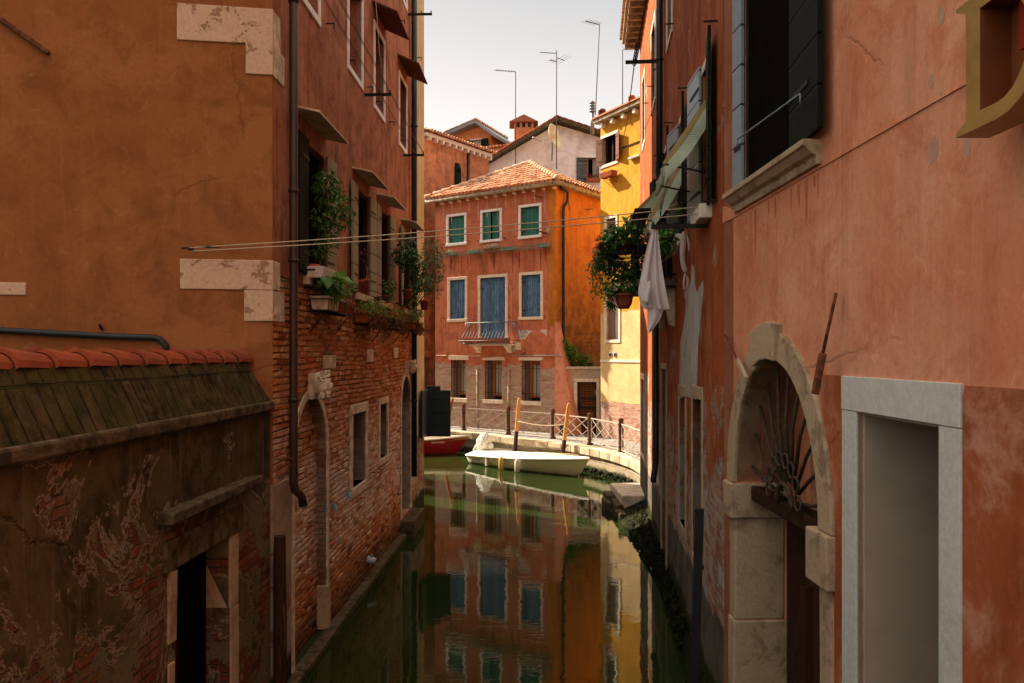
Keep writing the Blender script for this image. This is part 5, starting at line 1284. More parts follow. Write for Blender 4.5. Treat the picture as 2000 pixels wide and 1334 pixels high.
# pipe on the side wall
pts = [(.2, -.12, HR - .05), (.22, -.12, HR - .12), (.62, -.14, HR - .2), (.62, -.12, HR - .55), (.40, -.10, HR - .80), (.38, -.10, HR - 1.1), (.38, -.10, 3.25)]
put(MB().tube(pts, .055, 10).build('drainpipe', M['pipeblack'], br), FS, FR)
t = MB(); t.bar((.9, 0, 9.2), (.95, -.02, 8.9), .02); t.bar((2.2, 0, 9.1), (2.2, -.3, 9.1), .02); [put(o, FS, FR) for o in t.each('iron_bracket', M['rust'], br)]
# small things on the front
t = MB()
for (x, y, l_, dx) in ((1068, 480 - 24, .5, -.0), (1057, 386, .4, 0), (857, 470, .15, 0)):
    p = FR.loc(x, y); t.bar((p[0], 0, p[2]), (p[0] + dx, -l_, p[2] + .02), .045 if l_ > .3 else .03)
t.each('iron_bar', M['rust'], br)
p = FR.loc(1071, 450); mb = MB(); mb.blob((p[0], -.01, p[2]), (.09, .02, .11), 0, 10, 6, .1); mb.build('mortar_patch', M['gutter'], br)
t = MB()
for (x, y) in ((866, 478), (918, 472), (936, 472), (987, 466), (1007, 463), (1062, 456), (868, 622), (1065, 618), (925, 625), (996, 620)):
    p = FR.loc(x, y); t.bar((p[0], 0, p[2]), (p[0], -.1, p[2] + .03), .025)
t.each('shutter_hook', M['rust'], br)
t = MB(); a = FR.loc(868, 701); b = FR.loc(876, 688, -.05); t.bar((a[0], -.01, a[2]), (b[0], -.05, b[2]), .025); a = FR.loc(1016, 694); b = FR.loc(1028, 688); t.bar((a[0], -.01, a[2]), (b[0], -.05, b[2]), .025); t.each('iron_tie', M['rust'], br)
# broken street sign plates: white painted patches with letters
def fpx(pts, m_, t_=.004, nm='painted_plate'): return coat(br, [FR.sz(x, y) for x, y in pts], m_, t_, nm)
pl = plain('chipped_white_plate', (.62, .55, .50), .8, .15, 20, .001)
o = fpx([(1013.3, 662.5), (1013.3, 644.5), (1022, 644), (1033, 645), (1039, 646), (1038, 648.5), (1031, 653.5), (1028.5, 658), (1025, 663), (1021, 661.5), (1016, 663)], pl)
p = FR.loc(1022.5, 652, -.006); textmesh('lettering', 'FDN', .21, M['ink'], br, (p[0], -.006, p[2]), (pi / 2, 0, 0), .001, .85)
p = FR.loc(1020, 659.5, -.006); textmesh('lettering', 'DEI R', .15, M['ink'], br, (p[0], -.006, p[2]), (pi / 2, 0, 0), .001, .85)
fpx([(1055.5, 644), (1068, 644), (1068, 656.5), (1064, 652), (1060, 649), (1057, 649.5)], pl)
rbk = plain('bare_red_render', (.40, .11, .055), .9, .3, 5, .004); grp = plain('grey_bare_render', (.36, .29, .24), .9, .4, 9, .006); pbk = M['redhouse']
# boxes, conduit
t = FR.loc(1014, 676, -.06); mb = MB(); a = FR.sz(1010, 683); b = FR.sz(1018, 670); mb.box(a[0], b[0], -.12, 0, a[1], b[1]); mb.build('meter_box', M['white_plastic'], br, bevel=.008)
mb = MB(); a = FR.sz(1001.5, 687); b = FR.sz(1007, 678); mb.box(a[0], b[0], -.08, 0, a[1], b[1]); mb.build('junction_box', M['grey_box'], br, bevel=.006)
mb = MB(); ps = [FR.loc(x, y, -.03) for x, y in ((1006, 694.5), (1050, 694.5), (1090, 694.2), (1094, 694.5), (1097, 698))]
mb.tube(ps, .022, 8); mb.build('conduit', M['leadpipe'], br)
mb = MB(); mb.tube([FR.loc(x, y, -.02) for x, y in ((852, 694), (930, 695.5), (1005, 694.6))], .010, 6); mb.tube([FR.loc(1014.5, 684, -.02), FR.loc(1014.5, 692, -.02), FR.loc(1018, 694, -.02)], .012, 6)
for (x, y0_, y1_) in ((932, 722, 800), (993, 722, 818)): a = FR.loc(x, y0_, -.03); mb.tube([(a[0], -.03, a[2]), (a[0], -.03, QF)], .035, 8)
mb.each('conduit', M['gutter'], br)
# white wire down the front
wr = FR.empty('cable', S_(990), -.06, 5); t = MB(); ps = [FR.w(*FR.loc(x, y, -.33 if y < 400 else -.06)) for x, y in ((974, 368), (971, 376), (971.5, 400), (973, 430), (978, 470), (986, 520), (994, 555), (999, 570), (998, 600), (1000, 690))]
t.tube([p - FR.w(S_(990), -.06, 5) for p in ps], .010, 5); o = t.build('wire', M['tan'], wr); o.rotation_euler = (0, 0, -FR.rz); tag(wr, 'thin pale cable looping down the front of the red corner house', 'cable')

# ------------------------------------------------------------------ terrace wall with door, plants
tw = FW.empty('terrace_wall'); tag(tw, 'low pale terrace wall with a framed lattice door between red and yellow houses', 'wall')
x0, x1 = .12, 2.75; TZ = 3.14
dx0, dx1 = Frame.s(FW, 1127.5), Frame.s(FW, 1165); dz1 = FW.z(1145, 746)
wall(tw, [(x0, QF), (x0, TZ - .1), (x1, TZ - .1), (x1, QF)], [rect(dx0, dx1, QF, dz1)], M['terrace'], thick=.3)
t = MB(); t.box(x0 - .05, x1 + .0, -.05, .34, TZ - .1, TZ - .02); t.build('coping', M['stone'], tw, bevel=.01)
t = MB(); t.box(dx0 - .12, dx0, -.03, .2, QF, dz1); t.box(dx1, dx1 + .11, -.03, .2, QF, dz1); t.box(dx0 - .12, dx1 + .11, -.032, .2, dz1, dz1 + .12); t.each('door_frame', M['creamstone'], tw, bevel=.008)
t = MB(); t.box(dx0, dx1, .10, .14, QF, dz1); o = t.build('door', M['brassgrid'], tw); t = MB()
for z_ in (QF + .02, 1.62, 1.95): t.box(dx0, dx1, .06, .098, z_, z_ + .05)
t.box(dx0, dx0 + .06, .06, .097, QF, dz1); t.box(dx1 - .06, dx1, .06, .097, QF, dz1); t.each('rail', M['iron'], o); MB().blob((dx0 + .09, .03, 1.75), (.05, .03, .05), 0, 8, 6).build('handle', M['iron'], o)
MB().box(-.2, 1.9, .3, 2.6, QF, TZ - .12).build('terrace_body', M['hidden'], tw)
t = MB(); t.box(1.45, 1.53, -.06, 0, 2.1, 2.3); t.build('bell_box', M['stone'], tw, bevel=.006)
# wire mesh fence over the terrace
t = MB()
for i in range(13): t.tube([(x0 + .45 + 1.05 * i / 12, .3, TZ), (x0 + .45 + 1.05 * i / 12, .3, TZ + 1.25)], .004, 4)
for i in range(8): t.tube([(x0 + .45, .3, TZ + .15 * i + .1), (x0 + 1.5, .3, TZ + .15 * i + .1)], .004, 4)
t.build('wire_mesh', M['rust'], tw)
o = FW.empty('terrace_bush', .45, .25, TZ - .1); tag(o, 'bright green bush spilling over the terrace wall beside the red house', 'bush')
r_ = random.Random(21); bl_ = [((-.25, 0, .95), (.22, .2, .22), 260), ((.05, 0, .62), (.30, .22, .26), 380), ((.35, 0, .35), (.30, .22, .26), 380), ((.62, 0, .16), (.28, .18, .16), 180), ((-.05, 0, .8), (.3, .15, .15), 100)]
foliage('leaves', o, r_, bl_, .11, M['leafbright'], aspect=.5); stems('stem', o, r_, (.2, 0, -.1), bl_, .014, M['wood_dark'], 3)
for k, (x, h, lab) in enumerate(((.95, .35, 'short dry reddish plant at the middle of the terrace parapet'), (1.25, .28, 'small green plant at the right end of the terrace parapet'))):
    o = FW.empty('potted_plant', x, .2, TZ - .02); t = MB(); pot(t, (0, 0, 0), .09, .14); t.build('pot', M['potred'], o); foliage('leaves', o, r_, [((0, 0, h), (.2, .15, .22), 130)], .08, M['leafdry' if k == 0 else 'leafbright']); tag(o, lab, 'plant')

# ------------------------------------------------------------------ yellow house
by = FY.empty('yellow_house'); tag(by, 'tall yellow house with paling lower storey and brown shutters, right of the terrace door', 'house')
def Sy(px, off=0): return Frame.s(FY, px, off)
yw = [(Sy(1176) + .05, Sy(1208) - .1, FY.z(1176, 324), FY.z(1176, 272)), (Sy(1181) + .12, Sy(1207) - .1, FY.z(1181, 520), FY.z(1181, 430)), (Sy(1185), Sy(1209), FY.z(1187, 664), FY.z(1187, 575)), (3.2, 3.9, 7.6, 8.8), (3.2, 3.9, 10.0, 11.1)]
wall(by, [(0, QF), (0, 11.5), (6, 11.5), (6, QF)], [rect(*w) for w in yw], M['yellow'], thick=.3)
t = MB(); t.box(0, .3, .3, 7, QF, 11.5); t.box(5.7, 6, .3, 7, QF, 11.5); t.box(.3, 5.7, 6.7, 7, QF, 11.5); t.each('side_wall', M['yellow'], by)
MB().box(.3, 5.7, .9, .95, QF, 11.6).build('inner_wall', M['dark'], by)
for k, (a, b, z0, z1) in enumerate(yw):
    w_ = surround(a, b, z0, z1, .10, -.03, .2).build('window', M['creamstone'], by, bevel=.008)
    if k == 0 or k == 4:
        open_leaf(w_, a, -1, z0, z1, .30, 12, M['brown_sh']); open_leaf(w_, b, 1, z0, z1, .38, 20, M['brown_sh'])
        t = MB(); t.box(a, a + .05, .12, .16, z0, z1); t.box(b - .05, b, .12, .16, z0, z1); t.box((a + b) / 2 - .03, (a + b) / 2 + .03, .12, .16, z0, z1); t.each('window_frame', M['wood_dark'], w_)
        MB().box(a, b, .17, .19, z0, z1).build('pane_or_dark_sheet', M['dark'], w_)  # black sheet standing for the dark room
    else: shutters_closed(w_, a, b, z0, z1, .07, M['mauve_sh'], False)
t = MB(); t.box(-.12, 6.1, -.25, .0, 11.52, 11.66); t.build('cornice', M['gutter'], by, bevel=.02)
t = MB(); x = .25
while x < 6: t.tube([(x, .02, 11.4), (x, -.17, 11.4)], .09, 10); x += .62
t.each('corbel', M['creamstone'], by, bevel=.01)
t = MB(); t.hexa([(-.15, -.3, 11.66), (6.1, -.3, 11.66), (6.1, 7, 11.66), (-.15, 7, 11.66)], [(-.15, -.28, 11.72), (6.1, -.28, 11.72), (5, 3.5, 13.0), (1, 3.5, 13.0)]); t.build('roof', M['tile'], by)
t = MB(); t.box(.0, 6, -.03, .01, 3.30, 3.38); t.build('string_course', M['creamstone'], by, bevel=.006)
t = MB()
for x in (1193, 1202): p = FY.loc(x, 692); t.tube([(p[0], -.03, p[2]), (p[0], .02, p[2])], .085, 14)
t.each('vent', M['grey_box'], by)
t = MB()
for x in (1193, 1202): p = FY.loc(x, 692); t.tube([(p[0], -.035, p[2]), (p[0], -.03, p[2])], .055, 12)
t.each('vent_grille', M['iron'], by)
t = MB(); p = FY.loc(1210, 291); t.bar((p[0], -.02, p[2]), (p[0] + 2.5, -.02, p[2] - .0), .03); t.build('iron_bar', M['iron'], by)
t = MB(); p = FY.loc(1232, 312); t.box(p[0], p[0] + .6, -.12, 0, p[2], p[2] + .05); t.build('ledge', M['creamstone'], by)
fbx = FY.empty('flower_box', Sy(1188, -.2), 0, FY.z(1188, 346, -.2)); tag(fbx, 'terracotta flower box on iron brackets under the top yellow house window', 'flower box')
t = MB(); t.hexa([(-.32, -.30, 0), (.32, -.30, 0), (.32, -.08, 0), (-.32, -.08, 0)], [(-.36, -.34, .17), (.36, -.34, .17), (.36, -.06, .17), (-.36, -.06, .17)]); t.build('trough', M['terracotta'], fbx, bevel=.008)
t = MB()
for x in (-.22, .22): t.tube([(x, -.33, -.02), (x, 0, -.02), (x, 0, -.2), (x, -.25, -.02)], .010, 5)
t.each('bracket', M['rust'], fbx)
foliage('leaves', fbx, random.Random(3), [((0, -.2, .19), (.3, .1, .05), 40)], .06, M['leafdry'])
# chimney pipes on the yellow roof
for k, (x, yt, yb, r_, m_, lab) in enumerate(((1157, 197, 240, .09, 'galv', 'dark metal flue pipe with stacked rings at the left edge of the yellow roof'), (1176, 215, 232, .12, 'potred', 'short red ringed flue cap on the yellow roof'), (1234, 188, 212, .11, 'terracotta', 'terracotta chimney at the top of the yellow roof, right end'))):
    Yk = (28.9, 29.3, 28.9)[k]; b_ = lit(x, yb, Yk); h = (yb - yt) / FPX * Yk; o = empty('flue', (b_.x, b_.y, b_.z - .4)); t = MB()
    t.tube([(0, 0, 0), (0, 0, .4 + h * .55)], r_ * .8, 10); t.build('pipe', M[m_], o)
    t = MB()
    for i in range(4): t.lathe([(0, 0), (r_ * 1.25, 0), (r_ * .9, .07), (0, .07)], (0, 0, .4 + h * (.5 + .13 * i)), 12)
    t.build('rings', M[m_], o); tag(o, lab, 'chimney')

# ------------------------------------------------------------------ houses behind
bo = FO.empty('orange_back_house'); tag(bo, 'tall faded orange and purple house behind the left side of the red corner house', 'house')
sw, swz = FO.sz(893, 318); sw = Frame.s(FO, 893)
wall(bo, [(-.0, QF), (0, 12.8), (4.55, 12.8), (4.55, QF)], [rect(sw - .17, sw + .17, FO.z(893, 368), FO.z(893, 318)), rect(.15, .45, 1.4, 3.4)], M['orangeback'], thick=.35)
t = MB(); t.box(0, .35, .36, 8, QF, 12.8); t.box(4.2, 4.55, .36, 8, QF, 12.8); t.each('end_wall', M['orangeback'], bo)
MB().box(.36, 4.2, .7, .75, QF, 12.7).build('inner_wall', M['dark'], bo)
o = MB(); o.box(sw - .2, sw + .2, -.06, -.01, FO.z(893, 370), FO.z(893, 330)); o.tube([(sw, -.06, FO.z(893, 330)), (sw, -.01, FO.z(893, 330))], .2, 16); o.build('shutter', M['dkgreen'], bo, bevel=.005)
t = MB(); p = FO.loc(913, 300); t.tube([(p[0], -.06, 12.5), (p[0], -.06, 3)], .06, 8); t.build('drainpipe', M['pipe'], bo)
t = MB(); t.box(.05, 4.6, -.16, 0, 12.62, 12.78); t.build('cornice', M['creamstone'], bo, bevel=.02)
t = MB(); x = .2
while x < 4.5: t.box(x, x + .1, -.22, 0, 12.46, 12.6); x += .42
t.each('corbel', M['creamstone'], bo)
t = MB(); tn = []; r_ = random.Random(31); tiles(t, (0, -.28, 12.80), (1, 0, 0), 4.6, (0, .94, .30), 2.6, lambda u, v: True, r_, w=.19, l=.34, tints=tn); o = t.build('roof_tiles', M['tile'], bo, fixn=False); settint(o, tn)
MB().hexa([(0, -.2, 12.79), (4.55, -.2, 12.79), (4.55, 8, 12.79), (0, 8, 12.79)], [(0, -.2, 12.81), (4.55, -.2, 12.81), (4.55, 4, 14.0), (0, 4, 14.0)]).build('roof', M['ridge_tile'], bo)
# attic house with gable dormer
at = empty('attic_house', lit(920, 300, 43.5) - Vector((0, 0, 12)), radians(-24)); at.location.z = 0; tag(at, 'orange attic storey with grey gabled overhang and open green shutters, behind the orange wall', 'house')
Za = lit(920, 296, 43.5).z; Zt = lit(952, 262, 43.5).z; Zp = lit(955, 241, 43.5).z
wall(at, [(-1.6, QF), (-1.6, Zt), (1.2, Zt), (1.2, QF)], [rect(.0, .62, Za - .1, Zt - .35)], M['orangeattic'], thick=.3)
t = MB(); t.box(-1.6, -1.3, .31, 3.5, QF, Zt); t.box(.9, 1.2, .31, 3.5, QF, Zt); t.each('side_wall', M['orangeattic'], at); MB().box(-1.3, .9, .6, .65, QF, Zt).build('inner_wall', M['dark'], at)
t = MB(); t.poly_prism([(-1.9, Zt - .05), (-.1 + .6, Zp), (1.75, Zt - .35), (1.7, Zt - .50), (.5, Zp - .16), (-1.9, Zt - .18)], -.55, 3.8); rf = t.build('roof', M['galv'], at)
t = MB(); tn = []; r_ = random.Random(41); d_ = Vector((-2.4, 0, Zt - .05 - Zp)); tiles(t, (.5, -.6, Zp + .03), (0, 1, 0), 4.2, d_, d_.length, lambda u, v: True, r_, w=.2, l=.36, tints=tn)
o = t.build('roof_tiles', M['tile'], rf, fixn=False); settint(o, tn)
t = MB(); t.poly_prism([(-1.3, Zt - .01), (1.15, Zt - .01), (.5, Zp - .2)], .0, .25); t.build('gable', M['orangeattic'], at)
w_ = surround(.0, .62, Za - .1, Zt - .35, .06, -.03, .1).build('window', M['creamstone'], at); open_leaf(w_, 0, -1, Za - .1, Zt - .35, .35, 35, M['dkgreen']); open_leaf(w_, .62, 1, Za - .1, Zt - .35, .5, 12, M['dkgreen']); MB().box(.02, .6, .12, .14, Za - .1, Zt - .35).build('pane_or_dark_sheet', M['curtain'], w_)
t = MB(); tn = []; tiles(t, (.4, -1.5, Za - .35), (1, 0, 0), 3.0, (0, .95, .28), 1.5, lambda u, v: True, r_, w=.2, l=.34, tints=tn); o = t.build('lower_roof_tiles', M['tile'], at, fixn=False); settint(o, tn)
t = MB(); t.box(.3, 3.4, -1.45, .0, QF, Za - .42); t.build('lower_wing', M['orangeattic'], at)

# white gabled house
YG = 40.0
gh = empty('white_gable_house', lit(1060, 400, YG), 0); gh.location.z = QF; tag(gh, 'white and mauve gabled house with a red tiled roof behind the red corner house', 'house')
def G(x, y): q = lit(x, y, YG); return (q.x - gh.location.x, q.z - QF)
gl = [(G(900, 348)[0], 0), G(900, 350), G(953, 322), G(1087, 243), G(1170, 268), G(1260, 305), (G(1260, 300)[0], 0)]
wa, wb = G(1146, 352)[0], G(1170, 352)[0]
wall(gh, [gl[0], gl[1], gl[2], gl[3], gl[4], gl[5], gl[6]], [rect(wa, wb, G(0, 352)[1], G(0, 308)[1])], M['white_h'], thick=.3)
ov = .55
pts = [G(896, 356), G(1087, 240), G(1172, 264), G(1266, 300)]
for (p, q, nm) in ((pts[0], pts[1], 0), (pts[1], pts[3], 1)):
    t = MB(); t.poly_prism([p, q, (q[0], q[1] + .16), (p[0], p[1] + .16)], -ov, 9); rf = t.build('roof', M['stone_dark'], gh)
    t = MB(); tn = []; d_ = Vector((p[0] - q[0], 0, p[1] - q[1])) if nm == 0 else Vector((q[0] - p[0], 0, q[1] - p[1])); o_ = q if nm == 0 else p
    tiles(t, (o_[0], -ov - .05, o_[1] + .17), (0, 1, 0), 1.4, d_, d_.length, lambda u, v: True, r_, w=.2, l=.36, tints=tn); o = t.build('roof_tiles', M['ridge_tile'], rf, fixn=False); settint(o, tn)
t = MB()
for x in (985, 1030, 1125): a = G(x, 0)[0]; z_ = (G(x, 690 - 0)[1]); 
MB().box(wa - 1, wb + 1, .7, .75, G(0, 380)[1], G(0, 300)[1]).build('room_wall', M['dark'], gh)
w_ = surround(wa, wb, G(0, 352)[1], G(0, 308)[1], .10, -.03, .2).build('window', M['whitepaint'], gh); open_leaf(w_, wa, -1, G(0, 356)[1], G(0, 308)[1], .52, 4, M['louvre'])
t = MB(); t.box(wb - .3, wb, .2, .22, G(0, 350)[1], G(0, 308)[1]); t.build('curtain', M['awnwhite'], w_); t = MB(); t.box(wa, wa + .08, .1, .16, G(0, 352)[1], G(0, 308)[1]); t.build('window_frame', M['wood'], w_)
o = empty('geranium_pot', (gh.location.x + (wa + wb) / 2, YG - .1, G(0, 356)[1] + QF)); t = MB(); t.box(-.35, .35, -.12, .1, 0, .18); t.build('trough', M['terracotta'], o); r_ = random.Random(5)
foliage('leaves', o, r_, [((0, -.02, .25), (.35, .12, .12), 120)], .08, M['leaf']); foliage('flowers', o, r_, [((0, -.05, .33), (.35, .12, .1), 70)], .06, M['fl_red'], aspect=.9); tag(o, 'red geraniums in a trough at the white gabled house window', 'flower box')
t = MB(); t.box(G(1024, 0)[0] - .5, G(1024, 0)[0] + .5, 1.6, 2.6, G(0, 330)[1], G(0, 252)[1] + .55); ch = t.build('chimney', M['orangeattic'], gh)
cxx = G(1024, 0)[0]; zc = G(0, 252)[1] + .55
t = MB()
for x in (-.45, -.15, .15, .45): t.box(cxx + x - .06, cxx + x + .06, 1.65, 1.8, zc, zc + .25)
t.each('chimney_pier', M['stone_warm'], ch); t = MB(); t.poly_prism([(cxx - .75, zc + .25), (cxx, zc + .62), (cxx + .75, zc + .25)], 1.4, 2.8); t.build('chimney_roof', M['tile'], ch)
# satellite dish
d_ = empty('satellite_dish', lit(1078, 268, 38.9)); d_.rotation_euler = (0, 0, radians(0)); tag(d_, 'yellowed satellite dish on the gable of the white house', 'satellite dish')
t = MB(); t.lathe([(0, .0), (.32, .03), (.52, .10), (.62, .18)], (0, 0, 0), 24); o = t.build('bowl', M['dish'], d_); o.rotation_euler = (radians(78), radians(8), radians(58)); md = o.modifiers.new('s', 'SOLIDIFY'); md.thickness = .02
t = MB(); t.tube([(0, .1, 0), (-.5, -.1, -.25), (-.85, -.2, -.1)], .015, 5); t.build('arm', M['galv'], d_); MB().blob((-.9, -.2, -.08), (.08, .06, .06), 0, 8, 6).build('receiver', M['grey_box'], d_)
t = MB(); t.tube([(0, .1, .0), (.05, .6, -.4), (.05, 1.0, -.9)], .03, 6); t.build('mount', M['galv'], d_)
# aerials
def aerial(x, yt, yb, Y, boom, elems, lab, tilt=0):
    b_ = lit(x, yb, Y); t_ = lit(x + tilt, yt, Y); o = empty('television_aerial', b_); d_ = t_ - b_
    MB().tube([(0, 0, 0), tuple(d_)], .026 if Y > 33 else .02, 6).build('mast', M['mast'], o)
    for (bx, by_, bz_, n_, el_) in boom:
        s_ = d_ + Vector((0, 0, bz_)); e_ = s_ + Vector((bx, by_, -.10 * abs(bx))); MB().tube([s_, e_], .018, 5).build('boom', M['mast'], o)
        t = MB()
        for i in range(n_):
            q = s_.lerp(e_, (i + 1) / n_); v_ = Vector((-by_, bx, 0)).normalized() * el_; t.tube([q - v_ + Vector((0, 0, .1 * el_)), q + v_ - Vector((0, 0, .1 * el_))], .008, 4)
        t.each('element', M['mast'], o)
    tag(o, lab, 'aerial')
aerial(1007, 140, 325, 39, [(-.98, -.5, 0, 7, .22)], 0, 'television aerial left of the dish, boom pointing left')
aerial(1087, 98, 330, 38.5, [(-.8, -.35, -.15, 4, .12), (.4, .3, -.35, 3, .5), (-.35, -.3, -.55, 3, .2)], 0, 'tallest central television aerial with crossed booms beside the dish')
aerial(1163, 48, 225, 32, [(-.62, -.5, 0, 6, .25)], 0, 'long slightly leaning television aerial rising from the ringed flue', 8)
aerial(1216, 97, 222, 31, [(.5, -.4, 0, 6, .22)], 0, 'television aerial over the yellow roof, boom pointing right')
# ------------------------------------------------------------------ railing on the quay
posts = [(822, 786, 835), (906, 793.5, 841.5), (993, 798, 849), (1080, 804, 857), (1152.5, 811.5, 869), (1213, 821.6, 885), (1262, 838, 909)]
PP = []
for (x, yt, yb) in posts:
    Y = (CAMZ - QZ) * FPX / (yb - HORY); PP.append(Vector(((x - 1000) / FPX * Y, Y, QZ)))
po_ = Vector((-3.9, 31.2, QZ)); PP[0] = po_
pwood = M['wood_post']
def rail_post(p, rz):
    o = empty('railing_post', p, rz); t = MB()
    t.lathe([(0, 0), (.10, 0), (.10, .06), (.075, .10), (.075, .78), (.09, .82), (.09, .86), (.06, .90), (.085, .95), (.07, 1.0), (0, 1.02)], (0, 0, 0), 12)
    t.build('post', pwood, o); t = MB(); t.tube([(0, 0, .66), (0, 0, .70)], .083, 12); t.tube([(0, 0, .16), (0, 0, .20)], .083, 12); t.each('iron_band', M['iron'], o); return o
plab = ['far left end', 'left, in front of the left barred window', 'in front of the middle barred window', 'near the right end of the red house front', 'in front of the lattice door', 'in front of the yellow house', 'at the near end beside the dark red house']
railm = plain('weathered_white_railing', (.46, .40, .33), .6, .3, 20, .002)
for i, p in enumerate(PP):
    q = PP[min(i + 1, len(PP) - 1)]; r = PP[max(i - 1, 0)]; dd = q - r; o = rail_post(p, atan2(dd.y, dd.x))
    tag(o, 'brown turned wooden railing post, ' + plab[i], 'post', 'posts of the quay railing')
for i in range(len(PP) - 1):
    a, b = PP[i], PP[i + 1]; dd = b - a; l_ = dd.length; dd.normalize(); o = empty('quay_railing', a, atan2(dd.y, dd.x))
    x0, x1, z0, z1 = .1, l_ - .1, .10, .84
    t = MB(); t.bar((x0 - .03, 0, z1), (x1 + .03, 0, z1), .035, .03); t.bar((x0 - .03, 0, z0), (x1 + .03, 0, z0), .03, .025); t.bar((x0, 0, z0), (x0, 0, z1), .025); t.bar((x1, 0, z0), (x1, 0, z1), .025); t.build('frame', railm, o)
    def P(u, v, y): return (x0 + (x1 - x0) * u, y, z0 + (z1 - z0) * v)
    t = MB()
    for k, (u0, v0, u1, v1) in enumerate(((0, 1, .7, 0), (.3, 1, 1, 0), (0, 0, .7, 1), (.3, 0, 1, 1), (0, .5, .35, 0), (.65, 1, 1, .5), (0, .5, .35, 1), (.65, 0, 1, .5))):
        t.bar(P(u0, v0, .006 * (1 if v0 > v1 else -1)), P(u1, v1, .006 * (1 if v0 > v1 else -1)), .020, .012)
    t.each('lattice_bar', railm, o)
    tag(o, 'white lattice railing panel, ' + ['leftmost, partly behind the teal screen', 'behind the red boat', 'left of the middle mooring pole', 'between the two right mooring poles', 'in front of the lattice door', 'at the right, sunlit, before the brick foot of the yellow house'][i], 'railing', 'lattice panels of the quay railing')
# black bin by the door
bn = empty('bin', (lit(1101, 849, 27.9).x, 27.9, QZ)); t = MB(); t.lathe([(0, 0), (.11, 0), (.15, .38), (.165, .38), (.165, .42), (.13, .42), (.12, .1), (0, .1)], (0, 0, 0), 14); t.build('bucket', M['teal'], bn); t = MB(); t.tube([(.15, 0, .36), (.1, 0, .5), (-.1, 0, .5), (-.15, 0, .36)], .006, 5); t.build('handle', M['iron'], bn); tag(bn, 'small black bin standing by the wall near the lattice door', 'bin')
# mooring poles
def pole(xb, yb, xt, yt, Y, lab, col, dark=.9):
    b_ = lit(xb, yb, Y); t_ = lit(xt, yt, Y); d = (t_ - b_); g = b_ - d * ((b_.z + 1.0) / d.z); o = empty('mooring_pole', g); v = t_ - g
    MB().tube([(0, 0, 0), tuple(v * .5), tuple(v * .93), tuple(v * .985), tuple(v)], [.068, .064, .060, .05, .02], 12).build('shaft', M[col], o)
    zs = (dark + 1.0) / v.z; t = MB(); t.tube([tuple(v * .02), tuple(v * zs)], [.072, .068], 12); t.build('dark_foot', M['wood_dark'], o)
    t = MB(); t.tube([tuple(v * (zs + .12)), tuple(v * (zs + .135))], .072, 12); t.build('rope_band', M['tan'], o); tag(o, lab, 'mooring pole', 'mooring poles in the canal'); return t_
M['pole_wood'] = plain('ochre_painted_pole', (.58, .27, .07), .6, .25, 7, .003, stretch=(6, 6, .6)); M['pole_red'] = plain('orange_red_pole', (.38, .10, .025), .6, .3, 7, .003, stretch=(6, 6, .6))
pole(868, 852, 884.5, 777, 29.0, 'orange red leaning mooring pole behind the red boat', 'pole_red', .1)
pole(1006, 877, 1014, 777, 26.55, 'middle ochre mooring pole with black foot behind the cream boat', 'pole_wood', 1.0)
pole(1100, 879, 1111, 787, 24.75, 'right ochre mooring pole leaning right behind the cream boat bow', 'pole_wood', .9)
rp_ = empty('mooring_rope', lit(1012, 823, 26.45)); a = lit(1012, 823, 26.45); b = lit(1106, 829, 24.75); t = MB(); t.tube([tuple(a.lerp(b, i / 10) - a - Vector((0, 0, .16 * sin(pi * i / 10) * .5))) for i in range(11)], .016, 6); t.build('rope', M['tan'], rp_); tag(rp_, 'pale rope slung between the two ochre mooring poles', 'rope')

# ------------------------------------------------------------------ boats
def hull(stations, mi=0):
    """stations: (x, half beam, keel z, sheer z); bow at the last"""
    m_ = MB(); rows = []
    for (x, b, k, s_, rk) in stations:
        rows.append([(x + rk * 0, 0, k), (x + rk * .12, b * .55, k + (s_ - k) * .10), (x + rk * .5, b * .86, k + (s_ - k) * .42), (x + rk * .8, b * .96, k + (s_ - k) * .74), (x + rk, b, s_)])
    vs = []; w = 9
    for r in rows: vs += [(p[0], -p[1], p[2]) for p in r[::-1]] + [p for p in r[1:]]
    fs = [(i * w + j, i * w + j + 1, (i + 1) * w + j + 1, (i + 1) * w + j) for i in range(len(rows) - 1) for j in range(w - 1)]
    fs.append(tuple(range(w)))
    m_.add(vs, fs, mi, True); return m_, rows
BA, BB = Vector((-.95, 26.45, 0)), Vector((2.22, 22.92, 0))
dd = BB - BA; LB = dd.length
bt = empty('motorboat', BA, atan2(dd.y, dd.x)); tag(bt, 'cream open motorboat with a wrapped outboard moored under the ochre poles', 'boat')
st = []
for i in range(13):
    t_ = i / 12; hbm = .70 * (1 - max(0, (t_ - .35) / .65) ** 2.3) + .001; hbm = min(hbm, .66 + .10 * t_ if t_ < .4 else 1)
    st.append((t_ * (LB - .55), hbm, -.16 + .10 * max(0, t_ - .75) * 4 * .5, .27 + .28 * t_ ** 1.4, .55 * t_ ** 3 - .10 * (1 - t_) ** 6))
m_, rows = hull(st); m_.build('hull', M['hull_cream'], bt)
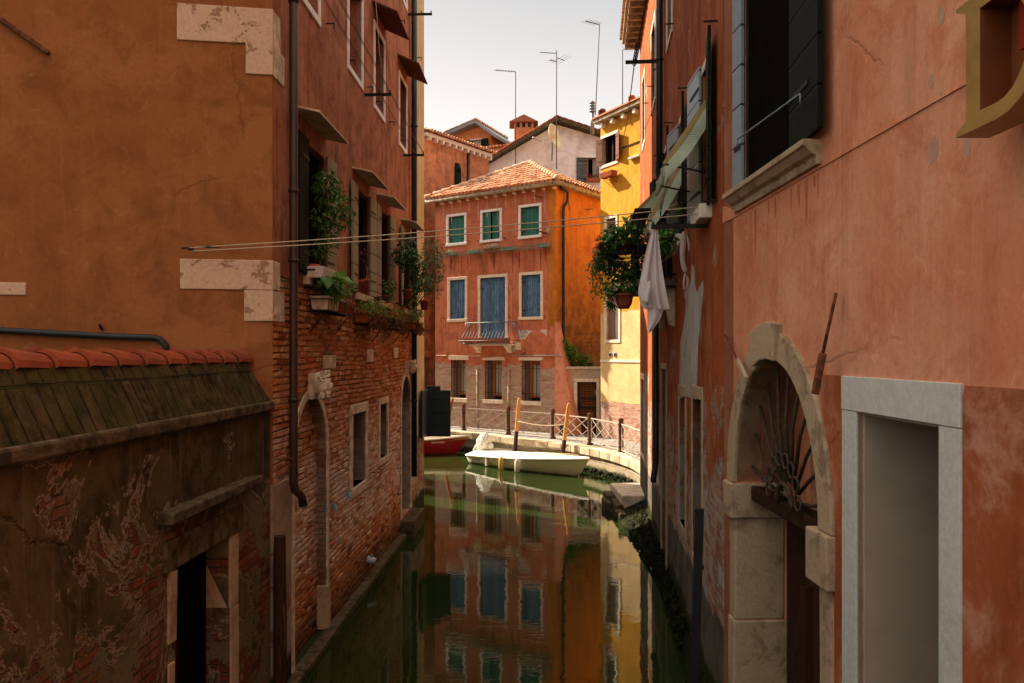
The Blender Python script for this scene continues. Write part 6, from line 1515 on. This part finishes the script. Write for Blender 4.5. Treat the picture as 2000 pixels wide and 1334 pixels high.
# rub rail and deck
t = MB()
for sg_ in (-1, 1): t.tube([(r[4][0], sg_ * r[4][1], r[4][2]) for r in rows], .032, 8)
t.tube([(rows[0][4][0], -rows[0][4][1], rows[0][4][2]), (rows[0][4][0], rows[0][4][1], rows[0][4][2])], .032, 8)
t.build('gunwale', M['deck'], bt)
dk = MB(); vs = []
for r in rows:
    x, b, z = r[4]
    for j in range(7): u = -1 + j / 3; vs.append((x, b * u, z + .02 + .11 * (1 - u * u) * min(1, .4 + b)))
dk.add(vs, [(i * 7 + j, i * 7 + j + 1, (i + 1) * 7 + j + 1, (i + 1) * 7 + j) for i in range(len(rows) - 1) for j in range(6)], 0, True); dk.build('deck_cover', M['deck'], bt)
t = MB(); t.tube([(rows[i][4][0], -rows[i][4][1] * .45, rows[i][4][2] + .112) for i in range(5, 12)], .012, 5); t.tube([(rows[i][4][0], rows[i][4][1] * .45, rows[i][4][2] + .112) for i in range(6, 12)], .012, 5); t.each('deck_line', M['tan'], bt)
t = MB(); t.box(LB - .62, LB - .52, -.04, .04, .54, .62); t.box(.5, .6, -.5, -.42, .32, .37); t.each('cleat', M['galv'], bt)
t = MB(); t.box(.92, 1.0, -rows[3][3][1] - .045, -rows[3][3][1] + .05, .02, .27); t.build('side_step', M['fender'], bt, bevel=.01)
textmesh('registration', 'LV 41228', .12, M['ink'], bt, (.42, -.668, .13), (radians(86), 0, radians(-2)), .001, .9)
# outboard wrapped in a tarp
from mathutils import noise as mn
def crumple(name, c, r, rot, seed, mat, parent, amp=.05, seg=30, ring=22):
    vs = []; fs = []
    for i in range(ring + 1):
        th = pi * i / ring
        for k in range(seg):
            a_ = 2 * pi * k / seg; d = Vector((sin(th) * cos(a_), sin(th) * sin(a_), cos(th)))
            q = 1 + amp * (1 - 2 * abs(mn.noise(d * 2.2 + Vector((seed, 0, 0))))) + amp * .8 * (1 - 2 * abs(mn.noise(d * 5.0 + Vector((0, seed, 0))))) - .04 * abs(sin(3 * a_))
            vs.append((r[0] * q * d.x, r[1] * q * d.y, r[2] * q * d.z))
    for i in range(ring):
        for k in range(seg): fs.append((i * seg + k, (i + 1) * seg + k, (i + 1) * seg + (k + 1) % seg, i * seg + (k + 1) % seg))
    m2 = MB(); m2.add(vs, fs, 0, False); o2 = m2.build(name, mat, parent); o2.location = c; o2.rotation_euler = rot; return o2
crumple('outboard_cover', (.02, 0, .62), (.23, .20, .31), (0, radians(24), 0), 3, M['tarp'], bt, .16)
crumple('tiller_cover', (.30, 0, .52), (.17, .08, .085), (0, radians(-28), 0), 7, M['tarp'], bt, .2)
crumple('outboard_skirt', (-.24, 0, .42), (.14, .13, .26), (0, radians(48), 0), 11, M['tarp'], bt, .16)
ob = MB(); ob.tube([(-.28, 0, .36), (-.38, 0, .1), (-.40, 0, -.4)], [.09, .07, .06], 8); ob.build('outboard_leg', M['galv'], bt)
ob = MB(); ob.tube([(-.12, -.17, .68), (.02, -.21, .60), (.18, -.15, .52)], .007, 5); ob.build('tie_cord', M['tan'], bt)
for k, (i, c_, lb) in enumerate(((5.0, 'fender_y', 'orange stained white fender hanging nearer the stern of the cream boat'), (7.1, 'fender', 'white fender hanging amidships on the cream boat'))):
    x = i / 12 * (LB - .55) + .02; o = empty('fender', Matrix.Rotation(atan2(dd.y, dd.x), 4, 'Z') @ Vector((x, -.76, .20)) + BA); t = MB()
    t.lathe([(0, -.22), (.045, -.215), (.075, -.17), (.078, 0), (.075, .13), (.04, .18), (.025, .21), (0, .22)], (0, 0, 0), 14); t.build('body', M[c_], o)
    t = MB(); t.tube([(0, 0, .2), (0, .02, .30)], .008, 5); t.build('cord', M['tan'], o); tag(o, lb, 'fender', 'fenders on the cream boat')
# red boat
rbt = empty('red_boat', (-6.6, 28.5, 0)); tag(rbt, 'dark red wooden boat, bow pointing right, half hidden by the left bank', 'boat')
st = []
for i in range(11):
    t_ = i / 10; hbm = .78 * (1 - max(0, (t_ - .35) / .65) ** 2.1) + .001
    st.append((t_ * 4.45, hbm, -.2, .47 + .17 * t_ ** 2.5, .58 * t_ ** 3))
m_, rows = hull(st); m_.build('hull', M['hull_red'], rbt)
t = MB()
for sg_ in (-1, 1): t.tube([(r[4][0], sg_ * r[4][1], r[4][2]) for r in rows], .035, 8)
t.each('gunwale', M['deck'], rbt)
t = MB()
for sg_ in (-1, 1): t.tube([(r[4][0] - .04, sg_ * max(0, r[4][1] - .09), r[4][2] + .055) for r in rows[:-1]], .03, 8)
t.each('inner_rail', M['deck'], rbt)
dk = MB(); vs = []
for r in rows:
    x, b, z = r[4]
    for j in range(5): u = -1 + j / 2; vs.append((x, b * u * .95, z - .10 + .10 * (1 - u * u)))
dk.add(vs, [(i * 5 + j, i * 5 + j + 1, (i + 1) * 5 + j + 1, (i + 1) * 5 + j) for i in range(len(rows) - 1) for j in range(4)], 0, True); dk.build('deck', M['boatwood'], rbt)
t = MB(); t.tube([(2.4, -.3, .62), (4.1, -.12, .66)], .04, 8); t.build('oar', M['boatwood'], rbt); t = MB(); t.box(4.15, 4.25, -.05, .05, .55, .72); t.build('bitt', M['peg'], rbt, bevel=.01)
textmesh('name_lettering', 'SMART BREAD', .085, M['inkwhite'], rbt, (4.02, -.665, .455), (radians(84), radians(-2), radians(6.5)), .001, .85)

# ------------------------------------------------------------------ clothes lines and washing
A = FB.wp(372, 484, -.10); B_ = FD.wp(1376, 403, -.06)
cl = empty('clothesline', A); t = MB()
B1 = B_ - A; t.tube([tuple(Vector((0, 0, -.0)).lerp(B1, i / 24) - Vector((0, 0, .03 * sin(pi * i / 24)))) for i in range(25)], .0055, 5)
t.tube([tuple(Vector((0, 0, -.035)).lerp(B1 - Vector((0, 0, .07)), i / 24) - Vector((0, 0, .03 * sin(pi * i / 24)))) for i in range(25)], .0055, 5)
t.build('cord', M['tan'], cl)
t = MB(); t.tube([(-.10, .03, 0), (-.03, 0, 0)], .01, 6); t.lathe([(0, -.008), (.030, -.008), (.022, 0), (.030, .008), (0, .008)], (0, 0, -.015), 12); t.build('pulley', M['iron'], cl)
t = MB(); t.tube([(.12, 0, .008), (.20, 0, .01), (.30, 0, .012)], [.008, .012, .008], 6); t.build('knot', M['iron'], cl)
t = MB(); t.tube([(B1.x, B1.y - .006, B1.z - .035), (B1.x, B1.y + .012, B1.z - .035)], .042, 16); t.tube([(B1.x, B1.y - .008, B1.z - .035), (B1.x, B1.y + .014, B1.z - .035)], .02, 12); t.build('wheel', M['yellow_pl'], cl)
t = MB(); t.tube([(B1.x + .02, B1.y, B1.z - .03), (B1.x + .07, B1.y, B1.z - .03)], .012, 6); t.build('hook', M['blue_plastic'], cl)
tag(cl, 'long double clothesline on pulleys crossing the canal from brown wall to the dark red house', 'clothesline')
# iron rods on the left house with lines
def rod_l(px, py, ln, lab, z_=None):
    p = FL.loc(px, py); o = FL.empty('clothes_rod', p[0], 0, p[2]); t = MB(); t.box(-.02, .02, -ln, 0, -.02, .02); t.build('bar', M['iron'], o)
    t = MB()
    for y in (-ln + .02, -ln * .55): t.tube([(0, y, .02), (0, y, .07)], .012, 6)
    t.each('pulley', M['iron'], o); tag(o, lab, 'clothes rod', 'clothes rods on the left house'); return p
r1 = rod_l(712, 185, .42, 'nearest of the three iron clothes rods on the left house, under a white framed window'); r2 = rod_l(788, 303, .42, 'lower far iron clothes rod at the last white framed window'); r3 = rod_l(797, 28, .5, 'highest iron clothes rod on the left house, against the sky')
for k, (y) in enumerate((-.40, -.23)):
    o = FL.empty('rod_line', 0, 0, 0); t = MB(); zc = r1[2] + .06
    for dz in (0, -.03): t.tube([(3.0, y, zc + .1 + dz), (r1[0], y, zc + dz), ((r1[0] + r2[0]) / 2, y, zc - .05 + dz), (r2[0], y, r2[2] + .06 + dz)], .0042, 4)
    t.build('cord', M['cable'], o); tag(o, ['outer pair of thin cords strung between the iron rods of the left house', 'inner pair of thin cords strung between the iron rods of the left house'][k], 'cord', 'cords on the left house')
o = FL.empty('dangling_cord', 0, 0, 0); t = MB(); a = FL.loc(733, -10, -.1); b = FL.loc(751, 160, -.35); t.tube([a, ((a[0] + b[0]) / 2 + .1, -.2, (a[2] + b[2]) / 2 - .2), (b[0], b[1], r1[2] + .1)], .004, 4); t.build('cord', M['tan'], o); tag(o, 'pale cord hanging from the upper canopy down to the nearest rod', 'cord')
# rods on the dark red house
rz1 = FD.loc(1383, 441); o = FD.empty('clothes_rod', rz1[0], 0, rz1[2]); t = MB(); t.box(-.02, .02, -.56, 0, -.02, .02); t.build('bar', M['iron'], o); t = MB(); t.tube([(0, -.54, 0), (0, -.54, .05)], .012, 6); t.build('pulley', M['iron'], o); tag(o, 'iron clothes rod carrying the white towel, dark red house', 'clothes rod')
rz2 = FD.loc(1293, 119); o = FD.empty('clothes_rod', rz2[0], 0, rz2[2]); t = MB(); t.box(-.025, .025, -.60, 0, -.025, .025); t.build('bar', M['iron'], o); t = MB(); t.tube([(0, -.42, 0), (0, -.42, .06)], .015, 6); t.build('pulley', M['iron'], o); tag(o, 'upper iron clothes rod beside the drainpipe of the dark red house, against the sky', 'clothes rod')
# slack washing lines going away from the rod
o = FD.empty('washing_line', rz1[0], 0, rz1[2]); t = MB()
for y in (-.50, -.47): t.tube([(0, y, .0), (-1.3, y - .02, -.10), (-3.0, y - .05, -.02)], .005, 4)
for y in (-.18, -.15): t.tube([(0, y, .0), (-1.3, y - .02, -.10), (-3.0, y - .05, -.02)], .005, 4)
t.build('cord', M['tan'], o); tag(o, 'two slack pairs of washing line running back from the towel rod', 'washing line')
# towel
tw_ = FD.empty('towel', rz1[0], -.49, rz1[2] - .02); tag(tw_, 'mauve white waffle towel hanging by its corner under the iron rod', 'towel')
def drape(rows, mat, parent, name='cloth', folds=4, amp=.02, nu=22):
    """rows: (z, left x, right x, depth offset)"""
    m_ = MB(); vs = []
    for j, (z, a, b, d) in enumerate(rows):
        tt = j / (len(rows) - 1)
        for i in range(nu + 1):
            u = i / nu; f_ = amp * (1 if j else .3) * sin(folds * 2 * pi * u + 1.3 * tt) * (.5 + .8 * tt) + .3 * amp * sin(9 * u + 5 * tt)
            vs.append((a + (b - a) * u, d + f_, z + (.012 * sin(7 * u + j))))
    m_.add(vs, [(j * (nu + 1) + i, j * (nu + 1) + i + 1, (j + 1) * (nu + 1) + i + 1, (j + 1) * (nu + 1) + i) for j in range(len(rows) - 1) for i in range(nu)], 0, True)
    o = m_.build(name, mat, parent, fixn=False); s_ = o.modifiers.new('s', 'SOLIDIFY'); s_.thickness = .006; s_.offset = 0; b_ = o.modifiers.new('u', 'SUBSURF'); b_.levels = 1; b_.render_levels = 2; return o
k = 7.95 / FPX
def tx(px): return (px - 1280) * k * 1.12
def tz(py): return (441 - py) * k + .0
face = pi / 2 * 0
tw_.rotation_euler = (0, 0, radians(0)); tw_.location = FD.w(rz1[0], -.53, rz1[2] - .01)
drape([(tz(444), tx(1277), tx(1286), 0), (tz(455), tx(1274), tx(1287), 0), (tz(490), tx(1266), tx(1290), 0), (tz(530), tx(1258), tx(1295), .01), (tz(565), tx(1252), tx(1301), .02), (tz(592), tx(1256), tx(1306), .02), (tz(601), tx(1266), tx(1307), .02)], M['towel'], tw_, folds=2.5, amp=.022)
drape([(tz(560), tx(1268), tx(1302), .05), (tz(600), tx(1269), tx(1300), .05), (tz(622), tx(1270), tx(1293), .05), (tz(636), tx(1270), tx(1282), .05), (tz(646), tx(1271), tx(1274), .05)], M['towel'], tw_, 'cloth_corner', folds=1.2, amp=.015)
drape([(tz(545), tx(1255), tx(1272), -.02), (tz(565), tx(1251), tx(1272), -.03), (tz(580), tx(1251), tx(1270), -.03), (tz(590), tx(1262), tx(1270), -.03)], M['towel'], tw_, 'cloth_fold', folds=.8, amp=.02)
pg = empty('clothes_peg', tw_.location + Vector((0, 0, 0)), radians(20)); t = MB(); t.bar((-.01, 0, .02), (.012, 0, -.06), .010, .016); t.bar((.03, 0, .015), (.008, 0, -.06), .010, .016); t.build('jaws', M['peg'], pg); MB().tube([(.0, -.01, -.02), (.02, -.01, -.02)], .006, 6).build('spring', M['galv'], pg); tag(pg, 'orange clothes peg holding the corner of the white towel', 'clothes peg', 'clothes pegs')
# twisted garment
gm = empty('strap_garment', FD.w(rz1[0], -.24, rz1[2] - .03)); tag(gm, 'twisted pale pink garment with straps hanging beside the towel', 'garment')
k2 = 7.95 / FPX
def gx(px, py): return ((px - 1326) * k2, 0, (443 - py) * k2)
m_ = MB(); m_.tube([gx(1326, 445), gx(1325, 465), gx(1324, 485), gx(1323, 505), gx(1327, 518), gx(1331, 530)], [.018, .035, .030, .024, .032, .02], 9)
m_.hold = True
m_.tube([gx(1331, 452), gx(1337, 470), gx(1336, 490)], [.012, .02, .004], 7)
m_.tube([gx(1330, 528), gx(1327, 540), gx(1325, 552), gx(1329, 564), gx(1334, 558), gx(1335, 545), gx(1332, 532)], [.012, .012, .010, .012, .014, .014, .012], 7)
m_.build('cloth', M['garment'], gm, sub=1)
pg = empty('clothes_peg', gm.location + Vector((.02, 0, .01)), radians(20)); t = MB(); t.bar((-.01, 0, .02), (.012, 0, -.06), .010, .016); t.bar((.05, 0, .03), (.008, 0, -.05), .010, .016); t.build('jaws', M['peg'], pg); MB().tube([(.0, -.01, -.02), (.02, -.01, -.02)], .006, 6).build('spring', M['galv'], pg); tag(pg, 'orange clothes peg on the twisted pink garment', 'clothes peg', 'clothes pegs')
# long chain and rope from the top rod down to the yellow house bar
a = FD.wp(1270, -40, -.5); b = FY.wp(1213, 292, -.1); o = empty('rope', a); t = MB(); m1 = FD.w(rz2[0], -.45, rz2[2])
t.tube([(0, 0, 0), tuple(m1 - a), tuple((m1 - a) + ((b - m1) * .35) - Vector((0, 0, .25))), tuple(b - a)], .010, 5); t.build('line', M['rust'], o)
t = MB()
for i in range(7): q = (m1 - a) * (.72 + .05 * i); t.tube([tuple(q + Vector((.03 * cos(v), .0, .045 * sin(v)))) for v in [2 * pi * j / 8 for j in range(9)]], .009, 5, caps=False)
t.each('chain_link', M['iron'], o); tag(o, 'chain and thin rope running from the upper rod down to the yellow house', 'rope')

# ------------------------------------------------------------------ plants on the left house
R = random.Random(77)
def plant(name, F, s_, y, z, lab, blobs, size, mat, pots=None, flowers=None, stem='wood_dark', group=None, droop=.3, aspect=.45, stn=2, potmat='terracotta', sr=.008, base=(0, 0, .1)):
    o = F.empty(name, s_, y, z); tag(o, lab, 'plant', group)
    foliage('leaves', o, R, blobs, size, M[mat], droop, aspect)
    if stem: stems('stem', o, R, base, blobs, sr, M[stem], stn)
    if pots:
        t = MB(); pot(t, (0, 0, 0), pots[0], pots[1]); t.build('pot', M[potmat], o)
    if flowers: foliage('flowers', o, R, flowers[0], flowers[1], M[flowers[2]], aspect=.9)
    return o
(a0, b0), (a1_, b1_), (a2_, b2_), (a3_, b3_) = pn
plant('climbing_ficus', FL, a0 + .2, -.03, PZ0, 'tall bushy green plant in a red pot filling the nearest left window',
      [((.22, -.10, 1.15), (.22, .16, .22), 230), ((.34, -.20, .95), (.30, .16, .18), 260), ((.2, -.08, .75), (.20, .14, .2), 170), ((.42, -.24, .72), (.22, .10, .08), 60), ((.28, -.1, .5), (.22, .12, .12), 90), ((.08, -.06, .35), (.12, .08, .14), 60), ((.62, -.26, .92), (.12, .07, .07), 30)], .085, 'leaf', (.085, .16), potmat='terracotta', sr=.006, base=(0, 0, .15), aspect=.42)
o = FL.empty('white_planter', a0 + .28, -.11, PZ0 - .02); t = MB(); t.hexa([(-.34, -.10, 0), (.30, -.10, 0), (.30, .08, 0), (-.34, .08, 0)], [(-.38, -.13, .13), (.34, -.13, .13), (.34, .09, .13), (-.38, .09, .13)]); t.build('trough', M['whitepaint'], o, bevel=.006); t = MB(); t.box(-.3, .3, -.1, .06, .11, .12); t.build('soil', M['stone_dark'], o); tag(o, 'white trough on the sill of the nearest left window', 'planter')
def rack(s_, ln, z, lab):
    o = FL.empty('plant_rack', s_, 0, z); t = MB()
    for zz in (0, .14): t.tube([(0, -.02, zz), (0, -.26, zz), (ln, -.26, zz), (ln, -.02, zz)], .007, 5)
    n_ = int(ln / .12)
    for i in range(n_ + 1): t.tube([(ln * i / n_, -.26, .14), (ln * i / n_, -.26, 0), (ln * i / n_, -.02, 0)], .005, 4)
    t.build('wire_frame', M['iron'], o); t = MB()
    for x in (.05, ln - .05): t.tube([(x, -.02, -.25), (x, -.22, -.0)], .007, 4)
    t.each('brace', M['iron'], o); t = MB(); q = 0
    tag(o, lab, 'plant rack', 'iron plant racks under the left windows'); return o
def boxplant(s_, ln, z, lab, mat, size, n_, h, extra=None, aspect=.45, dry=0, troughmat='terracotta', droop=.5):
    o = FL.empty('window_box', s_, -.14, z); t = MB(); t.hexa([(.03, -.09, .01), (ln - .03, -.09, .01), (ln - .03, .09, .01), (.03, .09, .01)], [(.0, -.11, .17), (ln, -.11, .17), (ln, .11, .17), (.0, .11, .17)]); t.build('trough', M[troughmat], o, bevel=.006)
    bl_ = [((ln * (i + .5) / 4, -.02 + R.uniform(-.05, .03), .22 + R.uniform(0, h)), (ln / 6, .15, .08 + h * .5), n_ // 4) for i in range(4)]
    foliage('leaves', o, R, bl_, size, M[mat], droop, aspect)
    if dry:
        foliage('trailing_stems', o, R, [((ln * (i + .5) / 4, -.14, .06), (ln / 6, .07, .14), dry // 4) for i in range(4)], .07, M['leafdry'], 1.2, .3)
    if extra: foliage('large_leaves', o, R, extra[0], extra[1], M[extra[2]], .6, .75)
    tag(o, lab, 'window box', 'window boxes on the left house'); return o
s1_ = L(FL, 584); e1_ = L(FL, 640)
rack(s1_ + .3, 1.25, 4.10, 'nearest iron plant rack with leafy troughs, under the nearest left window')
boxplant(s1_ + .32, .55, 4.11, 'trough of large heart shaped leaves on the nearest rack', 'leaf', .09, 120, .10, ([((.12, -.1, .40), (.2, .12, .14), 26)], .21, 'leafbright'), troughmat='stone')
boxplant(s1_ + .92, .62, 4.11, 'trough of small trailing green leaves at the right of the nearest rack', 'leafyellow', .055, 420, .16, dry=30)
rack(L(FL, 686), 1.35, 4.03, 'second iron plant rack under the second left window')
boxplant(L(FL, 686) + .03, 1.28, 4.04, 'long trough of trailing yellow green succulents with dry brown stems, second rack', 'leafyellow', .055, 700, .10, dry=420)
rack(L(FL, 743), 1.1, 4.03, 'third iron plant rack with a teal trough')
boxplant(L(FL, 743) + .03, 1.05, 4.04, 'teal trough overgrown with dry brown trailing stems, third rack', 'leafyellow', .06, 260, .12, dry=480, troughmat='teal')
rack(L(FL, 783), 1.1, 4.06, 'farthest iron plant rack under the last left window')
boxplant(L(FL, 783) + .03, 1.05, 4.07, 'farthest trough of green and brown trailing plants, last rack', 'leafyellow', .07, 360, .14, dry=300)
plant('potted_plant', FL, a1_ + .10, -.03, PZ0, 'bare twiggy plant with a red flower in a terracotta pot, second left window', [((.03, -.02, .55), (.07, .05, .3), 26)], .06, 'leafdry', (.07, .2), ([((.05, -.05, .62), (.03, .03, .03), 8)], .05, 'fl_red'), stn=7, sr=.01)
plant('potted_plant', FL, a1_ + .36, -.05, PZ0, 'taller terracotta pot with pale dry stalks in the second left window', [((.0, -.02, .35), (.06, .05, .2), 14)], .06, 'leafdry', (.075, .24), stem='tan', stn=3)
plant('potted_plant', FL, a2_ + .25, -.06, PZ0 - .03, 'leafy green seedling plant on the third left window sill', [((0, -.05, .25), (.2, .12, .2), 130)], .08, 'leaf', (.07, .14))
plant('dark_shrub', FL, a2_ + 1.1, -.30, PZ0 + .1, 'dark glossy rounded shrub leaning out between the third and fourth left windows', [((-.3, -.02, .75), (.38, .22, .22), 420), ((.2, -.10, .62), (.42, .22, .24), 480), ((.9, -.16, .36), (.35, .2, .2), 300), ((-.1, 0, 1.05), (.25, .15, .15), 130)], .085, 'leafdark', (.09, .18), base=(.2, .1, -.1), sr=.012, aspect=.5)
plant('olive_bush', FL, a3_ + .6, -.35, PZ0, 'wispy grey green olive bush reaching out past the drainpipe at the last left window', [((.5, -.10, 1.25), (.7, .20, .30), 520), ((.3, -.18, .9), (.7, .2, .3), 480), ((.9, -.12, .6), (.5, .14, .3), 260)], .085, 'leafolive', (.1, .2), base=(0, .25, 0), sr=.010, aspect=.28, stn=4)
plant('potted_plant', FL, a3_ + .2, -.06, PZ0 - .03, 'bright leafy plant on the last left window sill', [((0, -.05, .3), (.25, .12, .25), 150)], .085, 'leafyellow', (.08, .16))
cat_ = FL.empty('figurine', a3_ + .62, -.05, PZ0); t = MB(); t.blob((0, 0, .07), (.035, .035, .07), 0, 10, 8); t.hold = True; t.blob((0, -.01, .16), (.028, .028, .03), 0, 10, 8); t.tube([(-.018, -.01, .18), (-.02, -.01, .205)], [.01, .002], 5); t.tube([(.018, -.01, .18), (.02, -.01, .205)], [.01, .002], 5); t.build('cat_shape', M['whitepaint'], cat_); tag(cat_, 'tiny white cat figurine on the last left window sill', 'figurine')
# blue things on the brick wall
p = FL.loc(715, 1092); o = FL.empty('hanging_cup', p[0], -.02, p[2]); t = MB(); t.tube([(0, 0, 0), (.0, -.13, -.03)], [.06, .045], 12); t.build('cup', M['lightblue'], o); t = MB(); t.tube([(-.03, -.07, .05), (.02, -.07, .07), (.05, -.07, .04)], .014, 6); t.build('clip', M['blue_plastic'], o); tag(o, 'small white and blue cup fixed low on the brick wall near the water', 'cup')
for (x, y, lab) in ((650, 988, 'blue plastic clip on a spike in the brick wall, by the blocked arch'), (677, 963, 'smaller blue clip beside the stone framed window')):
    p = FL.loc(x, y); o = FL.empty('plastic_clip', p[0], -.0, p[2]); t = MB(); t.hexa([(-.03, -.06, -.05), (.03, -.06, -.05), (.03, 0, -.05), (-.03, 0, -.05)], [(-.02, -.03, .04), (.02, -.03, .04), (.02, 0, .04), (-.02, 0, .04)]); t.build('clip', M['blue_plastic'], o); MB().tube([(0, 0, .02), (0, -.08, .03)], .006, 5).build('spike', M['rust'], o); tag(o, lab, 'clip')

# ------------------------------------------------------------------ plants on the balcony
def bplant(px, py, Y, name, lab, blobs, size, mat, pt=None, flowers=None, aspect=.5, droop=.3, potmat='potred', sr=.008, stn=2, cat='plant'):
    o = empty(name, lit(px, py, Y), 0); tag(o, lab, cat); foliage('leaves', o, R, blobs, size, M[mat], droop, aspect); stems('stem', o, R, (0, 0, .05), blobs, sr, M['wood_dark'], stn)
    if pt: t = MB(); pot(t, (0, 0, 0), *pt); t.build('pot', M[potmat], o)
    if flowers: foliage('flowers', o, R, flowers[0], flowers[1], M[flowers[2]], aspect=.9)
    return o
YB = 11.5
rk = empty('planter_shelf', FD.w(DY(BY1), 0, 4.98), FD.rz); t = MB()
for (z_, y0, y1) in ((0, -BP - .02, -1.0), (.13, -BP - .02, -1.0)): t.tube([(.3, y0, z_), (.3, y1, z_), (w_l + .1, y1, z_), (w_l + .1, y0, z_)], .010, 5)
for i in range(13): t.tube([(.3 + (w_l - .2) * i / 12, -BP - .02, 0), (.3 + (w_l - .2) * i / 12, -1.0, 0), (.3 + (w_l - .2) * i / 12, -1.0, .13)], .006, 4)
t.build('wire_frame', M['iron'], rk); t = MB()
for x in (.4, w_l): t.tube([(x, -BP, -.3), (x, -1.0, 0)], .009, 5)
t.each('brace', M['iron'], rk); tag(rk, 'black wire shelf hooked outside the balcony rail, holding the pots', 'plant rack')
bplant(1218, 496, 11.2, 'leafy_plant', 'large glossy leaved plant in a dark red pot, top of the balcony plants', [((.05, 0, .36), (.22, .2, .10), 110), ((-.12, -.05, .26), (.16, .2, .12), 90), ((.0, 0, .18), (.24, .2, .14), 160)], .13, 'leaf', (.15, .15), aspect=.5)
bplant(1250, 498, 11.3, 'leafy_plant', 'small bushy plant in a dark red pot close to the towel', [((0, 0, .22), (.14, .2, .13), 260)], .05, 'leaf', (.11, .14))
bplant(1195, 505, 11.4, 'leafy_plant', 'dense dark green plant left of the glossy leaved one', [((-.02, 0, .16), (.2, .2, .16), 420), ((-.05, -.05, -.05), (.22, .2, .18), 520)], .06, 'leafdark', (.12, .12))
bplant(1218, 530, 11.5, 'leafy_plant', 'dark trailing foliage filling the middle under the pots', [((0, 0, 0), (.30, .25, .16), 700), ((.28, 0, .05), (.22, .25, .2), 520), ((.1, 0, -.15), (.22, .2, .12), 160)], .065, 'leafdark', None)
bplant(1172, 505, 11.4, 'trailing_vine', 'fine vine trailing at the left edge of the balcony plants', [((0, 0, .05), (.10, .2, .12), 160), ((-.05, 0, -.12), (.12, .2, .16), 260), ((-.02, 0, -.34), (.12, .2, .14), 140), ((-.14, 0, -.2), (.09, .15, .16), 46), ((-.10, 0, -.5), (.08, .15, .10), 20)], .045, 'leafyellow', None, droop=.8)
bplant(1192, 560, 11.5, 'trailing_vine', 'thin leafy strands hanging between shelf and hanging pot', [((0, 0, .05), (.20, .2, .12), 110), ((.22, 0, .1), (.14, .2, .16), 120), ((-.05, 0, -.08), (.16, .2, .08), 60)], .05, 'leaf', None, droop=1.0)
bplant(1173, 482, 11.4, 'pink_bloom', 'magenta rose like bloom at the left of the balcony plants', [((0, 0, 0), (.05, .05, .05), 12)], .05, 'leaf', None, ([((0, -.05, .0), (.045, .04, .04), 60)], .05, 'fl_pink'))
bplant(1172, 468, 11.4, 'red_bloom', 'two small red blooms above the magenta one', [((0, 0, 0), (.05, .05, .04), 12)], .05, 'leaf', None, ([((-.04, -.05, .0), (.025, .03, .02), 22), ((.05, -.05, .02), (.03, .03, .025), 26)], .035, 'fl_red'))
bplant(1161, 491, 11.4, 'white_bloom', 'tiny white blooms at the outer left edge of the balcony plants', [((0, 0, 0), (.05, .05, .04), 12)], .04, 'leaf', None, ([((0, -.05, .0), (.035, .03, .025), 26)], .035, 'fl_white'))
bplant(1300, 478, 9.6, 'blue_green_plant', 'blue green round leaved plant behind the towel, close to the wall', [((0, 0, .05), (.12, .14, .17), 260)], .06, 'leaf', (.07, .10), aspect=.8)
bplant(1331, 430, 9.6, 'slim_potted_plant', 'slim bright plant on the sill by the open shutter', [((0, 0, .12), (.05, .06, .12), 80)], .05, 'leafbright', (.045, .06))
hp = bplant(1219, 596, 11.2, 'hanging_basket', 'terracotta pot of white star flowers hanging below the balcony plants', [((0, 0, .22), (.22, .18, .09), 420), ((-.16, 0, .2), (.10, .15, .12), 160), ((.14, 0, .24), (.10, .15, .10), 140), ((.05, 0, .42), (.14, .15, .14), 240)], .06, 'leaf', None, ([((-.13, -.16, .25), (.03, .02, .02), 12), ((.04, -.16, .28), (.03, .02, .02), 12), ((-.22, -.08, .22), (.04, .04, .04), 8)], .05, 'fl_white'), cat='hanging basket')
t = MB(); t.lathe([(0, -.05), (.07, -.05), (.11, .02), (.13, .13), (.145, .13), (.145, .165), (.12, .165), (.11, .10), (0, .10)], (0, 0, 0), 18); t.build('pot', M['terracotta'], hp)
t = MB()
for i in range(3): a = 2 * pi * i / 3; t.tube([(.13 * cos(a), .13 * sin(a), .15), (0, 0, .60)], .004, 4)
t.each('chain', M['iron'], hp)
sp_o = bplant(1196, 592, 11.2, 'spiky_plant', 'dark spiky leaves poking down left of the hanging pot', [((0, 0, .0), (.04, .04, .03), 4)], .08, 'leafdark')
t = MB(); tn = []
for i in range(8):
    a = radians(165 + i * 22); q = Vector((.15 * cos(a), R.uniform(-.06, .06), .15 * sin(a))); s_ = Vector((-q.z, 0, q.x)).normalized() * .013
    t.add([(0, 0, 0), tuple(q * .4 + s_), tuple(q), tuple(q * .4 - s_)], [(0, 1, 2, 3)]); tn.append(.2)
o = t.build('spikes', M['leafdark'], sp_o, fixn=False); settint(o, tn)
